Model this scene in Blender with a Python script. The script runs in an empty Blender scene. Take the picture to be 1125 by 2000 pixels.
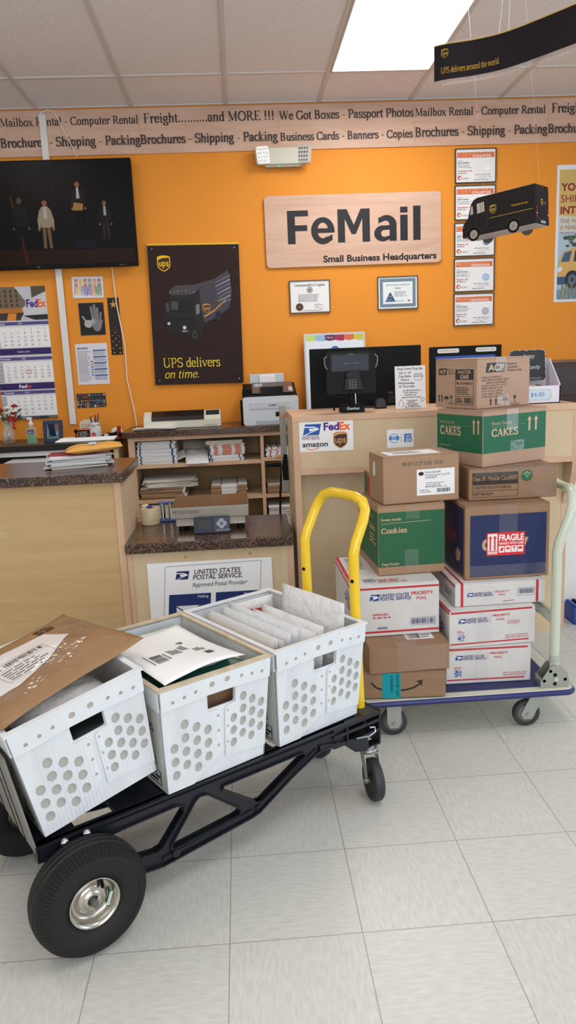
import bpy, bmesh, math, random
from mathutils import Vector, Matrix
from mathutils.geometry import tessellate_polygon
PI = math.pi
R = math.radians
scene = bpy.context.scene
C = scene.collection
random.seed(7)

# ---------------------------------------------------------------- camera
cam = bpy.data.cameras.new('camera')
cam.sensor_fit = 'VERTICAL'
cam.sensor_height = 36.0
cam.lens = 1488.65 / 2000.0 * 36.0
cam.clip_start = 0.05
cam_o = bpy.data.objects.new('camera', cam)
C.objects.link(cam_o)
_p, _y, _r = -0.201959, 0.055379, -0.042221
_F = Vector((math.sin(_y) * math.cos(_p), math.cos(_y) * math.cos(_p), math.sin(_p)))
_Rt = Vector((math.cos(_y), -math.sin(_y), 0))
_U = _Rt.cross(_F)
_R2 = math.cos(_r) * _Rt + math.sin(_r) * _U
_U2 = -math.sin(_r) * _Rt + math.cos(_r) * _U
_m = Matrix((_R2, _U2, -_F)).transposed().to_4x4()
_m.translation = (0, 0, 1.30557)
cam_o.matrix_world = _m
scene.camera = cam_o

# ---------------------------------------------------------------- light and exposure
scene.view_settings.view_transform = 'Standard'
scene.view_settings.look = 'None'
scene.view_settings.gamma = 1.0
scene.view_settings.use_curve_mapping = False
scene.view_settings.exposure = -0.23
world = bpy.data.worlds.new('daylight')
scene.world = world
world.use_nodes = True
world.node_tree.nodes['Background'].inputs[0].default_value = (0.90, 0.95, 1.0, 1)
world.node_tree.nodes['Background'].inputs[1].default_value = 0.42

def area(name, loc, rot, sx, sy, power, col):
    l = bpy.data.lights.new(name, 'AREA')
    l.shape = 'RECTANGLE'
    l.size, l.size_y, l.energy, l.color = sx, sy, power, col
    o = bpy.data.objects.new(name, l)
    o.location = loc
    o.rotation_euler = rot
    C.objects.link(o)
    return o

# storefront glazing behind the camera, brighter towards its right-hand end
area('storefront_daylight', (0.9, -2.6, 1.75), (R(90), 0, 0), 4.6, 2.1, 120, (0.94, 0.97, 1.0))
area('side_glazing_daylight', (3.5, 1.4, 1.5), (R(90), 0, R(90)), 3.0, 2.0, 46, (0.78, 0.89, 1.0))
# the other troffers of the suspended ceiling
area('troffer_lamp', (-1.5, 1.9, 2.90), (0, 0, 0), 0.58, 1.18, 17, (1.0, 0.94, 0.85))
area('troffer_lamp', (0.94, 1.0, 2.90), (0, 0, 0), 0.58, 1.18, 17, (1.0, 0.94, 0.85))
area('troffer_lamp', (0.94, 4.27, 2.895), (0, 0, 0), 0.55, 1.14, 26, (1.0, 0.95, 0.88))
area('troffer_lamp', (-1.5, 4.2, 2.90), (0, 0, 0), 0.55, 0.5, 8, (1.0, 0.94, 0.85))

# ---------------------------------------------------------------- materials
def lin(c):
    return tuple((x / 255 / 12.92) if x / 255 <= 0.04045 else ((x / 255 + 0.055) / 1.055) ** 2.4 for x in c)

_mats = {}
def mat(name, col=(128, 128, 128), rough=0.6, metal=0.0, spec=0.5, noise=0.0, nscale=(20, 20, 20), bump=0.0, bscale=60.0,
        emit=0.0, coat=0.0, bdist=0.002, trans=0.0, alpha=1.0):
    if name in _mats:
        return _mats[name]
    m = bpy.data.materials.new(name)
    m.use_nodes = True
    nt = m.node_tree
    b = nt.nodes['Principled BSDF']
    c = lin(col)
    b.inputs['Base Color'].default_value = (*c, 1)
    b.inputs['Roughness'].default_value = rough
    b.inputs['Metallic'].default_value = metal
    b.inputs['Specular IOR Level'].default_value = spec
    b.inputs['Coat Weight'].default_value = coat
    b.inputs['Coat Roughness'].default_value = 0.1
    b.inputs['Transmission Weight'].default_value = trans
    b.inputs['Alpha'].default_value = alpha
    if emit:
        b.inputs['Emission Color'].default_value = (*c, 1)
        b.inputs['Emission Strength'].default_value = emit
    if noise or bump:
        tc = nt.nodes.new('ShaderNodeTexCoord')
    if noise:
        mp = nt.nodes.new('ShaderNodeMapping')
        mp.inputs['Scale'].default_value = nscale
        nz = nt.nodes.new('ShaderNodeTexNoise')
        nz.inputs['Scale'].default_value = 1.0
        nz.inputs['Detail'].default_value = 4
        hs = nt.nodes.new('ShaderNodeHueSaturation')
        hs.inputs['Color'].default_value = (*c, 1)
        mr = nt.nodes.new('ShaderNodeMapRange')
        mr.inputs['From Min'].default_value = 0.3
        mr.inputs['From Max'].default_value = 0.7
        mr.inputs['To Min'].default_value = 1 - noise
        mr.inputs['To Max'].default_value = 1 + noise
        nt.links.new(tc.outputs['Object'], mp.inputs['Vector'])
        nt.links.new(mp.outputs[0], nz.inputs['Vector'])
        nt.links.new(nz.outputs[0], mr.inputs['Value'])
        nt.links.new(mr.outputs[0], hs.inputs['Value'])
        nt.links.new(hs.outputs[0], b.inputs['Base Color'])
    if bump:
        n2 = nt.nodes.new('ShaderNodeTexNoise')
        n2.inputs['Scale'].default_value = bscale
        n2.inputs['Detail'].default_value = 3
        bp = nt.nodes.new('ShaderNodeBump')
        bp.inputs['Strength'].default_value = bump
        bp.inputs['Distance'].default_value = bdist
        nt.links.new(tc.outputs['Object'], n2.inputs['Vector'])
        nt.links.new(n2.outputs[0], bp.inputs['Height'])
        nt.links.new(bp.outputs[0], b.inputs['Normal'])
    _mats[name] = m
    return m

def N(m, kind, **kw):
    n = m.node_tree.nodes.new(kind)
    for k, v in kw.items():
        setattr(n, k, v)
    return n

def ridges(m, axis, freq, strength=0.4, dist=0.002, sharp=False):
    """parallel flutes along an object axis, as bump"""
    nt = m.node_tree
    tc = N(m, 'ShaderNodeTexCoord')
    sx = N(m, 'ShaderNodeSeparateXYZ')
    mu = N(m, 'ShaderNodeMath', operation='MULTIPLY')
    mu.inputs[1].default_value = freq * 2 * PI
    si = N(m, 'ShaderNodeMath', operation='SINE')
    bp = N(m, 'ShaderNodeBump')
    bp.inputs['Strength'].default_value = strength
    bp.inputs['Distance'].default_value = dist
    nt.links.new(tc.outputs['Object'], sx.inputs[0])
    nt.links.new(sx.outputs[axis], mu.inputs[0])
    nt.links.new(mu.outputs[0], si.inputs[0])
    nt.links.new(si.outputs[0], bp.inputs['Height'])
    nt.links.new(bp.outputs[0], nt.nodes['Principled BSDF'].inputs['Normal'])
    return m

def grain(name, c1, c2, scale, rough=0.4, spec=0.4, lo=0.3, hi=0.7, dist=1.5):
    """wood-like grain: stretched noise between two tones"""
    if name in _mats:
        return _mats[name]
    m = mat(name, c1, rough, spec=spec)
    nt = m.node_tree
    tc = N(m, 'ShaderNodeTexCoord')
    mp = N(m, 'ShaderNodeMapping')
    mp.inputs['Scale'].default_value = scale
    nz = N(m, 'ShaderNodeTexNoise')
    nz.inputs['Scale'].default_value = 1
    nz.inputs['Detail'].default_value = 5
    nz.inputs['Distortion'].default_value = dist
    cr = N(m, 'ShaderNodeValToRGB')
    cr.color_ramp.elements[0].position = lo
    cr.color_ramp.elements[1].position = hi
    cr.color_ramp.elements[0].color = (*lin(c2), 1)
    cr.color_ramp.elements[1].color = (*lin(c1), 1)
    nt.links.new(tc.outputs['Object'], mp.inputs[0])
    nt.links.new(mp.outputs[0], nz.inputs['Vector'])
    nt.links.new(nz.outputs[0], cr.inputs[0])
    nt.links.new(cr.outputs[0], nt.nodes['Principled BSDF'].inputs['Base Color'])
    return m

def granite(name):
    m = mat(name, (60, 48, 42), 0.22, spec=0.5)
    nt = m.node_tree
    tc = N(m, 'ShaderNodeTexCoord')
    vo = N(m, 'ShaderNodeTexVoronoi')
    vo.inputs['Scale'].default_value = 230
    nz = N(m, 'ShaderNodeTexNoise')
    nz.inputs['Scale'].default_value = 110
    nz.inputs['Detail'].default_value = 4
    cr = N(m, 'ShaderNodeValToRGB')
    e = cr.color_ramp.elements
    e[0].position, e[0].color = 0.0, (*lin((30, 26, 28)), 1)
    e[1].position, e[1].color = 1.0, (*lin((160, 122, 98)), 1)
    for p, c in ((0.42, (48, 41, 40)), (0.54, (76, 60, 52)), (0.64, (112, 84, 68))):
        x = e.new(p)
        x.color = (*lin(c), 1)
    mx = N(m, 'ShaderNodeMix', data_type='FLOAT')
    mx.inputs[0].default_value = 0.45
    sp = N(m, 'ShaderNodeSeparateColor')
    nt.links.new(tc.outputs['Object'], vo.inputs['Vector'])
    nt.links.new(tc.outputs['Object'], nz.inputs['Vector'])
    nt.links.new(vo.outputs['Color'], sp.inputs[0])
    nt.links.new(nz.outputs[0], mx.inputs[2])
    nt.links.new(sp.outputs[0], mx.inputs[3])
    nt.links.new(mx.outputs[0], cr.inputs[0])
    nt.links.new(cr.outputs[0], nt.nodes['Principled BSDF'].inputs['Base Color'])
    return m

def film(name, col=(255, 255, 255), op=0.12, rough=0.08):
    """clear plastic: mostly see-through with a gloss"""
    if name in _mats:
        return _mats[name]
    m = mat(name, col, rough, spec=0.6)
    nt = m.node_tree
    b = nt.nodes['Principled BSDF']
    out = nt.nodes['Material Output']
    tr = N(m, 'ShaderNodeBsdfTransparent')
    gl = N(m, 'ShaderNodeBsdfGlossy')
    gl.inputs['Roughness'].default_value = rough
    mx = N(m, 'ShaderNodeMixShader')
    mx.inputs[0].default_value = op
    fr = N(m, 'ShaderNodeLayerWeight')
    fr.inputs['Blend'].default_value = 0.25
    fm = N(m, 'ShaderNodeMath', operation='MULTIPLY_ADD')
    fm.inputs[1].default_value = 0.28
    fm.inputs[2].default_value = 0.04
    tcc = N(m, 'ShaderNodeTexCoord')
    nz = N(m, 'ShaderNodeTexNoise')
    nz.inputs['Scale'].default_value = 38
    nz.inputs['Detail'].default_value = 2
    bp = N(m, 'ShaderNodeBump')
    bp.inputs['Strength'].default_value = 0.7
    bp.inputs['Distance'].default_value = 0.004
    nt.links.new(tcc.outputs['Object'], nz.inputs['Vector'])
    nt.links.new(nz.outputs[0], bp.inputs['Height'])
    nt.links.new(bp.outputs[0], gl.inputs['Normal'])
    m2 = N(m, 'ShaderNodeMixShader')
    nt.links.new(tr.outputs[0], mx.inputs[1])
    nt.links.new(b.outputs[0], mx.inputs[2])
    nt.links.new(fr.outputs['Facing'], fm.inputs[0])
    nt.links.new(fm.outputs[0], m2.inputs[0])
    nt.links.new(mx.outputs[0], m2.inputs[1])
    nt.links.new(gl.outputs[0], m2.inputs[2])
    nt.links.new(m2.outputs[0], out.inputs['Surface'])
    return m

_flat = {}
def ink(col, rough=0.55):
    """plain printed colour"""
    k = (tuple(col), rough)
    if k not in _flat:
        _flat[k] = mat('ink_%02x%02x%02x_%d' % (*col, int(rough * 100)), col, rough, spec=0.35)
    return _flat[k]

# ---------------------------------------------------------------- objects
def tag(o, label=None, cat=None, group=None, kind=None):
    if label: o['label'] = label
    if cat: o['category'] = cat
    if group: o['group'] = group
    if kind: o['kind'] = kind
    return o

def thing(name, label, cat, loc=(0, 0, 0), rot=(0, 0, 0), group=None):
    o = bpy.data.objects.new(name, None)
    o.empty_display_size = 0.05
    o.location = loc
    o.rotation_euler = rot
    C.objects.link(o)
    return tag(o, label, cat, group)

def copy_tree(o, parent=None):
    c = o.copy()
    C.objects.link(c)
    c.parent = parent
    for ch in list(o.children):
        copy_tree(ch, c)
    return c

class MB:
    """collects polygons and links them as one mesh object"""
    def __init__(s):
        s.v, s.f, s.m, s.sm, s.mats = [], [], [], [], []
    def mi(s, m):
        if m not in s.mats: s.mats.append(m)
        return s.mats.index(m)
    def poly(s, pts, m, smooth=False):
        b = len(s.v)
        s.v += [tuple(p) for p in pts]
        s.f.append(tuple(range(b, b + len(pts))))
        s.m.append(s.mi(m)); s.sm.append(smooth)
    def faces(s, vs, fs, m, smooth=False):
        b = len(s.v)
        s.v += [tuple(p) for p in vs]
        k = s.mi(m)
        for f in fs:
            s.f.append(tuple(b + i for i in f)); s.m.append(k); s.sm.append(smooth)
        return s
    def box(s, x0, x1, y0, y1, z0, z1, m, M=None):
        vs = [Vector((x, y, z)) for z in (z0, z1) for y in (y0, y1) for x in (x0, x1)]
        if M: vs = [M @ p for p in vs]
        return s.faces(vs, [(0, 2, 3, 1), (4, 5, 7, 6), (0, 1, 5, 4), (2, 6, 7, 3), (0, 4, 6, 2), (1, 3, 7, 5)], m)
    def prism(s, outline, m, thick, M=None, holes=(), smooth=False):
        """outline (x, y) list extruded from z=0 to z=thick, optionally with holes; M places it"""
        rings = [list(outline)] + [list(h) for h in holes]
        flat = [p for r in rings for p in r]
        tris = tessellate_polygon([[Vector((p[0], p[1], 0)) for p in r] for r in rings])
        n = len(flat)
        vs = [Vector((p[0], p[1], 0)) for p in flat] + [Vector((p[0], p[1], thick)) for p in flat]
        fs = []
        for a, b, c in tris:
            A, B, D = flat[a], flat[b], flat[c]
            if (B[0] - A[0]) * (D[1] - A[1]) - (B[1] - A[1]) * (D[0] - A[0]) < 0: a, c = c, a
            fs.append((a + n, b + n, c + n)); fs.append((c, b, a))
        o = 0
        for ri, r in enumerate(rings):
            ar = sum(r[i][0] * r[(i + 1) % len(r)][1] - r[(i + 1) % len(r)][0] * r[i][1] for i in range(len(r)))
            fl = (ar > 0) != (ri > 0)
            for i in range(len(r)):
                a, b = o + i, o + (i + 1) % len(r)
                fs.append((a, b, b + n, a + n) if fl else (b, a, a + n, b + n))
            o += len(r)
        if M: vs = [M @ p for p in vs]
        return s.faces(vs, fs, m, smooth)
    def cyl(s, p0, p1, r0, m, r1=None, n=20, cap=True):
        p0, p1 = Vector(p0), Vector(p1)
        r1 = r0 if r1 is None else r1
        d = (p1 - p0).normalized()
        a = d.orthogonal().normalized()
        b = d.cross(a)
        vs = []
        for p, r in ((p0, r0), (p1, r1)):
            vs += [p + (a * math.cos(2 * PI * i / n) + b * math.sin(2 * PI * i / n)) * r for i in range(n)]
        s.faces(vs, [(i, (i + 1) % n, n + (i + 1) % n, n + i) for i in range(n)], m, True)
        if cap:
            s.poly(vs[:n][::-1], m); s.poly(vs[n:], m)
        return s
    def tube(s, pts, r, m, n=12, cap=True, rs=None):
        pts = [Vector(p) for p in pts]
        t0 = (pts[1] - pts[0]).normalized()
        a = t0.orthogonal().normalized()
        vs = []
        for i, p in enumerate(pts):
            t = ((pts[min(i + 1, len(pts) - 1)] - p).normalized() + (p - pts[max(i - 1, 0)]).normalized()).normalized()
            a = (a - t * a.dot(t)).normalized()
            b = t.cross(a)
            rr = rs[i] if rs else r
            vs += [p + (a * math.cos(2 * PI * k / n) + b * math.sin(2 * PI * k / n)) * rr for k in range(n)]
        fs = [(i * n + k, i * n + (k + 1) % n, (i + 1) * n + (k + 1) % n, (i + 1) * n + k) for i in range(len(pts) - 1) for k in range(n)]
        s.faces(vs, fs, m, True)
        if cap:
            s.poly(vs[:n][::-1], m); s.poly(vs[-n:], m)
        return s
    def lathe(s, prof, m, M=None, n=32, smooth=True):
        """(r, z) profile turned about local z"""
        vs = [Vector((r * math.cos(2 * PI * i / n), r * math.sin(2 * PI * i / n), z)) for r, z in prof for i in range(n)]
        if M: vs = [M @ p for p in vs]
        fs = [(j * n + i, j * n + (i + 1) % n, (j + 1) * n + (i + 1) % n, (j + 1) * n + i) for j in range(len(prof) - 1) for i in range(n)]
        return s.faces(vs, fs, m, smooth)
    def ball(s, c, r, m, n=12, sz=(1, 1, 1)):
        c = Vector(c)
        prof = [(max(1e-5, r * math.sin(PI * i / n)), -r * math.cos(PI * i / n)) for i in range(n + 1)]
        M = Matrix.Translation(c) @ Matrix.Diagonal((*sz, 1))
        return s.lathe(prof, m, M, n * 2)
    def grid(s, P, m, smooth=True):
        r, c = len(P), len(P[0])
        return s.faces([p for row in P for p in row], [(i * c + j, i * c + j + 1, (i + 1) * c + j + 1, (i + 1) * c + j) for i in range(r - 1) for j in range(c - 1)], m, smooth)
    def build(s, name, parent=None, loc=None, rot=None, bevel=0.0, seg=2, auto=True, label=None, weld=False):
        me = bpy.data.meshes.new(name)
        me.from_pydata(s.v, [], s.f)
        for m in s.mats: me.materials.append(m)
        me.polygons.foreach_set('material_index', s.m)
        me.polygons.foreach_set('use_smooth', s.sm)
        if bevel or weld:
            b = bmesh.new(); b.from_mesh(me)
            bmesh.ops.remove_doubles(b, verts=b.verts, dist=1e-5)
            b.to_mesh(me); b.free()
        me.update()
        o = bpy.data.objects.new(name, me)
        C.objects.link(o)
        if parent: o.parent = parent
        if loc: o.location = loc
        if rot: o.rotation_euler = rot
        if bevel:
            md = o.modifiers.new('edge', 'BEVEL')
            md.width = bevel; md.segments = seg; md.limit_method = 'ANGLE'; md.angle_limit = R(40)
        if label: o['label'] = label
        return o

def rrect(x0, y0, x1, y1, r, n=5):
    out = []
    for cx, cy, a in ((x1 - r, y0 + r, -90), (x1 - r, y1 - r, 0), (x0 + r, y1 - r, 90), (x0 + r, y0 + r, 180)):
        for i in range(n + 1):
            t = R(a + 90 * i / n)
            out.append((cx + r * math.cos(t), cy + r * math.sin(t)))
    return out

def circ(cx, cy, rx, ry=None, n=20, t0=0):
    ry = rx if ry is None else ry
    return [(cx + rx * math.cos(t0 + 2 * PI * i / n), cy + ry * math.sin(t0 + 2 * PI * i / n)) for i in range(n)]

def frame(O, X, Y):
    X, Y = Vector(X).normalized(), Vector(Y).normalized()
    Z = X.cross(Y)
    M = Matrix((X, Y, Z)).transposed().to_4x4()
    M.translation = O
    return M

# ---------------------------------------------------------------- lettering
_tc = {}
def text_tris(body, bold, space):
    k = (body, bold, space)
    if k not in _tc:
        cu = bpy.data.curves.new('glyphs', 'FONT')
        cu.body = body
        cu.size = 1.0
        cu.offset = bold
        cu.space_character = space
        cu.resolution_u = 3
        o = bpy.data.objects.new('glyphs', cu)
        C.objects.link(o)
        bpy.context.view_layer.update()
        me = bpy.data.meshes.new_from_object(o.evaluated_get(bpy.context.evaluated_depsgraph_get()))
        vs = [(v.co.x, v.co.y) for v in me.vertices]
        fs = [tuple(p.vertices) for p in me.polygons]
        bpy.data.meshes.remove(me)
        bpy.data.objects.remove(o)
        bpy.data.curves.remove(cu)
        _tc[k] = (vs, fs)
    return _tc[k]

# a small book face: strokes of a broad pen plus serifs, hundredths of an em
_G = {
 'a': (43, 'l 31 5 31 32;a 18 31 13 13 5 175;a 17 12 13 12 70 350;l 31 4 41 1'), 'b': (48, 'l 10 2 10 66;a 23 21 16 21 -150 150;t 2 66 10 66'),
 'c': (42, 'a 23 22 17 22 45 320'), 'd': (48, 'l 37 2 37 66;a 24 21 17 21 30 330;t 29 66 37 66;t 37 1 46 1'), 'e': (43, 'a 22 22 17 22 8 325;t 6 25 37 25'),
 'f': (31, 'l 13 0 13 52;a 25 52 12 14 60 180;t 3 43 27 43;s 13 0'), 'g': (46, 'a 20 29 14 14 0 360;t 28 41 42 42;l 12 14 30 9;a 22 -9 18 11 60 420;t 9 10 13 16'),
 'h': (50, 'l 10 0 10 66;a 25 28 14 16 15 165;l 38 0 38 30;s 10 0;s 38 0;t 2 66 10 66'), 'i': (27, 'l 13 0 13 43;s 13 0;t 4 43 13 43;d 13 60'),
 'k': (49, 'l 10 0 10 66;t 14 22 35 42;l 18 24 37 1;s 10 0;s 40 0;t 28 43 42 43;t 2 66 10 66'), 'l': (27, 'l 13 0 13 66;s 13 0;t 4 66 13 66'),
 'm': (76, 'l 10 0 10 43;a 24 28 13 16 15 165;l 37 0 37 30;a 51 28 13 16 15 165;l 64 0 64 30;s 10 0;s 37 0;s 64 0;t 2 43 10 43'),
 'n': (50, 'l 10 0 10 43;a 25 28 14 16 15 165;l 38 0 38 30;s 10 0;s 38 0;t 2 43 10 43'), 'o': (47, 'a 23 22 18 22 0 360'),
 'p': (49, 'l 10 -20 10 43;a 24 22 16 21 -150 150;s 10 -20;t 2 43 10 43'), 'q': (49, 'l 38 -20 38 43;a 24 22 17 21 30 330;s 38 -20'), 'r': (35, 'l 10 0 10 43;a 24 27 13 16 50 165;s 10 0;t 2 43 10 43;d 32 38'),
 's': (37, 'a 19 33 13 11 40 250;a 18 11 14 12 -150 75;t 30 32 30 43;t 5 12 5 1'), 't': (29, 'l 12 8 12 56;a 20 9 8 9 180 300;t 3 43 26 43'), 'u': (50, 'l 11 14 11 43;a 24 15 13 15 180 340;l 38 2 38 43;t 3 43 11 43;t 30 43 38 43;t 38 1 47 1'),
 'v': (47, 'l 7 42 22 1;t 24 1 40 42;s 8 43;s 40 43'), 'w': (68, 'l 6 42 19 1;t 20 1 33 40;l 33 42 46 1;t 48 1 61 42;s 7 43;s 61 43;s 33 43'), 'x': (47, 'l 7 42 38 1;t 7 1 38 42;s 8 0;s 38 0;s 8 43;s 38 43'),
 'B': (63, 'l 14 0 14 65;a 26 49 19 16 -90 90;a 27 17 23 17 -90 90;t 4 65 28 65;t 4 0 28 0;t 14 33 28 33'), 'C': (66, 'a 35 32 29 33 40 322;t 59 47 59 65;t 60 2 60 12'),
 'F': (55, 'l 14 0 14 65;t 4 65 50 65;t 50 65 51 52;t 14 33 37 33;t 37 26 37 40;s 14 0'), 'G': (71, 'a 36 32 30 33 40 318;l 59 4 59 26;t 48 27 68 27;t 59 48 59 65'),
 'M': (88, 't 15 0 15 65;l 16 65 42 4;t 43 3 71 65;l 71 0 71 65;s 14 0;s 72 0;t 4 65 18 65;t 69 65 82 65'), 'O': (71, 'a 35 32 30 33 0 360'), 'P': (56, 'l 14 0 14 65;a 28 47 20 18 -90 90;t 4 65 29 65;t 14 29 29 29;s 14 0'),
 'R': (65, 'l 14 0 14 65;a 27 48 19 17 -90 90;t 4 65 29 65;t 14 31 29 31;l 30 31 55 1;s 14 0;s 58 0'), 'S': (54, 'a 27 49 19 16 40 255;a 26 17 21 17 -150 80;t 44 48 44 65;t 6 17 6 0'),
 'U': (71, 'l 15 20 15 65;a 36 20 22 20 180 360;t 57 20 57 65;s 15 65;s 57 65'), 'W': (92, 'l 10 64 28 2;t 29 2 46 60;l 46 64 64 2;t 65 2 82 64;s 10 65;s 46 65;s 82 65'), 'E': (59, 'l 14 0 14 65;t 4 65 51 65;t 51 65 52 51;t 4 0 52 0;t 52 0 54 15;t 14 33 38 33;t 38 26 38 40'),
 'A': (70, 't 10 1 34 65;l 34 65 60 1;t 18 22 49 22;s 10 0;s 60 0'), 'K': (70, 'l 14 0 14 65;t 17 29 56 64;l 26 37 58 1;s 14 0;s 61 0;s 14 65;s 57 65'), 'V': (70, 'l 10 64 34 2;t 36 2 60 64;s 10 65;s 60 65'), '-': (32, 't 5 24 27 24'), '.': (24, 'd 11 5'), '!': (30, 'l 14 20 14 65;d 14 5'), ' ': (24, ''),
}
def hull(ps):
    ps = sorted(set(ps))
    def half(q):
        o = []
        for p in q:
            while len(o) > 1 and (o[-1][0] - o[-2][0]) * (p[1] - o[-2][1]) - (o[-1][1] - o[-2][1]) * (p[0] - o[-2][0]) <= 0: o.pop()
            o.append(p)
        return o[:-1]
    return half(ps) + half(ps[::-1])

def serif_polys(body, a=4.6, b=1.9, sl=8.0):
    out, x = [], 0.0
    def seg(p, q, w, h):
        c = [(p[0] + i * w, p[1] + j * h) for i in (-1, 1) for j in (-1, 1)] + [(q[0] + i * w, q[1] + j * h) for i in (-1, 1) for j in (-1, 1)]
        out.append(hull([(round(u, 2), round(v, 2)) for u, v in c]))
    for ch in body:
        w, d = _G.get(ch, _G['-'])
        for st in d.split(';'):
            if not st: continue
            k, *n = st.split()
            n = [float(t) for t in n]
            if k == 'l': seg((x + n[0], n[1]), (x + n[2], n[3]), a, b * .4)
            elif k == 't': seg((x + n[0], n[1] + (b if n[1] == n[3] == 0 else 0)), (x + n[2], n[3] + (b if n[1] == n[3] == 0 else 0)), b * .8, b)
            elif k == 's': seg((x + n[0] - sl, n[1]), (x + n[0] + sl, n[1]), 0.5, b)
            elif k == 'd': out.append([(x + p, q) for p, q in circ(n[0], n[1], a * 1.15, n=8)])
            elif k == 'a':
                cx, cy, rx, ry, t0, t1 = n
                m = max(4, int(abs(t1 - t0) / 22))
                ps = [(x + cx + rx * math.cos(R(t0 + (t1 - t0) * i / m)), cy + ry * math.sin(R(t0 + (t1 - t0) * i / m))) for i in range(m + 1)]
                for p, q in zip(ps, ps[1:]): seg(p, q, a * .92, b)
        x += w + (a - 4.6) * 1.2
    return out

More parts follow.
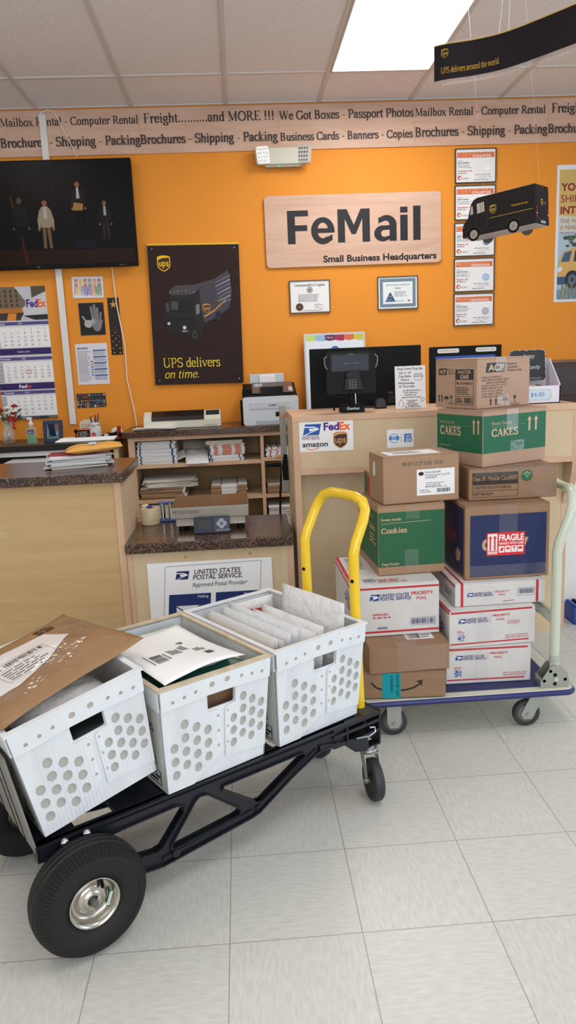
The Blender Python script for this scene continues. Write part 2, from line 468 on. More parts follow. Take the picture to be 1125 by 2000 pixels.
class Print:
    """ink laid on a flat face: 2-D marks in metres, each mark a hair above the last"""
    def __init__(s, M, step=0.00022):
        s.M, s.mb, s.z, s.step = M, MB(), step, step
    def up(s, n=1):
        s.z += s.step * n
        return s
    def tris(s, vs, fs, m):
        s.z += 6e-6
        s.mb.faces([s.M @ Vector((p[0], p[1], s.z)) for p in vs], fs, m)
    def poly(s, pts, col):
        m = ink(col) if isinstance(col, tuple) else col
        pts = list(pts)
        ar = sum(pts[i][0] * pts[(i + 1) % len(pts)][1] - pts[(i + 1) % len(pts)][0] * pts[i][1] for i in range(len(pts)))
        if ar < 0: pts.reverse()
        t = tessellate_polygon([[Vector((p[0], p[1], 0)) for p in pts]])
        fs = []
        for a, b, c in t:
            A, B, D = pts[a], pts[b], pts[c]
            fs.append((a, b, c) if (B[0] - A[0]) * (D[1] - A[1]) - (B[1] - A[1]) * (D[0] - A[0]) > 0 else (c, b, a))
        s.tris(pts, fs, m)
        return s
    def rect(s, x0, y0, x1, y1, col):
        return s.poly([(x0, y0), (x1, y0), (x1, y1), (x0, y1)], col)
    def line(s, x0, y0, x1, y1, w, col):
        d = Vector((x1 - x0, y1 - y0)).normalized() * w / 2
        return s.poly([(x0 - d.y, y0 + d.x), (x0 + d.y, y0 - d.x), (x1 + d.y, y1 - d.x), (x1 - d.y, y1 + d.x)], col)
    def path(s, pts, w, col):
        for a, b in zip(pts, pts[1:]): s.line(*a, *b, w, col)
        return s
    def box(s, x0, y0, x1, y1, w, col):
        s.rect(x0, y0, x1, y0 + w, col).rect(x0, y1 - w, x1, y1, col).rect(x0, y0, x0 + w, y1, col)
        return s.rect(x1 - w, y0, x1, y1, col)
    def disc(s, cx, cy, r, col, ry=None, n=20):
        return s.poly(circ(cx, cy, r, ry, n), col)
    def text(s, body, x, y, h=None, w=None, col=(20, 20, 24), bold=0.0, space=1.0, shear=0.0, align='l', rot=0):
        """h = cap height; w squeezes the whole line to that width"""
        vs, fs = text_tris(body, min(bold, .001) if 'M' in body else bold, space)
        if not vs: return s
        x0, x1 = min(v[0] for v in vs), max(v[0] for v in vs)
        ky = (h or 0.1) / 0.70
        kx = (w / (x1 - x0)) if w else ky
        W = (x1 - x0) * kx
        ox = {'l': 0, 'c': -W / 2, 'r': -W}[align]
        m = ink(col) if isinstance(col, tuple) else col
        ca, sa = math.cos(R(rot)), math.sin(R(rot))
        q = []
        for vx, vy in vs:
            px, py = (vx - x0) * kx + ox + shear * vy * ky, vy * ky
            q.append((x + px * ca - py * sa, y + px * sa + py * ca))
        s.tris(q, fs, m)
        return s
    def serif(s, body, x, y, h, w=None, col=(40, 36, 36), a=4.6, b=1.9, shear=0.0, rot=0, sl=8.0):
        ps = serif_polys(body, a, b, sl)
        x0 = min(p[0] for q in ps for p in q); x1 = max(p[0] for q in ps for p in q)
        ky = h / 66.0
        kx = w / (x1 - x0) if w else ky
        m = ink(col) if isinstance(col, tuple) else col
        ca, sa = math.cos(R(rot)), math.sin(R(rot))
        for q in ps:
            r = []
            for p in q:
                px, py = (p[0] - x0) * kx + shear * p[1] * ky, p[1] * ky
                r.append((x + px * ca - py * sa, y + px * sa + py * ca))
            s.z += 4e-6
            s.mb.faces([s.M @ Vector((p[0], p[1], s.z)) for p in r], [tuple(range(len(r)))], m)
        return s
    def lines(s, x0, y1, x1, y0, n, col=(90, 90, 96), fill=0.4, seed=1, rag=0.35):
        """small print that cannot be read"""
        rn = random.Random(seed)
        dy = (y1 - y0) / n
        for i in range(n):
            y, x = y1 - dy * (i + 1), x0
            e = x1 - (x1 - x0) * rag * rn.random()
            while x < e:
                l = min(e - x, dy * rn.uniform(0.8, 3.2))
                s.rect(x, y + dy * (0.5 - fill / 2), x + l, y + dy * (0.5 + fill / 2), col)
                x += l + dy * 0.45
        return s
    def bars(s, x0, y0, x1, y1, col=(25, 25, 28), seed=1, vertical=True):
        rn = random.Random(seed)
        t, e = (x0, x1) if vertical else (y0, y1)
        u = (e - t) / 60
        while t < e:
            w = u * rn.choice((0.7, 0.7, 1.4, 2.1))
            if vertical: s.rect(t, y0, min(e, t + w), y1, col)
            else: s.rect(x0, t, x1, min(e, t + w), col)
            t += w + u * rn.choice((0.7, 1.0, 1.8))
        return s
    def shield(s, cx, cy, h, brown=(53, 28, 18), gold=(255, 184, 28)):
        """parcel carrier's shield with ups lettering; cx, cy = centre"""
        w = h * 0.84
        def sh(k):
            p = [(-.5, .38), (-.42, .44), (-.25, .49), (0, .505), (.25, .49), (.42, .44), (.5, .38), (.5, -.1), (.46, -.22), (.35, -.33), (.2, -.42), (0, -.5), (-.2, -.42), (-.35, -.33), (-.46, -.22), (-.5, -.1)]
            return [(cx + a * w * k, cy + b * h * k) for a, b in p]
        s.poly(sh(1.0), gold); s.up()
        s.poly(sh(0.88), brown); s.up()
        top = [(cx - .44 * w, cy + .22 * h), (cx - .44 * w, cy + .34 * h), (cx - .2 * w, cy + .43 * h), (cx + .1 * w, cy + .44 * h), (cx + .44 * w, cy + .36 * h), (cx + .44 * w, cy + .345 * h), (cx + .1 * w, cy + .36 * h), (cx - .15 * w, cy + .33 * h)]
        s.poly(top, gold); s.up()
        s.text('ups', cx, cy - .16 * h, h=.40 * h, w=.74 * w, col=gold, bold=0.012, align='c'); s.up()
        return s
    def eagle(s, x, y, h, blue=(24, 44, 108), white=(245, 246, 250), w=None):
        """postal eagle-head emblem, slanted block"""
        w = w or h * 1.6
        sl = h * .22
        f = lambda a, b: (x + a * w + b * sl, y + b * h)
        s.poly([f(0, 0), f(1, 0), f(1, 1), f(0, 1)], blue); s.up()
        s.poly([f(0, .80), f(.55, .78), f(.90, .58), f(.93, .50), f(.35, .42), f(.30, .60), f(.7, .58), f(.5, .68), f(0, .70)], white)
        s.poly([f(.02, .0), f(.14, .0), f(.93, .50), f(.80, .50)], white)
        s.poly([f(.30, .62), f(.36, .35), f(.50, .36), f(.72, .47), f(.5, .55)], white); s.up()
        return s
    def fedex(s, x, y, h, w, a=(77, 20, 140), b=(255, 98, 0)):
        s.text('Fed', x, y, h=h, w=w * .58, col=a, bold=0.03)
        s.text('Ex', x + w * .59, y, h=h, w=w * .41, col=b, bold=0.03)
        return s
    def star(s, cx, cy, r, col, rot=0):
        return s.poly([(cx + (r if i % 2 == 0 else r * .4) * math.sin(rot + PI * i / 5), cy + (r if i % 2 == 0 else r * .4) * math.cos(rot + PI * i / 5)) for i in range(10)], col)
    def arrow(s, cx, y0, y1, w, col):
        sw = w * .42
        return s.poly([(cx - sw / 2, y0), (cx + sw / 2, y0), (cx + sw / 2, y1 - w * .8), (cx + w / 2, y1 - w * .8), (cx, y1), (cx - w / 2, y1 - w * .8), (cx - sw / 2, y1 - w * .8)], col)
    def umbrella(s, cx, y, h, col):
        s.poly([(cx + h * .6 * math.cos(R(t)), y + h * .5 + h * .5 * math.sin(R(t))) for t in range(0, 181, 15)], col)
        s.rect(cx - h * .04, y, cx + h * .04, y + h * .55, col)
        return s
    def glass(s, cx, y, h, col):
        s.poly([(cx - h * .25, y + h), (cx + h * .25, y + h), (cx + h * .2, y + h * .6), (cx, y + h * .42), (cx - h * .2, y + h * .6)], col)
        s.rect(cx - h * .04, y, cx + h * .04, y + h * .5, col).rect(cx - h * .2, y, cx + h * .2, y + h * .07, col)
        return s
    def done(s, name, parent=None):
        return s.mb.build(name, parent)

# ================================================================ the room
YW, ZC = 5.427, 2.93
def structure(o):
    o['kind'] = 'structure'
    return o

M_orange = mat('orange_wall_paint', (234, 150, 52), 0.62, spec=0.25, bump=0.25, bscale=220, bdist=0.0008)
M_white_wall = mat('white_wall_paint', (226, 226, 222), 0.7, spec=0.2)
M_maple = grain('maple_laminate', (214, 192, 160), (198, 174, 140), (5, 5, 2.2), 0.45, 0.3, 0.2, 0.75)
M_maple_h = grain('maple_laminate_horizontal', (200, 170, 124), (186, 154, 108), (1.6, 3, 16), 0.45, 0.3, 0.2, 0.75)
M_edge = grain('peach_edge_banding', (214, 178, 150), (200, 162, 132), (8, 8, 3), 0.45, 0.3)
M_granite = granite('granite_laminate')
M_dark = mat('dark_brown_panel', (70, 58, 48), 0.7)  # even dark brown, used on the modesty panel

# floor: square vinyl composition tiles, streaks turned on alternate tiles
def floor_material():
    m = mat('vinyl_tile', (205, 204, 196), 0.38, spec=0.4)
    nt = m.node_tree
    b = nt.nodes['Principled BSDF']
    ge = N(m, 'ShaderNodeNewGeometry')
    mp = N(m, 'ShaderNodeMapping')
    mp.inputs['Location'].default_value = (0.0902, -1.5125, 0)
    br = N(m, 'ShaderNodeTexBrick')
    br.offset = 0.0
    br.squash = 1.0
    for k, v in (('Scale', 1.0), ('Mortar Size', 0.0011), ('Mortar Smooth', 0.0), ('Bias', 0.0), ('Brick Width', 0.3048), ('Row Height', 0.3048)):
        br.inputs[k].default_value = v
    br.inputs['Color1'].default_value = (1, 1, 1, 1)
    br.inputs['Color2'].default_value = (0.965, 0.965, 0.965, 1)
    br.inputs['Mortar'].default_value = (0.50, 0.48, 0.45, 1)
    ck = N(m, 'ShaderNodeTexChecker')
    ck.inputs['Scale'].default_value = 1 / 0.3048
    ck.inputs['Color1'].default_value = (1, 1, 1, 1)
    ck.inputs['Color2'].default_value = (0, 0, 0, 1)
    nzs = []
    for sc in ((30, 130, 1), (130, 30, 1)):
        p = N(m, 'ShaderNodeMapping')
        p.inputs['Scale'].default_value = sc
        z = N(m, 'ShaderNodeTexNoise')
        z.inputs['Scale'].default_value = 1.0
        z.inputs['Detail'].default_value = 5
        nt.links.new(ge.outputs['Position'], p.inputs[0])
        nt.links.new(p.outputs[0], z.inputs['Vector'])
        nzs.append(z)
    mx = N(m, 'ShaderNodeMix', data_type='FLOAT')
    nt.links.new(ck.outputs['Fac'], mx.inputs[0])
    nt.links.new(nzs[0].outputs[0], mx.inputs[2])
    nt.links.new(nzs[1].outputs[0], mx.inputs[3])
    cr = N(m, 'ShaderNodeValToRGB')
    e = cr.color_ramp.elements
    e[0].position, e[0].color = 0.30, (*lin((200, 198, 190)), 1)
    e[1].position, e[1].color = 0.66, (*lin((213, 212, 205)), 1)
    nt.links.new(mx.outputs[0], cr.inputs[0])
    ml = N(m, 'ShaderNodeMix', data_type='RGBA', blend_type='MULTIPLY')
    ml.inputs[0].default_value = 1.0
    nt.links.new(ge.outputs['Position'], mp.inputs[0])
    nt.links.new(mp.outputs[0], br.inputs['Vector'])
    nt.links.new(mp.outputs[0], ck.inputs['Vector'])
    nt.links.new(cr.outputs[0], ml.inputs[6])
    nt.links.new(br.outputs['Color'], ml.inputs[7])
    nt.links.new(ml.outputs[2], b.inputs['Base Color'])
    return m

f = MB()
f.box(-3.0, 4.2, -2.7, YW + .1, -0.1, 0, floor_material())
structure(f.build('floor'))

def ceiling_material():
    m = mat('acoustic_ceiling_tile', (232, 230, 232), 0.9, spec=0.1)
    nt = m.node_tree
    ge = N(m, 'ShaderNodeNewGeometry')
    nz = N(m, 'ShaderNodeTexNoise')
    nz.inputs['Scale'].default_value = 150
    nz.inputs['Detail'].default_value = 2
    cr = N(m, 'ShaderNodeValToRGB')
    e = cr.color_ramp.elements
    e[0].position, e[0].color = 0.30, (*lin((178, 172, 170)), 1)
    e[1].position, e[1].color = 0.40, (*lin((240, 238, 240)), 1)
    nt.links.new(ge.outputs['Position'], nz.inputs['Vector'])
    nt.links.new(nz.outputs[0], cr.inputs[0])
    nt.links.new(cr.outputs[0], nt.nodes['Principled BSDF'].inputs['Base Color'])
    return m
f = MB()
f.box(-3.0, 4.2, -2.7, YW + .1, ZC + .004, ZC + .1, ceiling_material())
structure(f.build('ceiling'))

# suspended grid: runners 2 ft apart, cross tees 4 ft apart, wall angle
M_tbar = mat('painted_ceiling_grid', (216, 210, 206), 0.55)
g = MB()
x0, T = -0.6014, 0.6096
for i in range(-4, 8):
    x = x0 + T * i
    g.box(x - .012, x + .012, -2.7, YW, ZC - .004, ZC + .004, M_tbar)
for j in range(-5, 1):
    y = 4.8808 + 2 * T * j
    g.box(-3.0, 4.2, y - .012, y + .012, ZC - .003, ZC + .004, M_tbar)
g.box(-3.0, 4.2, YW - .02, YW, ZC - .002, ZC + .004, M_tbar)
structure(g.build('trim_1'))

f = MB()
f.box(-3.0, 4.2, YW, YW + .1, 0, ZC, M_orange)
structure(f.build('wall_back'))
f = MB()
f.box(-3.1, -3.0, -2.7, YW + .1, 0, ZC, M_white_wall)
structure(f.build('wall_left_unseen'))  # unseen side wall, added to limit the light coming in from the left

# low white partition that closes the space beside the register counter
f = MB()
f.box(1.475, 2.6, 3.46, 3.52, 0, 1.0, M_white_wall)
structure(f.build('wall_partition'))

# printed wood-look fascia band under the ceiling
M_band = grain('printed_wood_band', (216, 182, 162), (202, 164, 142), (1.4, 6, 13), 0.5, 0.3, 0.28, 0.62)
f = MB()
f.box(-3.0, 4.2, YW - .012, YW, 2.642, 2.918, M_band)
band = structure(f.build('trim_2'))
p = Print(frame((0, YW - .0122, 0), (1, 0, 0), (0, 0, 1)))
inkb = (46, 43, 48)
PL = 1.813
for k in (-1, 0, 1):
    ox = k * PL * 1.0
    if k < 1:
        dx = k * 2.706
        p.serif('Mailbox Rental - Computer Rental', 1.255 + dx, 2.827, .048, .882, inkb, a=5.8, b=2.3)
        p.serif('Freight..........and MORE !!!', 2.182 + dx + (-.007 if k else 0), 2.828, .056, .846, inkb, a=5.8, b=2.3)
p.serif('We Got Boxes - Passport Photos', .353, 2.826, .052, .892, inkb, a=5.8, b=2.3)
p.serif('Business Cards - Banners - Copies', .354, 2.698, .047, .884, inkb, a=5.8, b=2.3)
for bx in (-1.459, -.560, 1.254, 2.157): p.serif('Brochures - Shipping - Packing', bx, 2.70, .055, .897, inkb, a=5.8, b=2.3)
for k in range(7):      # vertical seams of the printed strip
    p.rect(-1.465 + k * .905, 2.643, -1.4636 + k * .905, 2.917, (190, 150, 120))
p.done('band_lettering', band)

# ---------------------------------------------------------------- fluorescent troffer over the register
t = thing('ceiling_light', 'bright fluorescent ceiling light panel, a lit white rectangle in the grid', 'ceiling light', (0.922, 4.265, ZC))
x_, y_ = 0.922, 4.265
f = MB()
M_lit = mat('lit_diffuser', (255, 253, 250), 0.5, emit=3.2)
f.box(-.285, .285, -.588, .588, -.006, -.002, M_lit)
f.build('diffuser', t)
f = MB()
for a in ((-.293, -.285, -.6, .6), (.285, .293, -.6, .6), (-.293, .293, -.6, -.588), (-.293, .293, .588, .6)):
    f.box(*a, -.009, .002, M_tbar)
f.build('light_frame', t)

# ================================================================ fixed furniture
def slab(name, label, cat, x0, x1, y0, y1, z0, z1, bev=.004):
    f = MB()
    cx, cy = (x0 + x1) / 2, (y0 + y1) / 2
    f.box(x0 - cx, x1 - cx, y0 - cy, y1 - cy, 0, z1 - z0, M_granite)
    return tag(f.build(name, loc=(cx, cy, z0), bevel=bev), label, cat)

# left service desk
t = thing('service_desk', 'tall maple laminate service desk at the far left under a dark granite top', 'counter', (-1.2, 3.06, 0))
f = MB(); f.box(-1.5, .674, 0, .018, .0, .838, M_maple_h); f.build('front_panel', t)
f = MB(); f.box(.674, .700, -.004, .44, .0, .838, M_maple); f.build('side_panel', t)
f = MB(); f.box(.6735, .7005, -.007, -.004, .0, .838, M_edge); f.build('edge_strip', t)
f = MB(); f.box(-1.5, -1.47, .018, .44, 0, .838, M_maple); f.build('side_panel', t)
p = Print(frame((0, -.0005, 0), (1, 0, 0), (0, 0, 1)))
p.rect(.20, .63, .235, .66, (196, 172, 130))
p.done('repair_patch', t)
slab('granite_worktop', 'dark granite laminate worktop on the left service desk, envelopes lying on it', 'worktop', -2.7, -.482, 3.03, 3.51, .840, .880)

# low scale counter
t = thing('scale_counter', 'low maple counter unit carrying the postal scale, postal sign on its front', 'counter', (-.16, 3.06, 0))
f = MB(); f.box(-.318, .322, 0, .018, 0, .540, M_maple); f.build('front_panel', t)
for a, b in ((-.338, -.318), (.322, .345)):
    f = MB(); f.box(a, b, 0, .43, 0, .540, M_maple); f.build('side_panel', t)
    f = MB(); f.box(a - .0005, b + .0005, -.003, 0, 0, .540, M_edge); f.build('edge_strip', t)
p = Print(frame((0, -.0002, 0), (1, 0, 0), (0, 0, 1)))
p.disc(-.10, .512, .008, (186, 152, 112)); p.done('screw_cap', t)
p = Print(frame((0, -.0002, 0), (1, 0, 0), (0, 0, 1)))
p.disc(.165, .512, .008, (186, 152, 112)); p.done('screw_cap', t)
slab('granite_worktop', 'low speckled brown granite worktop under the postal scale', 'worktop', -.500, .184, 3.035, 3.49, .541, .583)

# register counter with fascia, recessed lower panel and bracket-shaped ends
t = thing('register_counter', 'long maple register counter in the middle with a fascia board and recessed panel', 'counter', (.83, 3.3, 0))
f = MB(); f.box(-.592, .592, -.1, -.082, .832, 1.030, M_maple); f.build('fascia_board', t)
f = MB(); f.box(-.592, .592, -.102, -.08, .806, .832, M_edge); f.build('edge_strip', t)
f = MB(); f.box(-.592, .592, 0, .018, 0, .815, M_maple); f.build('lower_panel', t)
prof = [(0.0, 0), (.30, 0), (.30, 1.030), (-.1, 1.030), (-.1, .80), (-.095, .76), (-.075, .70), (-.03, .655), (0, .60)]
for a, b in ((-.618, -.592), (.592, .617)):
    f = MB()
    f.prism(prof if a > 0 else [(-.1 if i in (0, 8) else y, z) for i, (y, z) in enumerate(prof) if i in (0, 1, 2, 3)], M_maple, b - a, frame((a, 0, 0), (0, 1, 0), (0, 0, 1)))
    ys = [q for q in prof if q[0] <= 0] if a > 0 else [(-.1, 0), (-.1, 1.03)]
    ys = ys[1:] + ys[:1] if a > 0 else ys
    e = MB()
    if a > 0:
        for (ya, za), (yb, zb) in zip(ys, ys[1:]):
            e.poly([(a - .0005, ya - .001, za), (b + .0005, ya - .001, za), (b + .0005, yb - .001, zb), (a - .0005, yb - .001, zb)], M_edge)
    else:
        e.box(a - .0005, b + .0005, -.103, -.1, 0, 1.03, M_edge)
    f.build('end_panel', t)
    e.build('edge_strip', t)
f = MB(); f.box(-.620, .620, -.104, .30, 1.030, 1.056, M_edge); f.build('counter_top', t, bevel=.002)
f = MB(); f.box(-.592, .592, .30, .78, .735, .76, M_maple); f.build('inner_desk', t)
for a in (-.592, .57):
    f = MB(); f.box(a, a + .022, .30, .78, 0, .735, M_maple); f.build('inner_leg', t)

# wall shelving under granite
t = thing('shelving_unit', 'open maple shelving unit along the back wall, full of mailers and flat boxes', 'shelves', (.1, 5.0, 0))
X0, X1, DV = -.845, 1.5, .025
for nm, a in (('side_panel', (X0, X0 + .04, 0, .41, 0, .825)), ('divider_panel', (DV - .011, DV + .011, 0, .40, 0, .80)), ('side_panel', (X1 - .02, X1, 0, .41, 0, .825)),
              ('shelf', (X0 + .04, DV - .011, 0, .40, .620, .643)), ('shelf', (DV + .011, X1 - .02, 0, .40, .632, .655)),
              ('shelf', (X0 + .04, DV - .011, 0, .40, .386, .410)), ('shelf', (DV + .011, X1 - .02, 0, .40, .386, .410)),
              ('shelf', (X0 + .04, X1 - .02, 0, .40, .05, .075)), ('top_rail', (X0 + .04, X1 - .02, 0, .40, .800, .825))):
    f = MB(); f.box(*a, M_maple)
    f.box(a[0], a[1], a[2] - .002, a[2], a[4], a[5], M_edge)
    f.build(nm, t)
f = MB(); f.box(X0, X1, .40, .415, 0, .825, M_maple_h); f.build('back_panel', t)
slab('granite_worktop', 'granite laminate top of the wall shelving, laminator and printer on it', 'worktop', -.775, 1.62, 4.97, 5.42, .826, .866)

# desk along the back wall behind the service desk
t = thing('back_desk', 'dark edged desk along the back wall behind the left counter', 'desk', (-1.7, 5.05, 0))
M_blackedge = ridges(mat('ribbed_black_edge', (26, 24, 24), 0.4), 0, 90, .5)
f = MB(); f.box(-1.2, .90, -.10, .37, .775, .812, mat('dark_desk_top', (60, 52, 46), 0.35)); f.build('desk_top', t)
f = MB(); f.box(-1.2, .90, -.104, -.10, .774, .813, M_blackedge); f.build('edge_strip', t)
f = MB(); f.box(-1.2, .60, -.085, -.06, .742, .773, mat('white_drawer_front', (224, 224, 224), 0.5)); f.build('drawer_front', t)
for a in (-1.2, .86):
    f = MB(); f.box(a, a + .03, -.06, .37, 0, .774, M_maple); f.build('leg_panel', t)
f = MB(); f.box(-1.17, .86, .33, .35, .2, .774, M_dark); f.build('modesty_panel', t)

# white pull-out printer tray under the back desk
t = thing('paper_tray', 'white plastic paper tray standing open under the back desk', 'tray', (-1.32, 4.90, .60))
M_wp = mat('white_plastic', (214, 216, 220), 0.4)
f = MB(); f.box(-.17, .30, -.08, .2, 0, .02, M_wp).box(-.17, .30, -.08, .2, .10, .125, M_wp).box(-.17, -.15, -.08, .2, .02, .10, M_wp); f.build('tray_shell', t, bevel=.003)
f = MB(); f.box(-.15, .29, -.06, .18, .02, .055, mat('tray_inside', (90, 92, 98), .5)); f.build('paper_drawer', t)
# pedestal that carries the tray
f = MB(); f.box(-.2, .32, -.1, .24, 0, .6, M_maple); tag(f.build('pedestal_cabinet', loc=(-1.32, 4.90, 0)), 'plain pedestal cabinet under the white paper tray by the back wall', 'cabinet')

# ================================================================ things on the back wall
WF = YW - .001
M_paper = mat('white_paper', (238, 238, 240), 0.6, spec=0.3)
M_black = mat('black_plastic', (19, 19, 21), 0.5, spec=.12)
M_blackgloss = mat('black_gloss', (10, 10, 12), 0.25, spec=0.2)
M_brownposter = mat('brown_poster_board', (50, 36, 35), 0.55, spec=0.15)
def wframe(x, z, d=.004):
    return frame((x, -d, z), (1, 0, 0), (0, 0, 1))
GOLD = (255, 196, 20)

# television
t = thing('television', 'wide flat television at top left playing a dark stage scene', 'television', (-1.25, 5.40, 2.27))
f = MB(); f.box(-.62, .62, -.055, -.015, -.335, .335, M_black); f.build('housing', t, bevel=.004)
f = MB(); f.box(-.30, -.10, -.015, .026, -.15, .15, M_black); f.build('wall_bracket', t)
def screen_mat():
    m = mat('lit_screen', (6, 6, 7), 0.3, spec=0.15)
    return m
f = MB(); f.box(-.608, .608, -.0565, -.0555, -.313, .325, screen_mat()); sc = f.build('screen', t)
def glow(c, e=.8):
    m = mat('screen_%02x%02x%02x' % c, (4, 4, 4), 0.35, spec=.12)
    b = m.node_tree.nodes['Principled BSDF']
    b.inputs['Emission Color'].default_value = (*lin(c), 1)
    b.inputs['Emission Strength'].default_value = e
    return m
p = Print(frame((0, -.0568, 0), (1, 0, 0), (0, 0, 1)))
p.rect(-.605, -.312, .605, .324, glow((13, 11, 13))); p.up()
p.poly([(-.605, -.312), (.605, -.312), (.605, -.225), (-.605, -.205)], glow((38, 20, 13))); p.up()
for k in range(12):
    p.line(-.60 + k * .1, -.31, -.56 + k * .09, -.22, .003, glow((24, 13, 9)))
p.up()
p.poly([(-.105, -.30), (-.085, -.30), (-.16, .12), (-.175, .12)], glow((66, 32, 16)))
def figure(cx, y, h, coat, skin, legs, shirt=None, arm=0.0):
    q = lambda pts, c: p.poly([(cx + a * h * .82, y + b * h) for a, b in pts], glow(c))
    q([(-.10, .46), (-.11, .02), (-.03, .02), (-.01, .44), (.01, .44), (.04, .02), (.12, .02), (.10, .46)], legs); p.up()
    q([(-.13, .44), (-.15, .78), (-.07, .86), (.07, .86), (.15, .78), (.13, .44)], coat)
    q([(-.15, .78), (-.21, .58), (-.20, .42), (-.15, .42), (-.13, .6), (-.11, .8)], coat)
    q([(.15, .78), (.21 + arm, .58), (.20, .42), (.15, .42), (.13, .6), (.11, .8)], coat); p.up()
    if shirt: q([(-.03, .86), (-.045, .62), (.045, .62), (.03, .86)], shirt); p.up()
    p.disc(cx, y + .93 * h, .055 * h, glow(skin), .07 * h); p.up()
    q([(-.06, .95), (-.05, 1.01), (0, 1.03), (.055, 1.0), (.06, .95), (.0, .99)], (26, 18, 14)); p.up()
    for sx in (-1, 1): p.disc(cx + sx * .15 * h, y + .40 * h, .028 * h, glow(skin))
    p.up()
figure(.045, -.215, .31, (150, 134, 112), (134, 86, 64), (112, 84, 60), (176, 166, 150))
figure(-.325, -.20, .27, (46, 20, 18), (140, 92, 70), (112, 94, 80), (180, 172, 165))
figure(-.115, -.215, .33, (22, 22, 26), (72, 64, 60), (16, 16, 20))
figure(.265, -.08, .28, (34, 22, 22), (140, 88, 66), (10, 9, 10), (170, 165, 170))
p.poly([(.235, .07), (.295, .06), (.290, .02), (.225, .02)], glow((158, 118, 66)))
figure(.43, -.17, .25, (26, 24, 28), (130, 84, 64), (44, 36, 36), (160, 155, 155))
p.rect(.22, -.215, .36, -.165, glow((16, 22, 34)))
for k in range(5):
    p.path([(-.11 + k * .06 + .018 * math.cos(R(a)), .17 + .035 * math.sin(R(a))) for a in range(40, 320, 40)], .004, glow((60, 32, 18)))
p.text('TCL', -.04, -.330, h=.009, col=(150, 150, 155))
p.text('Roku TV', .50, -.330, h=.008, col=(120, 120, 125))
p.done('screen_picture', t)

# white cable channel and loose cords
def tagged(mb, name, label, cat, loc=None, group=None, **k):
    return tag(mb.build(name, loc=loc, **k), label, cat, group)
M_raceway = mat('white_raceway', (228, 226, 224), 0.45)
t = thing('cable_channel', 'white plastic cable channel running down the orange wall behind the television', 'cable cover', (-1.17, WF - .012, .9))
f = MB(); f.box(-.022, .022, -.012, 0, 0, 1.08, M_raceway); f.build('lower_cover', t, bevel=.003)
f = MB(); f.box(-.030, .014, -.012, 0, 1.66, 1.995, M_raceway); f.build('upper_cover', t, bevel=.003)
f = MB(); f.box(-.022, .014, -.008, .0, 1.08, 1.66, M_raceway); f.build('hidden_cover', t)
M_cord = mat('white_cord', (235, 228, 220), 0.5)
f = MB(); f.tube([(-1.19, 5.40, 2.895), (-1.14, 5.40, 2.915), (-1.098, 5.40, 2.905), (-1.055, 5.40, 2.81), (-.976, 5.40, 2.63)], .0035, M_cord)
tagged(f, 'cord', 'thin white cord slanting over the lettered wood band above the television', 'cord')
f = MB(); f.tube([(-.83, 5.415, 2.0), (-.815, 5.415, 1.928), (-.806, 5.418, 1.70), (-.785, 5.418, 1.52), (-.772, 5.418, 1.42), (-.777, 5.418, 1.195), (-.745, 5.418, .982), (-.734, 5.41, .87)], .0042, M_cord)
tagged(f, 'cord', 'white cord hanging from the television down the orange wall past the star strip', 'cord')

# three-month wall calendar
t = thing('wall_calendar', 'three month wall calendar with a delivery truck street photo on top', 'calendar', (-1.4575, WF, .95))
f = MB(); f.box(-.185, .185, -.005, 0, 0, .885, M_paper); f.build('backing_board', t)
p = Print(wframe(0, 0, .0052))
PUR = (52, 34, 104)
# photograph of a street
p.rect(-.185, .665, .185, .885, (196, 200, 208)); p.up()
p.poly([(-.185, .70), (-.185, .87), (-.12, .885), (-.02, .885), (.045, .79), (.04, .72)], (120, 104, 84)); p.up()
for k in range(5):
    for j in range(4):
        p.rect(-.165 + k * .037, .755 + j * .03, -.150 + k * .037, .775 + j * .03, (72, 60, 50))
p.rect(-.185, .715, .03, .745, (186, 116, 44)); p.up()
p.poly([(-.185, .665), (-.185, .715), (.03, .715), (.0, .665)], (62, 54, 52)); p.up()
p.poly([(-.09, .665), (-.075, .712), (-.02, .712), (-.03, .665)], (226, 140, 50)).rect(-.15, .68, -.135, .71, (210, 130, 50)); p.up()
p.poly([(.02, .745), (.185, .845), (.185, .705), (.03, .695)], (206, 208, 214)).poly([(.09, .885), (.185, .885), (.185, .85), (.09, .81)], (88, 76, 66)); p.up()
p.poly([(.02, .695), (.185, .700), (.185, .665), (.10, .665)], (38, 38, 42)); p.up()
p.fedex(.05, .75, .05, .13); p.up()
def month(z0, name, year, start, n):
    p.rect(-.185, z0 - .003, .185, z0 + .180, (214, 216, 222)); p.up()
    p.rect(-.185, z0 + .150, .185, z0 + .172, (86, 78, 140)); p.up()
    p.text(name, -.16, z0 + .156, h=.011, col=(238, 238, 245), bold=.02).text(year, -.02, z0 + .156, h=.011, col=(230, 230, 240))
    p.rect(-.148, z0 + .002, .185, z0 + .138, (246, 247, 250)).rect(-.185, z0 + .002, -.150, z0 + .138, (176, 180, 186)); p.up()
    c = start
    for d in range(1, n + 1):
        p.text(str(d), -.115 + (c % 7) * .045, z0 + .118 - (c // 7) * .0262 * (.83 if start + n > 35 else 1), h=.0135, col=(92, 94, 100), align='c')
        c += 1
    for r in range(5): p.text(str(40 + r + (start % 4)), -.168, z0 + .118 - r * .0262, h=.011, col=(225, 228, 232), align='c')
    p.up()
month(.484, 'October', '2025', 3, 31)
p.rect(-.185, .438, .185, .480, PUR); p.up(); p.text('fedex.com', 0, .452, h=.014, col=(225, 220, 240), align='c'); p.up()
month(.250, 'November', '2025', 6, 30)
p.box(-.002, .312, .040, .335, .003, (214, 60, 44)); p.up()
p.rect(-.185, .204, .185, .246, PUR); p.up(); p.fedex(-.055, .214, .022, .085, (240, 240, 246), (240, 84, 40)); p.up()
month(.022, 'December', '2025', 1, 31)
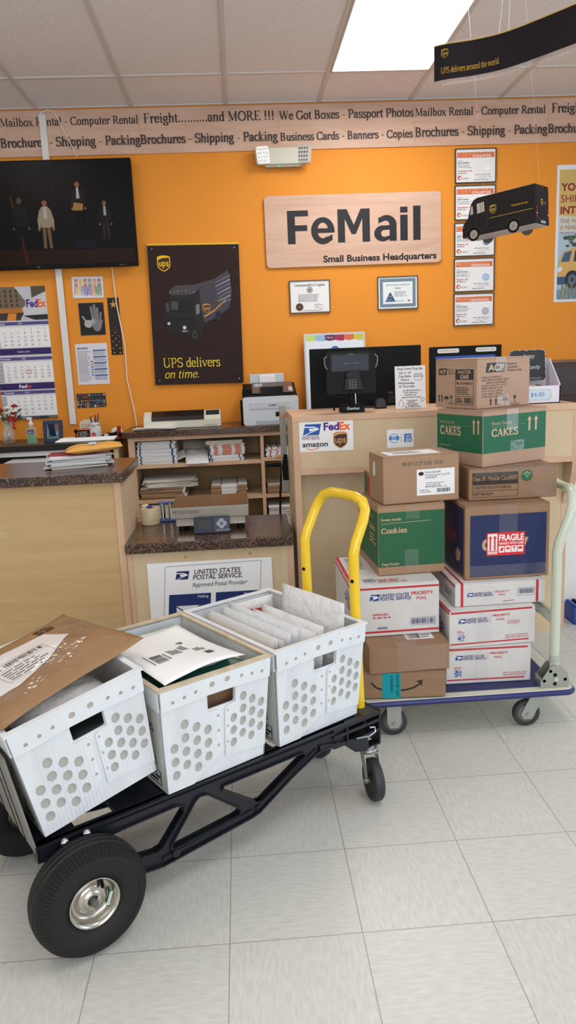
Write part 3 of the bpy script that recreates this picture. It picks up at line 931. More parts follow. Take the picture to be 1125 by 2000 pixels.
p.rect(-.185, 0, .185, .020, (60, 66, 80)); p.up()
for k, c in enumerate(((110, 128, 110), (70, 84, 110), (140, 150, 160), (96, 70, 78), (48, 54, 76), (130, 110, 90))): p.rect(-.18 + k * .061, .002, -.124 + k * .061, .018, c)
for z in (.433, .1995, .668):
    for k in range(46): p.disc(-.18 + k * .008, z + .001, .0016, (150, 150, 158), n=6)
o = p.done('printed_pages', t)

def sheet(name, label, cat, x0, x1, z0, z1, col=(238, 238, 240), thick=.0012, tilt=0, group=None):
    """flat paper fixed to the wall; returns thing (mesh) and its print frame with origin at its lower left"""
    w, h = x1 - x0, z1 - z0
    f = MB(); f.box(0, w, -thick, 0, 0, h, ink(col) if isinstance(col, tuple) else col)
    o = f.build(name, loc=(x0, WF, z0), rot=(0, R(tilt), 0))
    tag(o, label, cat, group)
    return o, Print(frame((0, -thick - .0001, 0), (1, 0, 0), (0, 0, 1))), w, h

o, p, w, h = sheet('crayon_drawing', "child's crayon drawing of a row of colourful people on the orange wall", 'drawing', -1.095, -.885, 1.746, 1.887, (232, 230, 234), tilt=1)
rn = random.Random(4)
for k, c in enumerate(((196, 70, 80), (214, 190, 70), (196, 60, 40), (70, 110, 190), (214, 130, 60), (90, 84, 84))):
    cx = .028 + k * .031
    p.rect(cx - .011, .075, cx + .011, .125, tuple(int(v * .6 + 90) for v in c)); p.up()
    p.disc(cx, .10, .009, (222, 180, 150)); p.up()
    for j in range(6):
        p.line(cx - .012 + j * .005, .075 + .005 * rn.random(), cx - .012 + j * .005 + rn.uniform(-.004, .004), .012 + .02 * rn.random(), .003, ((206, 120, 140), (226, 206, 110), (130, 140, 200), (150, 120, 196), (224, 160, 110), (110, 170, 130), (176, 150, 130))[(k + j // 3) % 7])
p.box(0, 0, w, h, .003, (200, 196, 200))
p.done('crayon_marks', o)

o, p, w, h = sheet('hand_photo', 'black and white print of two hands, a small palm on a larger one', 'picture', -1.064, -.895, 1.499, 1.713, (26, 26, 28))
p.box(0, 0, w, h, .004, (52, 52, 54)); p.up()
G1, G2 = (128, 128, 130), (176, 176, 178)
p.poly(circ(.115, .062, .030, .038), G1)
for x0_, y0_, x1_, y1_, ww in ((.092, .085, .083, .185, .015), (.107, .09, .105, .195, .016), (.122, .09, .124, .175, .015), (.136, .08, .146, .145, .013)): p.line(x0_, y0_, x1_, y1_, ww, G1).disc(x1_, y1_, ww / 2, G1)
p.line(.136, .05, .150, .10, .014, G1); p.up(4)
p.poly(circ(.058, .076, .028, .026), G2)
for x0_, y0_, x1_, y1_, ww in ((.075, .085, .098, .098, .008), (.078, .08, .104, .085, .008), (.075, .092, .092, .108, .008), (.045, .09, .022, .125, .010)): p.line(x0_, y0_, x1_, y1_, ww, G2).disc(x1_, y1_, ww / 2, G2)
p.done('photo_print', o)

o, p, w, h = sheet('star_strip', 'narrow black paper strip with gold stars on the orange wall', 'bookmark', -.867, -.790, 1.361, 1.741, (34, 26, 24), tilt=0)
p.star(.038, .335, .026, (214, 158, 70)); p.poly([(.034, .345), (.042, .345), (.040, .372)], (214, 158, 70)); p.up()
for k, (a, b, r) in enumerate(((.02, .21, .003), (.05, .20, .003), (.038, .185, .004), (.02, .17, .003), (.055, .165, .004), (.036, .15, .006), (.015, .13, .005), (.058, .125, .005), (.038, .11, .007), (.018, .09, .006), (.060, .088, .006), (.038, .065, .008), (.016, .045, .007), (.06, .045, .007), (.020, .016, .008), (.06, .014, .008))): p.star(a, b, r, (196, 150, 84))
p.done('star_print', o)

o, p, w, h = sheet('schedule_sheet', 'white printed schedule sheet with blue tables taped under the hand print', 'paper', -1.112, -.896, 1.168, 1.444, (226, 224, 236), tilt=0)
p.disc(.022, .245, .008, (90, 110, 130)).rect(.033, .24, .085, .250, (96, 130, 150)); p.up()
p.lines(.012, .23, .105, .08, 20, (130, 130, 142), seed=3)
p.lines(.012, .08, .105, .02, 8, (160, 160, 170), seed=5)
for k in range(5):
    p.rect(.118, .225 - k * .042, .206, .233 - k * .042, (66, 92, 150)); p.up()
    p.lines(.118, .225 - k * .042, .206, .197 - k * .042, 4, (120, 140, 176), seed=k, rag=.1)
for k, c in enumerate(((196, 60, 54), (220, 170, 60), (80, 130, 190), (90, 150, 190), (110, 150, 110), (80, 120, 200))): p.rect(.098, .150 - k * .018, .112, .160 - k * .018, c)
p.done('printed_tables', o)

o, p, w, h = sheet('photo_collage_card', 'small wide card covered in tiny crowd photographs, low on the orange wall', 'postcard', -1.134, -.934, 1.009, 1.107, (44, 42, 48))
rn = random.Random(9)
for i in range(12):
    for j in range(6): p.rect(.003 + i * .0163, .003 + j * .0155, .003 + i * .0163 + rn.uniform(.008, .0155), .003 + j * .0155 + rn.uniform(.006, .0145), rn.choice(((120, 84, 72), (176, 150, 140), (60, 66, 90), (150, 60, 56), (70, 90, 130), (200, 196, 190), (40, 40, 46), (90, 120, 110))))
p.up(); p.rect(.02, .038, .18, .058, (30, 28, 34)); p.up()
for i in range(11): p.rect(.028 + i * .0135, .044, .037 + i * .0135, .053, rn.choice(((90, 150, 190), (200, 90, 60), (210, 190, 80), (150, 180, 90))))
p.done('printed_photos', o)

# brown carrier poster board
t = thing('wall_poster', 'large brown poster board with a delivery truck and yellow slogan on time', 'poster', (-.584, WF, 1.145), (0, R(0.9), 0))
f = MB(); f.box(0, .612, -.018, -.006, 0, .93, M_brownposter); f.build('board', t)
f = MB(); f.box(0, .612, -.0185, -.006, .922, .934, mat('yellow_edge', (236, 190, 20), .5)); f.build('top_edge', t)
for x in (.03, .582):
    for z in (.03, .90):
        f = MB(); f.cyl((x, -.0185, z), (x, 0, z), .003, mat('steel', (190, 190, 195), .3, 1.0)); f.build('screw', t)
p = Print(wframe(0, 0, .0187))
p.shield(.104, .805, .104, (58, 38, 20), GOLD)
# truck, seen from its front corner, its tail streaking away
D1, D2, D3 = (30, 26, 28), (20, 17, 19), (66, 66, 76)
p.poly([(.13, .63), (.17, .66), (.28, .655), (.44, .70), (.53, .755), (.555, .62), (.535, .51), (.45, .45), (.36, .415), (.33, .325), (.29, .30), (.22, .345), (.12, .355), (.095, .39), (.10, .53), (.125, .56)], D1); p.up()
p.poly([(.13, .63), (.17, .66), (.30, .665), (.44, .70), (.53, .755), (.54, .735), (.44, .68), (.34, .645), (.29, .60), (.14, .60)], (72, 66, 74)); p.up()
p.poly([(.335, .64), (.44, .68), (.54, .74), (.555, .62), (.535, .51), (.45, .45), (.36, .41), (.34, .5)], (66, 62, 74)); p.up()
for k in range(7): p.poly([(.44 + k * .004, .675 - k * .024), (.54, .725 - k * .026), (.548, .717 - k * .026), (.44 + k * .004, .669 - k * .024)], (140, 140, 160) if k % 2 else (104, 104, 126))
p.up()
p.poly([(.135, .57), (.285, .565), (.28, .475), (.13, .49)], (18, 18, 20)).poly([(.14, .56), (.185, .555), (.185, .50), (.135, .505)], (70, 72, 76)).poly([(.10, .55), (.125, .55), (.125, .49), (.10, .49)], (64, 62, 66)); p.up()
p.poly([(.10, .46), (.30, .45), (.30, .37), (.22, .35), (.10, .39)], D2); p.up()
p.disc(.117, .412, .010, (200, 200, 200)).disc(.222, .383, .012, (214, 214, 214)).rect(.205, .352, .235, .365, (120, 140, 150)).disc(.242, .360, .004, (220, 120, 40))
p.poly([(.305, .53), (.33, .54), (.33, .475), (.305, .465)], (120, 124, 128)); p.up()
p.disc(.290, .335, .028, (14, 13, 14), .046); p.up(); p.disc(.290, .335, .018, (60, 58, 60), .032).disc(.455, .452, .02, (26, 30, 44), .034); p.up()
p.disc(.290, .335, .009, (24, 24, 26), .018)
p.poly([(.358, .445), (.43, .485), (.51, .555), (.51, .565), (.43, .497), (.358, .458)], (190, 140, 60))
p.poly([(.44, .545), (.49, .578), (.49, .583), (.44, .55)], (120, 96, 60)); p.up()
p.shield(.378, .508, .06, (60, 40, 26), (206, 150, 60))
for k in range(7): p.disc(.135 + k * .027, .612 + (.012 if 1 < k < 5 else .004), .004, (150, 110, 80) if k % 2 else (180, 170, 160), n=8)
p.serif('UPS delivers', .065, .118, .062, .39, (226, 196, 60), a=4.4, b=2.2)
p.serif('on time.', .068, .044, .055, .235, (226, 196, 60), a=4.2, b=2.2, shear=.22, sl=3.5)
p.done('printed_picture', t)

# shop sign
t = thing('shop_sign', 'large wood grain FeMail shop sign with rounded corners on the orange wall', 'sign', (.226, WF, 1.894))
f = MB(); f.prism(rrect(0, 0, 1.203, .461, .03), M_band, .012, frame((0, -.006, 0), (1, 0, 0), (0, 0, 1))); f.build('board', t, bevel=.001)
p = Print(wframe(0, 0, .0183))
def femail(p, k=(32, 32, 38)):
    """heavy sans lettering drawn as shapes"""
    B, X, H_ = .150, .166, .214
    P = lambda pts: p.poly([(x, B + z) for x, z in pts], k)
    E = lambda cx, cz, rx, rz, a0, a1, n=22: [(cx + rx * math.cos(R(a0 + (a1 - a0) * i / n)), cz + rz * math.sin(R(a0 + (a1 - a0) * i / n))) for i in range(n + 1)]
    P([(.151, 0), (.203, 0), (.203, .082), (.285, .082), (.285, .120), (.203, .120), (.203, .176), (.293, .176), (.293, H_), (.151, H_)])
    P(E(.390, .080, .080, .088, 0, 318) + E(.390, .082, .036, .050, 312, 0)[:-1] + [(.426, .080)])
    P([(.352, .066), (.470, .066), (.470, .096), (.352, .096)])
    P([(.430, .008), (.455, .018), (.455, .056), (.420, .040)])
    P([(.492, 0), (.541, 0), (.541, .150), (.586, .052), (.615, .052), (.660, .150), (.660, 0), (.712, 0), (.712, H_), (.650, H_), (.602, .112), (.555, H_), (.492, H_)])
    P([(.846, 0), (.895, 0), (.895, .105)] + E(.826, .105, .069, .063, 0, 128, 14) + [(.770, .154), (.770, .114), (.788, .122)] + E(.820, .100, .028, .032, 112, 0, 10) + [(.848, .092), (.846, .060)])
    o = E(.800, .050, .060, .052, 75, 290, 18); i_ = E(.812, .050, .024, .022, 285, 80, 12)
    P(o + [(.848, .012), (.848, .036)] + i_ + [(.848, .074), (.848, .104)])
    P([(.920, 0), (.971, 0), (.971, X), (.920, X)])
    P([(.920, .180), (.971, .180), (.971, H_ + .004), (.920, H_ + .004)])
    P([(1.009, 0), (1.060, 0), (1.060, H_ + .008), (1.009, H_ + .008)])
femail(p)
p.text('Small Business Headquarters', .388, .026, h=.042, w=.782, col=(30, 30, 36), bold=.034)
p.done('sign_lettering', t)

# emergency light
t = thing('emergency_light', 'beige two headed emergency light unit under the wood band', 'emergency light', (.365, YW - .014, 2.54))
M_beige = mat('beige_plastic', (206, 204, 190), 0.45)
f = MB(); f.box(-.135, .135, -.06, .0, 0, .105, M_beige); f.build('housing', t, bevel=.008)
f = MB(); f.box(-.12, .12, -.045, .0, -.012, .0, mat('beige_base', (170, 166, 150), .5)); f.build('base_plate', t)
f = MB(); f.ball((-.03, -.046, -.008), .004, mat('green_pilot', (40, 230, 90), .3, emit=2)); f.build('pilot_lamp', t)
M_lens = mat('led_lens', (214, 216, 216), 0.2, spec=.6, coat=.4)
for sx, yaw in ((-1, 12), (1, -30)):
    Mh = Matrix.Translation((sx * .140, -.055, .055)) @ Matrix.Rotation(R(yaw), 4, 'Z') @ Matrix.Rotation(R(sx * 6), 4, 'Y')
    f = MB(); f.prism(rrect(-.045, -.055, .045, .055, .015), M_beige, .03, Mh @ frame((0, .01, 0), (1, 0, 0), (0, 0, 1)))
    hd = f.build('lamp_head', t)
    f = MB()
    f.prism(rrect(-.041, -.051, .041, .051, .013), M_lens, .004, Mh @ frame((0, -.0205, 0), (1, 0, 0), (0, 0, 1)))
    for a in range(4):
        for b in range(4):
            f.cyl(Mh @ Vector((-.028 + a * .019, -.0245, -.036 + b * .024)), Mh @ Vector((-.028 + a * .019, -.0262, -.036 + b * .024)), .008, mat('led_reflector', (150, 152, 152), .2, .6), .004, n=10)
    f.build('lens', hd)

# framed certificates
M_frame = mat('dark_frame', (58, 54, 52), 0.4)
def framed(name, label, cat, x0, x1, z0, z1, group=None, fw=.006, d=.016, fc=None):
    w, h = x1 - x0, z1 - z0
    t = thing(name, label, cat, (x0, WF, z0), group=group)
    f = MB()
    f.box(0, fw, -d, 0, 0, h, fc or M_frame).box(w - fw, w, -d, 0, 0, h, fc or M_frame).box(fw, w - fw, -d, 0, 0, fw, fc or M_frame).box(fw, w - fw, -d, 0, h - fw, h, fc or M_frame)
    f.build('frame', t)
    f = MB(); f.box(fw, w - fw, -d + .006, -.001, fw, h - fw, M_paper); f.build('document', t)
    return t, Print(frame((0, -d + .0057, 0), (1, 0, 0), (0, 0, 1))), w, h
t, p, w, h = framed('framed_certificate', 'framed white certificate with a brown seal, below the left of the shop sign', 'certificate', .374, .654, 1.589, 1.807)
p.serif('Commonwealth of Virginia', .035, .178, .017, .21, (50, 50, 54), a=6)
p.disc(.14, .153, .020, (110, 112, 112)).up(); p.disc(.14, .153, .015, (190, 192, 192)).up(); p.disc(.14, .153, .008, (90, 92, 92))
p.lines(.06, .128, .22, .075, 7, (150, 150, 156), seed=11, rag=.2)
p.disc(.066, .042, .026, (112, 84, 60)).up(); p.disc(.066, .042, .021, (70, 48, 36)).up(); p.disc(.066, .042, .008, (140, 110, 80))
p.path([(.17, .045), (.18, .06), (.19, .045), (.20, .062), (.21, .05), (.23, .055)], .002, (90, 90, 96)); p.path([(.17, .03), (.19, .04), (.21, .025), (.225, .035)], .002, (90, 90, 96))
p.lines(.09, .022, .24, .012, 1, (160, 160, 166), seed=3)
p.done('printed_text', t)
t, p, w, h = framed('framed_certificate', 'framed completion certificate with a blue grey border and blue triangle', 'certificate', .984, 1.266, 1.591, 1.812)
p.rect(.012, .012, w - .012, h - .012, (226, 232, 236)); p.up()
p.rect(.016, .016, w - .016, h - .016, (112, 136, 152)); p.up(); p.rect(.034, .034, w - .034, h - .034, (232, 238, 240)); p.up()
for k in range(26):
    for zz in (.034, h - .034): p.disc(.036 + k * .0084, zz, .0042, (112, 136, 152), n=8)
for k in range(19):
    for xx in (.034, w - .034): p.disc(xx, .036 + k * .0083, .0042, (112, 136, 152), n=8)
p.up()
p.text('CERTIFICATE OF COMPLETION', .058, .158, h=.011, w=.168, col=(40, 110, 150), bold=.03)
p.text('FeMail', w / 2, .135, h=.012, col=(60, 64, 70), bold=.02, align='c')
p.poly([(.052, .052), (.125, .052), (.088, .118)], (36, 84, 128)); p.up(); p.poly([(.075, .085), (.10, .085), (.09, .095)], (220, 140, 70)).lines(.062, .075, .115, .055, 3, (130, 160, 190), seed=2)
p.lines(.118, .122, .21, .085, 5, (140, 144, 150), seed=12).lines(.13, .060, .19, .050, 1, (90, 150, 190), seed=3).rect(.21, .052, .226, .06, (70, 80, 90))
p.done('printed_text', t)

# column of five training certificates
GRP = None
spec = (('CERTIFICATE', 'COUNTER', 'Operations 101', 2.400, 2.619, (236, 240, 240), 'topmost in the column of five, with a white seal'),
        ('CERTIFICATE', 'COUNTER', 'Operations 102', 2.163, 2.387, (236, 238, 240), 'second from the top of five, behind the hanging truck roof'),
        ('CERTIFICATE', 'SHIPPING', 'Shipping 101', 1.925, 2.147, (120, 140, 170), 'middle of the column, behind the hanging truck front wheels'),
        ('PROFESSIONAL', 'CERTIFICATION', 'Shipping 102', 1.690, 1.914, (164, 190, 226), 'second from the bottom of the column, with a pale blue seal'),
        ('PROFESSIONAL', 'CERTIFICATION', 'Packing 101', 1.461, 1.680, (172, 178, 196), 'bottom of the column of five, with a grey seal'))
for i, (ti, su, red, z0, z1, seal, which) in enumerate(spec):
    t, p, w, h = framed('framed_certificate', 'orange headed certificate, ' + which, 'certificate', 1.518 + .002 * (4 - i), 1.803 + .0012 * (4 - i), z0, z1, 'orange headed certificates')
    p.rect(.014, h - .058, w - .014, h - .024, (214, 108, 60)); p.up()
    p.text(ti, .02, h - .052, h=.022, w=w - .05, col=(236, 176, 140)).up(2).text(su, .12, h - .054, h=.013, w=w - .155, col=(248, 236, 228), bold=.02); p.up()
    p.rect(.018, h - .079, .05, h - .076, (150, 150, 156)).text('April Graham', .018, h - .094, h=.010, col=(66, 70, 80), bold=.02)
    p.lines(.018, h - .100, .13, h - .124, 3, (150, 154, 162), seed=i)
    p.text(red, .018, h - .146, h=.011, col=(206, 72, 40), bold=.02).lines(.018, h - .150, .09, h - .162, 1, (120, 124, 132), seed=i + 4)
    p.disc(w - .06, .095, .025, seal); p.up(); p.disc(w - .06, .095, .018, tuple(min(255, v + 10) for v in seal)); p.up()
    p.disc(.030, .036, .014, (210, 92, 48)); p.up(); p.disc(.033, .034, .007, (236, 238, 240)).text('ACADEMY', .045, .026, h=.010, w=.05, col=(120, 124, 130))
    p.lines(.14, .058, w - .02, .048, 1, (140, 144, 152), seed=i + 9).path([(.16, .03), (.18, .042), (.19, .03), (.22, .044), (.25, .036)], .0016, (120, 124, 136)).lines(.13, .026, w - .04, .016, 1, (130, 134, 142), seed=i + 3)
    p.done('printed_text', t)

# poster at the right edge of the wall
o, p, w, h = sheet('wall_poster', 'white bordered poster with a yellow delivery van, at the right end of the wall', 'poster', 2.236, 2.80, 1.597, 2.500, (228, 234, 242), .002)
p.rect(.018, .02, w - .02, h - .03, (176, 196, 214)); p.up()
p.poly([(.018, h - .03), (w - .02, h - .03), (w - .02, .52), (.018, .58)], (208, 176, 104)); p.up()
p.poly([(.018, .58), (w - .02, .52), (w - .02, .44), (.018, .47)], (206, 206, 196)); p.up()
for k, s_ in enumerate(('YOUR', 'SHIPMENTS', 'INTERNATIONAL')): p.text(s_, .03, h - .165 - k * .075, h=.047, col=(134, 26, 52), bold=.03)
for k, s_ in enumerate(('THE WORLD', 'IS READY TO SHIP')): p.text(s_, .03, h - .375 - k * .043, h=.026, col=(140, 104, 36))
p.text('WE SIMPLIFY SHIPPING', .03, .455, h=.013, col=(176, 60, 80))
p.up(2)
for k in range(40):
    rr = rn.uniform(.01, .03)
    p.disc(.16 + rn.uniform(-.09, .2), .40 + rn.uniform(-.06, .07), rr, (64, 84, 66) if k % 2 else (84, 104, 76), rr * .6, n=7); p.up(.3)
# van
p.poly([(.02, .20), (.03, .28), (.06, .34), (.12, .36), (.35, .37), (.46, .35), (.52, .26), (.52, .14), (.02, .13)], (216, 172, 100)); p.up()
p.poly([(.04, .27), (.065, .33), (.12, .345), (.10, .27)], (70, 96, 124)).poly([(.13, .27), (.14, .345), (.25, .35), (.25, .28)], (50, 70, 100)); p.up()
p.poly([(.018, .23), (.05, .24), (.05, .21), (.018, .20)], (220, 226, 236)).rect(.018, .12, .10, .17, (60, 90, 130)); p.up()
p.disc(.125, .15, .052, (38, 46, 62), .062).disc(.43, .15, .05, (38, 46, 62), .06); p.up(); p.disc(.125, .15, .030, (96, 108, 126), .036).disc(.43, .15, .03, (96, 108, 126), .036); p.up()
p.disc(.125, .15, .012, (50, 58, 74), .015); p.up()
p.rect(.018, .02, w - .02, .085, (120, 150, 176)); p.up()
for k in range(60):
    a = rn.uniform(.03, .5)
    p.line(a, .02, a + rn.uniform(-.03, .03), rn.uniform(.06, .14), .004, rn.choice(((140, 132, 96), (96, 104, 70), (176, 168, 130))))
p.done('printed_picture', o)

# white activity board leaning behind the card reader
t = thing('whiteboard', 'white board with a strip of coloured squares leaning on the wall behind the card reader', 'board', (.455, 5.30, .867), (R(-6), 0, 0))
f = MB(); f.box(0, .425, 0, .012, 0, .584, mat('grey_rim', (196, 200, 206), .5)); f.build('board', t)
p = Print(wframe(0, 0, .0004))
p.rect(.012, .012, .413, .572, (224, 232, 242)); p.up()
for k, c in enumerate(((196, 216, 120), (150, 186, 220), (84, 34, 72), (164, 40, 84), (220, 110, 70), (200, 196, 70))): p.poly([(.013 + k * .0668, .571), (.013 + (k + 1) * .0668, .571), (.013 + (k + 1) * .0668, .535 - .006 * (k % 2)), (.04 + k * .0668, .53), (.013 + k * .0668, .538)], c)
p.up(); p.text('TECH', .153, .545, h=.014, col=(190, 150, 180), bold=.03)
p.disc(.215, .465, .030, (40, 70, 130)); p.up(); p.disc(.215, .465, .025, (60, 120, 200)); p.disc(.055, .36, .02, (60, 100, 110)); p.rect(.05, .06, .08, .14, (50, 100, 180)); p.lines(.1, .2, .38, .05, 8, (150, 160, 176), seed=8)
p.done('printed_picture', t)

# ================================================================ stock on the wall shelves
M_whitecard = mat('white_card', (226, 228, 232), 0.6, spec=.25)
M_creamcard = mat('cream_card', (206, 198, 188), 0.65, spec=.2)
M_kraftdull = mat('kraft_board', (150, 116, 84), 0.7, spec=.2, noise=.06, nscale=(60, 60, 60))
def flat_stack(name, label, cat, group, x, y, z, n, w, d, t, top, edge, stripes=(), jit=.006, seed=1, yaw=0):
    """n flat cartons or mailers lying in a pile; stripes = (x0, x1, colour) across each"""
    rn = random.Random(seed)
    f = MB()
    f.box(-w / 2, w / 2, -d / 2, d / 2, 0, t * .92, edge)
    f.box(-w / 2 + .0005, w / 2 - .0005, -d / 2 + .0005, d / 2, t * .92, t * .96, top)
    for a, b, c in stripes:
        f.box(a * w - w / 2, b * w - w / 2, -d / 2 - .0006, d / 2, .0003, t * .965, ink(c))
    o = f.build(name)
    tag(o, label, cat, group)
    for i in range(n):
        q = o if i == 0 else o.copy()
        if i: C.objects.link(q)
        q.location = (x + rn.uniform(-jit, jit), y + rn.uniform(-jit, jit) * .7, z + i * t)
        q.rotation_euler = (0, 0, R(yaw + rn.uniform(-1.5, 1.5) * (jit / .006)))
    return z + n * t

BL, RD, OR = (52, 76, 116), (176, 48, 48), (216, 140, 120)
zt = flat_stack('flat_mailing_box', 'blue striped folded box in the lower half of the white pile, top left shelf', 'box', 'blue striped boxes, lower pile', -.565, 5.17, .644, 11, .255, .30, .0088, M_whitecard, M_whitecard, ((.06, .10, BL), (.88, .93, BL)), .005, 2)
flat_stack('flat_mailing_box', 'blue striped folded box in the upper half of the white pile, top left shelf', 'box', 'blue striped boxes, upper pile', -.566, 5.18, zt + .001, 6, .245, .29, .0082, M_whitecard, M_whitecard, ((.05, .09, BL), (.86, .91, BL)), .006, 3)
zt = flat_stack('flat_mailing_box', 'navy striped flat box at the bottom of the right hand pile, top shelf', 'box', 'navy striped boxes, right pile', -.115, 5.16, .644, 4, .22, .28, .0095, M_whitecard, M_whitecard, ((.03, .08, BL), (.88, .92, BL)), .006, 5)
zt = flat_stack('priority_mailer', 'white card mailer with faint orange print, in the right hand pile on the top shelf', 'envelope', 'orange printed mailers, right pile', -.105, 5.16, zt + .001, 11, .225, .27, .0062, M_whitecard, M_whitecard, ((.10, .22, OR), (.35, .62, OR), (.72, .9, OR)), .005, 6)
flat_stack('padded_mailer', 'grey white padded mailer on the very top of the right hand pile, top shelf', 'envelope', 'padded mailers atop the right pile', -.115, 5.15, zt + .001, 4, .24, .26, .0065, M_creamcard, M_creamcard, (), .009, 7)
zt = flat_stack('flat_brown_box', 'folded brown edged box under the loose papers, left of the middle shelf', 'box', 'brown edged boxes, left pile', -.540, 5.16, .411, 8, .30, .30, .009, M_whitecard, M_kraftdull, ((.94, .985, M_whitecard and (222, 222, 224)),), .007, 8)
flat_stack('paper_mailer', 'loose white paper mailer in the untidy heap at the left of the middle shelf', 'envelope', 'untidy mailers, middle shelf', -.500, 5.16, zt + .001, 10, .33, .28, .0052, M_whitecard, M_creamcard, (), .022, 9, 3)
flat_stack('flat_mailing_box', 'folded flat box with red stripes, in the wide pile right of the middle shelf', 'box', 'red striped boxes, middle shelf', -.110, 5.15, .411, 9, .235, .32, .0085, M_whitecard, M_kraftdull, ((.26, .74, (224, 222, 220)), (.26, .29, RD), (.71, .74, RD)), .005, 10)
flat_stack('flat_mailing_box', 'white flat box with a red stripe, in the narrow right compartment of the top shelf', 'box', 'red striped boxes, right compartment', .252, 5.15, .656, 6, .20, .30, .0105, M_whitecard, M_whitecard, ((.12, .16, RD), (.34, .38, RD)), .006, 12)
flat_stack('flat_brown_box', 'brown folded box in the narrow right compartment of the middle shelf', 'box', 'brown boxes, right compartment', .262, 5.15, .411, 7, .22, .30, .0085, M_creamcard, M_kraftdull, (), .006, 13)
flat_stack('flat_mailing_box', 'white flat box edge with a red end, low behind the tape roll', 'box', 'white boxes low behind the tape roll', -.540, 5.16, .076, 30, .30, .30, .0098, M_whitecard, M_creamcard, ((.90, .94, RD),), .006, 14)
flat_stack('flat_mailing_box', 'white flat box lying low in the right compartment behind the black rod', 'box', 'white boxes low right compartment', .262, 5.12, .076, 28, .22, .30, .009, M_whitecard, M_creamcard, (), .006, 15)

def pillow(name, label, cat, M, w, h, t, m, wr=.15, seed=1, sub=(14, 10), group=None, bend=None, sag=0.0, seam=.06, parent=None):
    """soft mailer: a puffed sheet lying in local x (w) and y (h), t thick in the middle; seamed edges"""
    rn = random.Random(seed)
    nx, ny = sub
    ph = [(rn.uniform(2, 9), rn.uniform(2, 9), rn.uniform(0, 6.3), rn.uniform(.3, 1)) for _ in range(6)]
    def pt(i, j, side):
        u, v = i / nx, j / ny
        e = min(1.0, min(u, 1 - u) / (seam + .14)) * min(1.0, min(v, 1 - v) / (seam + .14))
        e = max(0, e) ** .55
        ww = sum(a * math.sin(p * u * 2 + q * v * 2 + s) for p, q, s, a in ph) / 6
        z = side * t / 2 * e * (1 + wr * ww * 2) + wr * t * ww * .9
        if bend: z += bend(u, v)
        return Vector(((u - .5) * w, (v - .5) * h, z + (0.0006 * side)))
    f = MB()
    for side in (1, -1):
        P = [[pt(i, j, side) for i in range(nx + 1)] for j in range(ny + 1)]
        if side < 0: P = [r[::-1] for r in P]
        f.grid(P, m)
    loop = [(i, 0) for i in range(nx)] + [(nx, j) for j in range(ny)] + [(i, ny) for i in range(nx, 0, -1)] + [(0, j) for j in range(ny, 0, -1)]
    for a, b in zip(loop, loop[1:] + loop[:1]):
        f.poly([pt(*a, -1), pt(*b, -1), pt(*b, 1), pt(*a, 1)], m)
    o = f.build(name, parent, weld=True)
    if M is not None: o.matrix_world = M
    if label: tag(o, label, cat, group)
    return o, pt

M_mailer = mat('white_poly_mailer', (216, 218, 222), 0.42, spec=.45, bump=.6, bscale=34, bdist=.010)
M_paperm = mat('paper_mailer', (208, 202, 192), 0.6, spec=.3, bump=.3, bscale=40, bdist=.004)
def TRS(x, y, z, rx=0, ry=0, rz=0):
    return Matrix.Translation((x, y, z)) @ Matrix.Rotation(R(rz), 4, 'Z') @ Matrix.Rotation(R(ry), 4, 'Y') @ Matrix.Rotation(R(rx), 4, 'X')
pillow('padded_mailer', 'white padded mailer sagging over the edge in the gap of the top shelf', 'envelope', TRS(-.310, 5.07, .688, 12, 0, 4), .15, .26, .022, M_mailer, .2, 3, bend=lambda u, v: -.018 * max(0, .5 - v) * 2)
pillow('padded_mailer', 'dull grey padded mailer propped behind the sagging white one, top shelf', 'envelope', TRS(-.310, 5.24, .722, 38, 4, 8), .20, .15, .016, M_paperm, .25, 4)
pillow('padded_mailer', 'dull mailer crumpled against the blue striped pile, top shelf', 'envelope', TRS(-.418, 5.09, .690, 20, -22, 0), .07, .12, .014, M_paperm, .25, 5)

# two card leaves folded into a tent low behind the scale
t = thing('folded_card', 'white card leaves leaning into a tent below the middle shelf, behind the scale', 'card', (-.13, 5.06, .081))
f = MB(); f.box(-.006, 0, 0, .25, 0, .355, M_whitecard); f.build('leaf', t, rot=(0, R(-33), 0), loc=(.195, 0, 0))
f = MB(); f.box(0, .006, 0, .25, 0, .355, M_whitecard); f.build('leaf', t, rot=(0, R(33), 0), loc=(-.195, 0, 0))

# ================================================================ machines on the shelving top
M_cream = mat('cream_casing', (216, 214, 200), 0.5)
t = thing('laminator', 'long cream laminator with a dark feed slot on the granite shelving top', 'laminator', (-.392, 5.17, .867))
f = MB(); f.prism([(-.085, .0), (.085, 0), (.085, .10), (-.02, .108), (-.075, .075), (-.085, .05)], M_cream, .508, frame((-.254, 0, 0), (0, 1, 0), (0, 0, 1))); f.build('casing', t, bevel=.006)
f = MB(); f.prism([(-.088, .052), (-.078, .078), (-.022, .1115), (-.018, .1095), (-.074, .075), (-.084, .05)], mat('smoked_slot', (34, 28, 26), .25), .345, frame((-.20, 0, 0), (0, 1, 0), (0, 0, 1))); f.build('feed_slot', t)
f = MB(); f.prism([(-.072, .080), (-.030, .1045), (-.031, .1065), (-.073, .082)], mat('dark_keypad', (40, 40, 42), .4), .088, frame((.158, 0, 0), (0, 1, 0), (0, 0, 1))); f.build('control_panel', t)
p = Print(frame((.254 - .11, -.0853, .012), (1, 0, 0), (0, 0, 1)))
p.text('ProfessorPlus 330', 0, .0, h=.008, w=.085, col=(120, 60, 50)); p.rect(.02, -.006, .08, -.004, (120, 116, 104))
p.done('lettering', t)

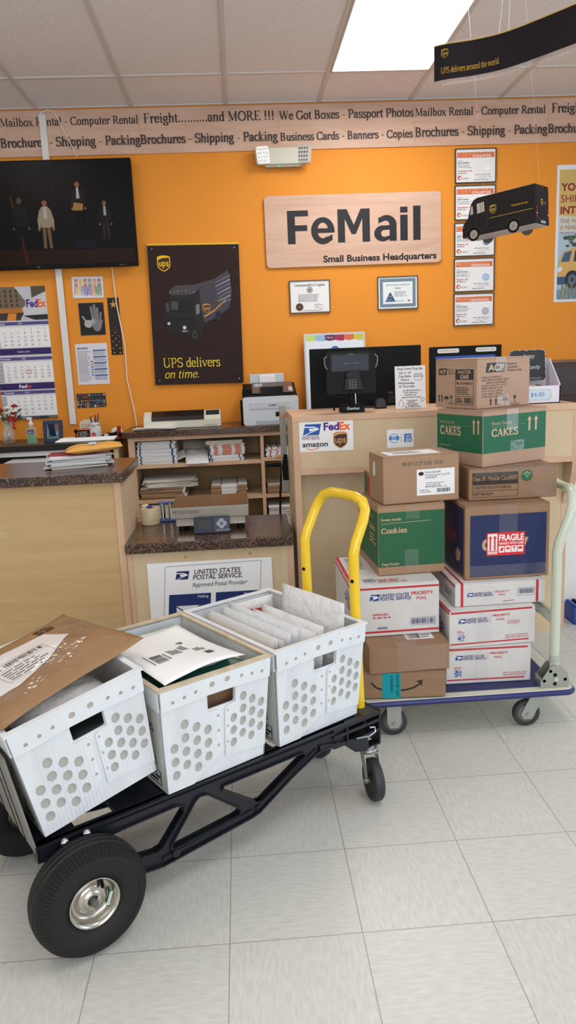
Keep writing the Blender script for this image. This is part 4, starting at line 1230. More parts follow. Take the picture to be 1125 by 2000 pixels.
f = MB(); P = []
rn = random.Random(3)
t = thing('paper_stack', 'loose white papers on the granite top in front of the laminator', 'paper', (-.58, 5.04, .867))
for k in range(6):
    f = MB()
    a = R(rn.uniform(-10, 8)); ox, oy = rn.uniform(-.02, .02), rn.uniform(-.008, .008)
    G = []
    for j in range(4):
        row = []
        for i in range(9):
            u, v = (i / 8 - .5) * .26, (j / 3 - .5) * .10
            row.append((ox + u * math.cos(a) - v * math.sin(a), oy + u * math.sin(a) + v * math.cos(a), .0022 * k + .003 + .0014 * math.sin(i * .9 + k)))
        G.append(row)
    f.grid(G, M_paper); f.build('sheet', t)

t = thing('fax_printer', 'white and black fax printer with a handset on the granite shelving top', 'printer', (.195, 5.19, .867))
M_pw = mat('printer_white', (206, 212, 220), 0.45)
f = MB()
f.prism(rrect(-.182, 0, .182, .185, .02), M_pw, .34, frame((0, .17, 0), (1, 0, 0), (0, 0, 1)))
f.build('casing', t, bevel=.006)
f = MB(); f.box(-.135, .125, -.174, -.17, .105, .15, mat('printer_tray', (196, 202, 210), .5)).box(-.10, .16, -.173, -.17, .0, .03, mat('printer_recess', (170, 178, 190), .5)); f.build('front_tray', t, bevel=.002)
f = MB(); f.prism([(-.17, .175), (-.165, .195), (.08, .262), (.17, .255), (.17, .18)], M_black, .352, frame((-.176, 0, 0), (0, 1, 0), (0, 0, 1))); f.build('top_cover', t, bevel=.008)
f = MB(); f.prism([(-.15, .205), (.07, .264), (.072, .268), (-.15, .21)], mat('grey_panel', (88, 84, 82), .4), .27, frame((-.115, 0, 0), (0, 1, 0), (0, 0, 1))); f.build('control_panel', t)
def slope(y): return .205 + (y + .15) * .268
f = MB()
for i in range(4):
    for j in range(2): f.box(-.10 + i * .014, -.09 + i * .014, -.02 + j * .03, -.004 + j * .03, slope(-.02 + j * .03) + .004, slope(j * .03) + .009, M_wp)
f.box(.125, .150, -.06, -.045, slope(-.06) + .003, slope(-.045) + .008, mat('orange_key', (240, 150, 70), .4))
for i in range(3): f.box(.125, .150, -.085 - i * .022, -.07 - i * .022, slope(-.085 - i * .022) + .003, slope(-.07 - i * .022) + .008, M_wp)
f.build('button', t)
f = MB(); f.box(-.06, .085, -.155, -.03, .19, .247, M_blackgloss); f.build('output_slot', t)
f = MB(); f.prism(rrect(-.03, 0, .03, .07, .02), M_black, .27, frame((-.152, .14, .165), (1, 0, 0), (0, 0, 1))); f.build('handset', t, bevel=.008)
f = MB()
f.tube([(-.19 + .008 * math.cos(a * 1.6), -.16 + .008 * math.sin(a * 1.6), .004 + a * .0022) for a in range(75)], .0035, M_black, n=6); f.build('handset_cord', t)
f = MB(); f.box(-.125, .11, .12, .135, .25, .325, mat('paper_support', (196, 204, 212), .4)); f.box(-.06, .05, .11, .12, .25, .318, M_paper); f.build('paper_support', t, bevel=.004)
p = Print(frame((0, -.1748, 0), (1, 0, 0), (0, 0, 1)))
p.text('brother', -.012, .123, h=.011, col=(66, 84, 110), bold=.03)
p.done('lettering', t)
t['label'] = 'white and black fax printer with a handset on the granite shelving top'

# ================================================================ left desk top
DZ = .813
M_glass = film('clear_glass', (226, 234, 232), .16, .05)
t = thing('vase_of_flowers', 'glass vase of white and red flowers with a red bow, at the left edge', 'flowers', (-1.545, 5.16, DZ))
f = MB(); f.lathe([(.001, .004), (.040, .004), (.044, .03), (.046, .06), (.034, .10), (.028, .12), (.036, .15), (.033, .15), (.025, .12), (.030, .10), (.042, .06), (.040, .03), (.001, .008)], M_glass); f.build('vase', t)
f = MB()
rn = random.Random(12)
M_stem = mat('green_stem', (64, 92, 50), .6)
heads = []
for k in range(11):
    a = rn.uniform(0, 6.28); r_ = rn.uniform(.01, .062)
    e = Vector((r_ * math.cos(a), r_ * math.sin(a) * .6, rn.uniform(.17, .245)))
    heads.append(e)
    f.tube([(-.012 * math.cos(a), -.01 * math.sin(a), .01), (.0, .0, .11), e], .0028, M_stem, n=6)
f.build('stem', t)
for k in range(8):
    a = rn.uniform(0, 6.28); b = rn.uniform(.03, .07)
    f = MB()
    c = Vector((b * math.cos(a), b * math.sin(a) * .6, rn.uniform(.13, .19)))
    f.faces([c, c + Vector((.02 * math.cos(a + .6), .012, .03)), c + Vector((.05 * math.cos(a), .02 * math.sin(a), .035)), c + Vector((.02 * math.cos(a - .6), -.012, .02))], [(0, 1, 2, 3)], mat('leaf_green', (52, 84, 44), .5), True)
    f.build('leaf', t)
for k, e in enumerate(heads):
    c = (232, 228, 222) if k % 3 else (150, 30, 40)
    f = MB()
    for q in range(6):
        a = q * PI / 3
        f.ball(e + Vector((.012 * math.cos(a), .010 * math.sin(a), .002 * (q % 2))), .0115, ink(c), 6, (1, 1, .7))
    f.ball(e + Vector((0, 0, .006)), .010, ink(c), 6)
    f.build('flower', t)
f = MB()
M_ribbon = mat('red_ribbon', (168, 22, 34), .3)
for sx in (-1, 1):
    f.tube([(.048 + sx * .001, -.045, .155), (.048 + sx * .020, -.05, .178), (.048 + sx * .030, -.05, .165), (.048 + sx * .020, -.05, .15), (.048, -.045, .155)], .009, M_ribbon, n=6)
f.tube([(.048, -.045, .155), (.058, -.05, .125), (.05, -.05, .105), (.066, -.05, .10)], .008, M_ribbon, n=6)
f.build('ribbon_bow', t)

t = thing('soap_bottle', 'clear pump bottle of hand sanitizer beside the flowers on the back desk', 'bottle', (-1.372, 5.08, DZ))
f = MB(); f.prism(rrect(-.034, -.018, .034, .018, .012), film('clear_bottle', (216, 232, 224), .22), .10, Matrix.Identity(4)); f.lathe([(.028, .10), (.016, .112), (.015, .118)], film('clear_bottle'), n=20); f.build('bottle_body', t)
f = MB(); f.prism(rrect(-.031, -.015, .031, .015, .010), mat('green_gel', (110, 190, 130), .2, trans=.4), .038, Matrix.Translation((0, 0, .004))); f.build('gel', t)
f = MB(); f.lathe([(.013, .116), (.015, .118), (.015, .134), (.008, .138), (.006, .16), (.001, .162)], mat('white_pump', (226, 226, 230), .4)); f.box(-.022, .010, -.006, .006, .156, .170, mat('white_pump')); f.build('pump', t)
p = Print(frame((0, -.0186, 0), (1, 0, 0), (0, 0, 1)))
p.rect(-.022, .062, .022, .09, (60, 74, 130)).rect(-.022, .03, .022, .06, (120, 190, 140)); p.up(); p.text('GERM-X', 0, .068, h=.012, w=.036, col=(235, 236, 245), bold=.02, align='c').lines(-.018, .056, .018, .034, 3, (60, 120, 80))
p.done('bottle_label', t)

t = thing('picture_frame', 'small navy photo frame holding a street picture, on the back desk', 'picture frame', (-1.238, 5.08, DZ), (R(-10), 0, R(-4)))
NAVY = mat('navy_frame', (38, 52, 84), .5)
f = MB()
for a in ((-.062, .062, 0, .026), (-.062, .062, .118, .144), (-.062, -.038, .026, .118), (.038, .062, .026, .118)): f.box(a[0], a[1], -.008, .008, a[2], a[3], NAVY)
f.build('frame', t, bevel=.002)
f = MB(); f.box(-.04, .04, -.002, .004, .024, .12, M_paper); f.build('picture', t)
p = Print(frame((0, -.0023, 0), (1, 0, 0), (0, 0, 1)))
p.rect(-.036, .028, .036, .116, (110, 140, 150)); p.up()
p.rect(-.036, .078, .036, .116, (140, 110, 90)).rect(-.03, .07, .02, .095, (150, 160, 176)).rect(-.036, .028, .036, .045, (80, 130, 110)).rect(.0, .05, .03, .07, (170, 184, 196)).rect(-.03, .05, -.005, .066, (90, 120, 170))
p.done('photo', t)
f = MB(); f.box(-.02, .02, 0, .006, .0, .11, NAVY); f.build('easel_leg', t, loc=(0, .008, .02), rot=(R(28), 0, 0))

t = thing('standing_plaque', 'small cream arched card standing behind the orange edged card', 'plaque', (-1.05, 5.26, DZ))
f = MB(); f.prism([(-.045, 0), (.045, 0), (.045, .105)] + [(.045 * math.cos(R(a)), .105 + .022 * math.sin(R(a))) for a in range(20, 180, 20)] + [(-.045, .105)], mat('cream_card2', (222, 212, 198), .6), .012, frame((0, .006, 0), (1, 0, 0), (0, 0, 1))); f.build('card', t)
p = Print(frame((0, -.0063, 0), (1, 0, 0), (0, 0, 1))); p.lines(-.035, .10, .035, .05, 4, (170, 150, 130), seed=4); p.done('lettering', t)
t = thing('card_holder', 'black card with a bright orange edge standing by the pen jar', 'sign', (-1.03, 5.05, DZ), (R(-8), 0, 0))
f = MB(); f.box(-.042, .042, -.004, .004, 0, .082, mat('orange_edge', (238, 92, 54), .4)); f.build('edge_board', t)
f = MB(); f.box(-.037, .037, -.006, -.003, 0, .074, M_blackgloss); f.build('black_card', t)
p = Print(frame((0, -.0062, 0), (1, 0, 0), (0, 0, 1))); p.lines(-.03, .066, .03, .02, 5, (190, 180, 180), seed=7); p.done('lettering', t)
t = thing('business_card_box', 'little clear box of white business cards beside the orange edged card', 'card holder', (-1.115, 5.02, DZ))
f = MB(); f.box(-.045, .045, -.015, .015, 0, .028, film('clear_acrylic', (230, 235, 235), .2)); f.build('box', t)
f = MB(); f.box(-.043, .043, -.010, .010, .002, .034, M_paper); f.build('cards', t)
p = Print(frame((0, -.0152, 0), (1, 0, 0), (0, 0, 1))); p.lines(-.035, .026, .035, .008, 2, (120, 120, 126), seed=5); p.done('lettering', t)
t = thing('date_stamp', 'small black self inking stamp with a knob handle, in front of the orange edged card', 'stamp', (-1.068, 4.99, DZ))
f = MB(); f.box(-.014, .014, -.012, .012, 0, .035, M_black); f.lathe([(.004, .035), (.004, .06), (.012, .066), (.014, .075), (.008, .084), (.001, .086)], M_black); f.build('stamp_body', t)

t = thing('pen_jar', 'frosted mason jar of pens with twine and a red star, on the back desk', 'jar', (-.966, 5.09, DZ))
M_frost = mat('frosted_jar', (206, 212, 216), .35)
f = MB(); f.lathe([(.001, 0), (.036, 0), (.042, .006), (.042, .078), (.036, .092), (.031, .098), (.033, .102), (.033, .118), (.030, .118), (.030, .10), (.038, .076), (.038, .01), (.001, .008)], M_frost); f.build('jar', t)
f = MB(); f.tube([(.0335 * math.cos(a * .3), .0335 * math.sin(a * .3), .101 + .0015 * math.sin(a)) for a in range(22)], .002, mat('jute_twine', (176, 146, 104), .9), n=5)
f.tube([(0, -.034, .101), (-.012, -.046, .085), (-.016, -.043, .072)], .0016, mat('jute_twine'), n=5); f.tube([(0, -.034, .101), (.014, -.046, .088), (.020, -.044, .074)], .0016, mat('jute_twine'), n=5); f.build('twine', t)
f = MB(); q = [( (.020 if i % 2 == 0 else .009) * math.sin(PI * i / 5), (.020 if i % 2 == 0 else .009) * math.cos(PI * i / 5)) for i in range(10)]
f.prism(q[::-1], mat('rusty_star', (172, 72, 44), .5), .003, frame((0, -.043, .044), (1, 0, 0), (0, 0, 1))); f.build('star', t)
for k, (dx, dy, c) in enumerate(((-.016, .0, (40, 54, 110)), (-.004, -.01, (180, 184, 190)), (.008, .004, (34, 36, 44)), (.02, -.004, (44, 54, 130)))):
    f = MB(); b0 = Vector((dx * .3, dy * .3, .012)); b1 = Vector((dx * 1.3 + (.004 if k == 3 else 0), dy, .150 + (.014 if k == 3 else .004 * k)))
    f.cyl(b0, b1, .0042, ink(c), n=8); f.cyl(b1, b1 + Vector((dx * .1, 0, .008)), .003, ink((30, 30, 34)), n=8)
    tag(f.build('pen', loc=(-.966, 5.09, DZ)), ('blue pen leaning left in the frosted jar', 'silver pen in the middle of the frosted jar', 'black pen at the back of the frosted jar', 'tall blue pen leaning right in the frosted jar')[k], 'pen')

t = thing('tape_dispenser', 'black desk tape dispenser right of the pen jar', 'tape dispenser', (-.878, 5.03, DZ), (0, 0, R(-12)))
f = MB(); f.prism([(-.045, 0), (.045, 0), (.047, .02), (.035, .022), (.025, .045), (.005, .055), (-.02, .045), (-.04, .028)], M_blackgloss, .024, frame((0, .012, 0), (1, 0, 0), (0, 0, 1))); f.build('housing', t, bevel=.003)
f = MB(); f.cyl((-.0, -.0135, .032), (0, .0135, .032), .018, mat('tape_film', (200, 200, 190), .3)); f.build('tape_roll', t)
t = thing('stapler', 'black desk stapler with red trim at the right end of the back desk', 'stapler', (-.822, 5.0, DZ), (0, 0, R(-30)))
f = MB(); f.box(-.05, .05, -.016, .016, 0, .012, M_black); f.build('base', t, bevel=.003)
f = MB(); f.prism([(-.05, .018), (.05, .03), (.052, .045), (.03, .06), (-.04, .05)], M_black, .028, frame((0, .014, 0), (1, 0, 0), (0, 0, 1))); f.build('arm', t, bevel=.004)
f = MB(); f.box(.028, .040, -.015, .015, .012, .095, mat('red_trim', (150, 26, 34), .3)); f.build('post', t, bevel=.004)
t = thing('label_roll', 'white roll of labels standing behind the stapler', 'label roll', (-.83, 5.12, DZ), (0, 0, R(20)))
f = MB(); f.lathe([(.014, 0), (.038, 0), (.038, .04), (.014, .04), (.014, 0)], mat('label_roll_paper', (226, 220, 208), .6), Matrix.Translation((0, .02, .038)) @ Matrix.Rotation(R(90), 4, 'X')); f.build('roll', t)
f = MB(); f.cyl((0, -.022, .038), (0, .022, .038), .0135, M_kraftdull); f.build('core', t)

# papers spread on the black edge of the desk
t = thing('paper_pad', 'flat white pad of papers on the black edge of the back desk', 'paper', (-.99, 4.985, DZ))
for k in range(4):
    f = MB(); f.box(-.11, .115, -.034, .04, k * .0035, k * .0035 + .003, M_paper if k % 2 else mat('grey_card', (150, 152, 150), .6)); f.build('sheet', t, rot=(0, 0, R(2 * k - 3)))

# the pile of mail and yellow envelope on the service desk
M_yenv = mat('manila_envelope', (222, 164, 76), .5, noise=.04, nscale=(30, 30, 30))
rn = random.Random(21)
zt = .8815
labs = {0: 'bottom', 1: 'second lowest'}
for k in range(14):
    w_, d_, th = rn.uniform(.22, .27), rn.uniform(.14, .18), rn.choice((.0028, .0032, .004))
    cc = rn.choice(((226, 226, 228), (206, 208, 212), (232, 230, 224), (188, 196, 208), (214, 206, 196)))
    f = MB(); f.box(-w_ / 2, w_ / 2, -d_ / 2, d_ / 2, 0, th * .9, mat('mail_%d_%d_%d' % cc, cc, .5))
    tag(f.build('letter', loc=(-.705 + rn.uniform(-.016, .012), 3.31 + rn.uniform(-.012, .012), zt), rot=(0, 0, R(10 + rn.uniform(-9, 9)))), 'thin letter in the untidy pile of mail under the yellow envelope on the service desk', 'envelope', 'letters under the yellow envelope')
    zt += th
o, _ = pillow('padded_envelope', 'fat yellow manila envelope with a white label on top of the mail pile', 'envelope', TRS(-.640, 3.315, zt + .026, 0, -3, 12), .235, .165, .030, M_yenv, .08, 6)
p = Print(Matrix.Translation((0, 0, .0175)))
p.rect(-.02, -.055, .012, .045, (222, 222, 224)); p.up(); p.text('IB', -.014, -.04, h=.018, col=(80, 84, 100), rot=0)
p.done('white_label', o)
f = MB(); f.box(-.10, .10, -.065, .065, 0, .003, mat('red_folder', (150, 34, 44), .5))
tag(f.build('card_folder', loc=(-.735, 3.335, zt + .0005), rot=(0, 0, R(4))), 'thin red folder sticking out under the yellow envelope', 'folder')
f = MB(); f.box(-.125, .125, -.075, .075, 0, .003, M_paper).box(-.128, .128, -.078, .078, -.004, 0, mat('green_card', (58, 66, 52), .5))
tag(f.build('paper_pad', loc=(-.69, 3.434, zt + .050), rot=(0, 0, R(3))), 'white sheet on a dark green folder at the back of the mail pile', 'paper')

# ================================================================ scale counter
M_steel = mat('brushed_steel', (176, 170, 160), .28, .85, noise=.04, nscale=(8, 160, 8))
M_plate = mat('scale_plate', (150, 128, 112), .22, .75, noise=.03, nscale=(160, 6, 6))
t = thing('postal_scale', 'low steel postal scale with a navy keypad display on the granite', 'scale', (-.155, 3.345, .584))
f = MB(); f.box(-.165, .165, -.145, .135, .058, .108, M_steel); f.build('cover', t, bevel=.003)
f = MB(); f.box(-.163, .163, -.143, .133, .108, .1095, M_plate); f.build('weighing_plate', t)
f = MB(); f.box(-.150, .150, -.128, .12, .022, .058, M_steel); f.build('base', t, bevel=.003)
for sx in (-.125, .125):
    for sy in (-.10, .09):
        f = MB(); f.cyl((sx, sy, 0), (sx, sy, .022), .016, M_black, .014); f.build('foot', t)
p = Print(frame((0, -.1453, 0), (1, 0, 0), (0, 0, 1))); p.text('METTLER TOLEDO', -.158, .082, h=.0125, w=.112, col=(52, 48, 46), bold=.03); p.done('lettering', t)
t = thing('scale_display', 'navy scale display with a grey screen leaning on the front of the steel scale', 'display', (-.150, 3.165, .584), (R(-14), 0, 0))
f = MB(); f.prism(rrect(-.075, 0, .075, .066, .006), mat('slate_casing', (46, 53, 68), .45, spec=.25), .022, frame((0, .011, 0), (1, 0, 0), (0, 0, 1))); f.build('casing', t, bevel=.002)
f = MB(); f.box(-.060, .0, -.0122, -.0108, .016, .056, mat('lcd', (44, 46, 42), .25, spec=.2)); f.build('screen', t)
f = MB(); f.box(.012, .072, -.0118, -.0108, .003, .063, mat('navy_keypad', (30, 38, 70), .4)); f.build('keypad', t)
p = Print(frame((0, -.0119, 0), (1, 0, 0), (0, 0, 1)))
for a in range(4): p.disc(.042 + .011 * math.cos(a * PI / 2), .038 + .011 * math.sin(a * PI / 2), .0105, (160, 164, 172))
p.up(); p.disc(.042, .038, .008, (100, 106, 120)).text('METTLER TOLEDO', .020, .008, h=.005, col=(200, 204, 214)); p.done('keypad_marks', t)

t = thing('packing_tape_roll', 'thick cream roll of tape with a blue core on the granite left of the scale', 'tape', (-.437, 3.42, .584))
f = MB(); f.lathe([(.016, 0), (.042, 0), (.043, .004), (.043, .070), (.040, .074), (.016, .074), (.016, 0)], mat('cream_tape', (206, 190, 158), .4)); f.build('roll', t)
f = MB(); f.cyl((0, 0, .002), (0, 0, .082), .0125, mat('blue_core', (40, 66, 150), .4)); f.build('core', t)
f = MB(); f.cyl((-.04, .03, .072), (-.015, .05, .072), .012, mat('cream_tape')); f.build('loose_end', t)
t = thing('tape_gun', 'blue and steel tape gun standing behind the cream tape roll', 'tape gun', (-.355, 3.465, .584))
f = MB(); f.box(-.045, .045, -.015, .01, 0, .012, mat('blue_metal', (70, 104, 168), .35)); f.build('base', t, bevel=.002)
for x in (-.028, .008, .036):
    f = MB(); f.cyl((x, 0, .012), (x, 0, .084), .011, mat('chrome', (200, 204, 210), .12, 1.0)); f.build('roller', t)
f = MB(); f.box(-.05, .048, -.014, .012, .084, .09, mat('blue_metal')); f.build('top_plate', t, bevel=.002)
f = MB(); f.cyl((0, 0, 0), (0, 0, .10), .0045, M_wp, n=10)
o = f.build('marker_pen', loc=(-.455, 3.475, .589), rot=(R(65), 0, R(-65))); tag(o, 'white marker lying at the back left corner of the low granite top', 'pen')

# postal provider sign on the counter front
t = thing('postal_sign', 'white postal service provider sign with navy panels on the low counter front', 'sign', (-.420, 3.0585, .10))
f = MB(); f.box(0, .513, -.004, 0, 0, .393, M_paper); f.build('board', t)
p = Print(frame((0, -.0042, 0), (1, 0, 0), (0, 0, 1)))
BLU, INK = (26, 44, 104), (44, 48, 66)
p.path([(.040, .02), (.075, .376), (.470, .382), (.440, .02)], .0018, (90, 100, 130))
p.eagle(.112, .318, .036, BLU, w=.052)
p.text('UNITED STATES', .190, .338, h=.020, w=.190, col=INK, bold=.015, shear=.2).text('POSTAL SERVICE.', .184, .315, h=.020, w=.205, col=INK, bold=.015, shear=.2)
p.line(.19, .334, .38, .334, .001, (200, 120, 130))
p.text('Approved Postal Provider', .178, .284, h=.019, w=.225, col=INK, shear=.2).text('®', .405, .293, h=.006, col=INK)
p.poly([(.060, .03), (.082, .255), (.255, .255), (.236, .03)], BLU).poly([(.258, .03), (.275, .255), (.455, .255), (.438, .03)], BLU); p.up()
W = (228, 230, 238)
p.text('Mailing', .243, .237, h=.011, col=W, align='r').text('Shipping', .443, .237, h=.011, col=W, align='r')
p.poly([(.108, .15), (.205, .15), (.205, .205), (.108, .205)], W).poly([(.31, .12), (.395, .12), (.395, .19), (.31, .19)], W); p.up()
p.path([(.108, .203), (.156, .168), (.205, .203)], .005, BLU).line(.108, .152, .145, .178, .004, BLU).line(.205, .152, .168, .178, .004, BLU)
p.poly([(.30, .19), (.35, .212), (.405, .195), (.36, .185)], W).rect(.33, .17, .36, .19, BLU)
p.done('printed_sign', t)

# ================================================================ register counter top
CT = 1.057
o = thing('carrier_sign', 'white paper sign of four parcel carriers taped to the register counter fascia', 'sign', (.232, 3.1995, .904))
f = MB(); f.box(0, .235, -.001, 0, 0, .129, M_paper); f.build('paper', o)
p = Print(frame((0, -.0012, 0), (1, 0, 0), (0, 0, 1)))
p.eagle(.022, .070, .046, (30, 84, 170), w=.068); p.fedex(.110, .088, .032, .113)
p.text('UNITED STATES', .018, .061, h=.007, w=.07, col=(90, 90, 130), bold=.01).text('POSTAL SERVICE', .017, .051, h=.007, w=.075, col=(90, 90, 130), bold=.01); p.line(.018, .0595, .09, .0595, .0012, (200, 90, 90))
p.text('amazon', .018, .021, h=.022, w=.108, col=(28, 28, 32), bold=.02)
p.path([(.036, .014), (.05, .009), (.066, .009), (.082, .014)], .003, (226, 110, 60)).poly([(.080, .017), (.088, .018), (.085, .010)], (226, 110, 60))
p.shield(.180, .044, .072, (66, 36, 22), (214, 160, 96))
p.done('printed_logos', o)
o = thing('card_notice', 'small white card notice with two blue badges on the register counter fascia', 'sign', (.611, 3.1995, .904))
f = MB(); f.box(0, .114, -.001, 0, 0, .077, M_paper); f.build('paper', o)
p = Print(frame((0, -.0012, 0), (1, 0, 0), (0, 0, 1)))
p.disc(.030, .040, .020, (50, 130, 200)); p.up(); p.disc(.030, .040, .0175, (230, 240, 250)); p.up(); p.rect(.009, .033, .051, .049, (50, 130, 200)); p.up(); p.text('SHOP', .030, .042, h=.006, col=(240, 244, 250), align='c', bold=.02).text('SMALL', .030, .0345, h=.006, col=(240, 244, 250), align='c', bold=.02)
p.line(.060, .022, .060, .058, .001, (120, 150, 190)).line(.056, .040, .064, .040, .001, (120, 150, 190))
p.rect(.074, .023, .106, .057, (40, 110, 196)); p.up(); p.text('AM', .079, .041, h=.012, w=.026, col=(236, 242, 250), bold=.03).text('EX', .081, .026, h=.012, w=.024, col=(236, 242, 250), bold=.03)
p.done('printed_logos', o)

def monitor(name, label, x, y, zc, w, h, yaw=0):
    t = thing(name, label, 'monitor', (x, y, .761), (0, 0, R(yaw)))
    z0 = zc - .761
    f = MB(); f.box(-w / 2, w / 2, -.02, .02, z0 - h / 2, z0 + h / 2, M_black); f.build('back_shell', t, bevel=.004)
    f = MB(); f.box(-.04, .04, .0, .03, .01, z0, M_black); f.build('stand', t)
    f = MB(); f.box(-.11, .11, -.05, .12, 0, .012, M_black); f.build('foot', t, bevel=.003)
    f = MB(); f.box(-w / 2 + .012, w / 2 - .012, .02, .0208, z0 - h / 2 + .02, z0 + h / 2 - .012, M_blackgloss); f.build('screen', t)
    return t, z0
t, z0 = monitor('computer_monitor', 'wide black monitor seen from behind, above the card reader on the register counter', .596, 3.635, 1.185, .525, .292)
p = Print(frame((0, -.0203, z0), (1, 0, 0), (0, 0, 1)))
p.text('MSI', .105, -.075, h=.010, col=(110, 110, 116), bold=.02).lines(.105, -.082, .14, -.118, 5, (74, 74, 80), seed=4); p.done('rating_label', t)
t, z0 = monitor('computer_monitor', 'black monitor with two white stickers showing above the tallest box stack', 1.085, 3.67, 1.175, .345, .285, 0)
p = Print(frame((0, -.0203, z0), (1, 0, 0), (0, 0, 1)))
p.rect(-.150, .085, .140, .097, (48, 86, 180)); p.up(); p.poly(rrect(-.140, .112, -.035, .132, .008), (226, 226, 220)).poly(rrect(.045, .112, .145, .132, .008), (226, 226, 220)); p.up()
p.text('SHIP & PRINT SCANS', -.13, .119, h=.007, w=.085, col=(70, 74, 84)).text('PLEASE WAIT HERE', .052, .119, h=.007, w=.085, col=(70, 74, 84))
p.done('stickers', t)

# card reader on its stand
t = thing('card_reader', 'black signature card reader on a tilted stand at the register counter', 'card reader', (.478, 3.30, CT))
f = MB(); f.prism([(-.052, 0), (.052, 0), (.046, .032), (-.046, .032)], M_black, .085, frame((0, .045, 0), (1, 0, 0), (0, 0, 1))); f.build('base', t, bevel=.003)
f = MB(); f.cyl((0, .01, .03), (0, .02, .13), .013, M_black); f.cyl((.02, .012, .03), (.018, .012, .10), .003, mat('chrome'), n=8); f.build('stem', t)
f = MB(); f.prism(rrect(-.105, .078, .105, .256, .014), mat('reader_shell', (24, 24, 27), .5, spec=.15), .030, frame((0, .016, 0), (1, 0, 0), (0, 0, 1))); hd = f.build('reader_body', t, bevel=.004)
f = MB(); f.prism(rrect(-.088, .172, .078, .248, .004), M_blackgloss, .002, frame((-.0, -.0142, 0), (1, 0, 0), (0, 0, 1))); f.build('bezel', hd)
f = MB(); f.box(-.082, .072, -.0172, -.0160, .177, .240, mat('reader_screen', (40, 45, 56), .25, spec=.2, emit=.03)); f.build('screen', hd)
f = MB(); f.prism([(-.035, .092), (.05, .092), (.035, .165), (-.025, .165)], M_blackgloss, .010, frame((0, -.010, 0), (1, 0, 0), (0, 0, 1)))
kp = f.build('keypad', hd, bevel=.002)
f = MB(); f.prism([(-.024, .142), (.034, .142), (.038, .162), (.025, .174), (-.015, .174), (-.028, .162)], mat('hood', (10, 10, 11), .6), .022, frame((0, -.012, 0), (1, 0, 0), (0, 0, 1))); f.build('privacy_hood', hd, bevel=.003)
for r_ in range(4):
    for c_ in range(3):
        f = MB(); f.box(-.012 + c_ * .012, -.003 + c_ * .012, -.0225, -.020, .100 + r_ * .011, .1075 + r_ * .011, mat('key_grey', (70, 72, 78), .4)); f.build('key', hd)
for sx in (-1, 1):
    f = MB(); f.tube([(sx * .102, -.012, .24), (sx * .114, -.012, .23), (sx * .112, -.012, .20), (sx * .104, -.012, .185)], .003, mat('grey_trim', (120, 122, 126), .3), n=8); f.build('pen_holder', hd)
p = Print(frame((0, -.0176, 0), (1, 0, 0), (0, 0, 1))); p.text('genius', -.03, .205, h=.006, col=(110, 130, 180), shear=.2).text('by Cayan', .0, .205, h=.006, col=(110, 130, 180)).text('VeriFone', 0, .2425, h=.004, col=(180, 182, 188), align='c').text('VERIFONE', 0, .1685, h=.0045, col=(150, 152, 158), align='c'); p.done('screen_lettering', hd)
p = Print(frame((0, -.0405, 0), (1, 0, 0), (0, 0, 1))); p.text('Genius', 0, .012, h=.011, w=.055, col=(206, 208, 212), bold=.02, align='c'); p.done('lettering', t)
f = MB(); f.tube([(-.085, .02, .25), (-.10, .025, .268), (-.13, .03, .24), (-.15, .03, .18), (-.14, .03, .11), (-.09, .04, .07), (-.03, .03, .06)], .0028, M_black, n=8); f.build('cable', t)
f = MB(); f.tube([(-.05, .04, .07), (-.075, .04, .04), (-.07, .05, .004)], .004, M_black, n=8); f.tube([(.02, .045, .02), (.06, .05, .012), (.11, .06, .012)], .003, M_black, n=8); f.build('cable', t)
f = MB(); f.prism([(-.028, 0), (.028, 0), (.026, .03), (.015, .045), (-.015, .045), (-.026, .03)], mat('navy_black', (24, 26, 34), .3), .05, frame((0, .025, 0), (1, 0, 0), (0, 0, 1)))
tag(f.build('computer_mouse', loc=(.628, 3.44, CT), bevel=.006), 'dark rounded mouse standing on the counter right of the card reader', 'mouse')

t = thing('counter_notice', 'handwritten dog bath offer notice standing on the register counter', 'sign', (.745, 3.335, CT), (R(-5), 0, R(-1)))
f = MB(); f.box(-.067, .067, -.0015, .0015, 0, .184, M_paper); f.build('card', t)
f = MB(); f.box(-.03, .03, 0, .002, 0, .12, M_paper); f.build('prop', t, loc=(0, .056, 0), rot=(R(26), 0, 0))
p = Print(frame((0, -.0017, 0), (1, 0, 0), (0, 0, 1)))
hk = (46, 46, 50)
for s_, y, h_, x, w_ in (('Dog Gone Dog Spa', .168, .010, -.056, .112), ('Get ½ off', .151, .009, -.05, .054), ('Dog Baths', .136, .009, -.05, .054), ('Every', .121, .009, -.04, .036), ('Wednesday', .106, .009, -.055, .074), ('& Thursday', .092, .009, -.05, .07), ('Call 804-555-0199 or', .075, .0065, -.035, .08), ('book online and', .066, .0065, -.03, .06), ('schedule your', .056, .0065, -.028, .055), ('appointment today!', .046, .0065, -.04, .085), ('*Large Breeds', .032, .006, -.02, .05), ('Excluded', .025, .006, -.012, .03), ('Discount cannot', .018, .006, -.022, .055), ('be applied to', .0115, .006, -.012, .045), ('grooming packages', .005, .006, -.026, .07)): p.text(s_, x, y, h=h_, w=w_, col=hk, bold=.015, shear=.1)
p.path([(.018, .135), (.022, .122), (.05, .122), (.055, .137)], .0014, hk).line(.015, .137, .058, .137, .0018, hk)
for k in range(10): p.path([(.018 + k * .004 + .003 * math.cos(a), .142 + (k % 3) * .004 + .003 * math.sin(a)) for a in (0, 1.5, 3, 4.5, 6.2)], .0009, hk)
p.path([(-.055, .01), (-.05, .03), (-.042, .04), (-.036, .03), (-.03, .018), (-.04, .005)], .0014, hk).path([(.045, .03), (.05, .045), (.06, .04), (.055, .028), (.045, .03)], .0014, hk)
p.done('handwriting', t)

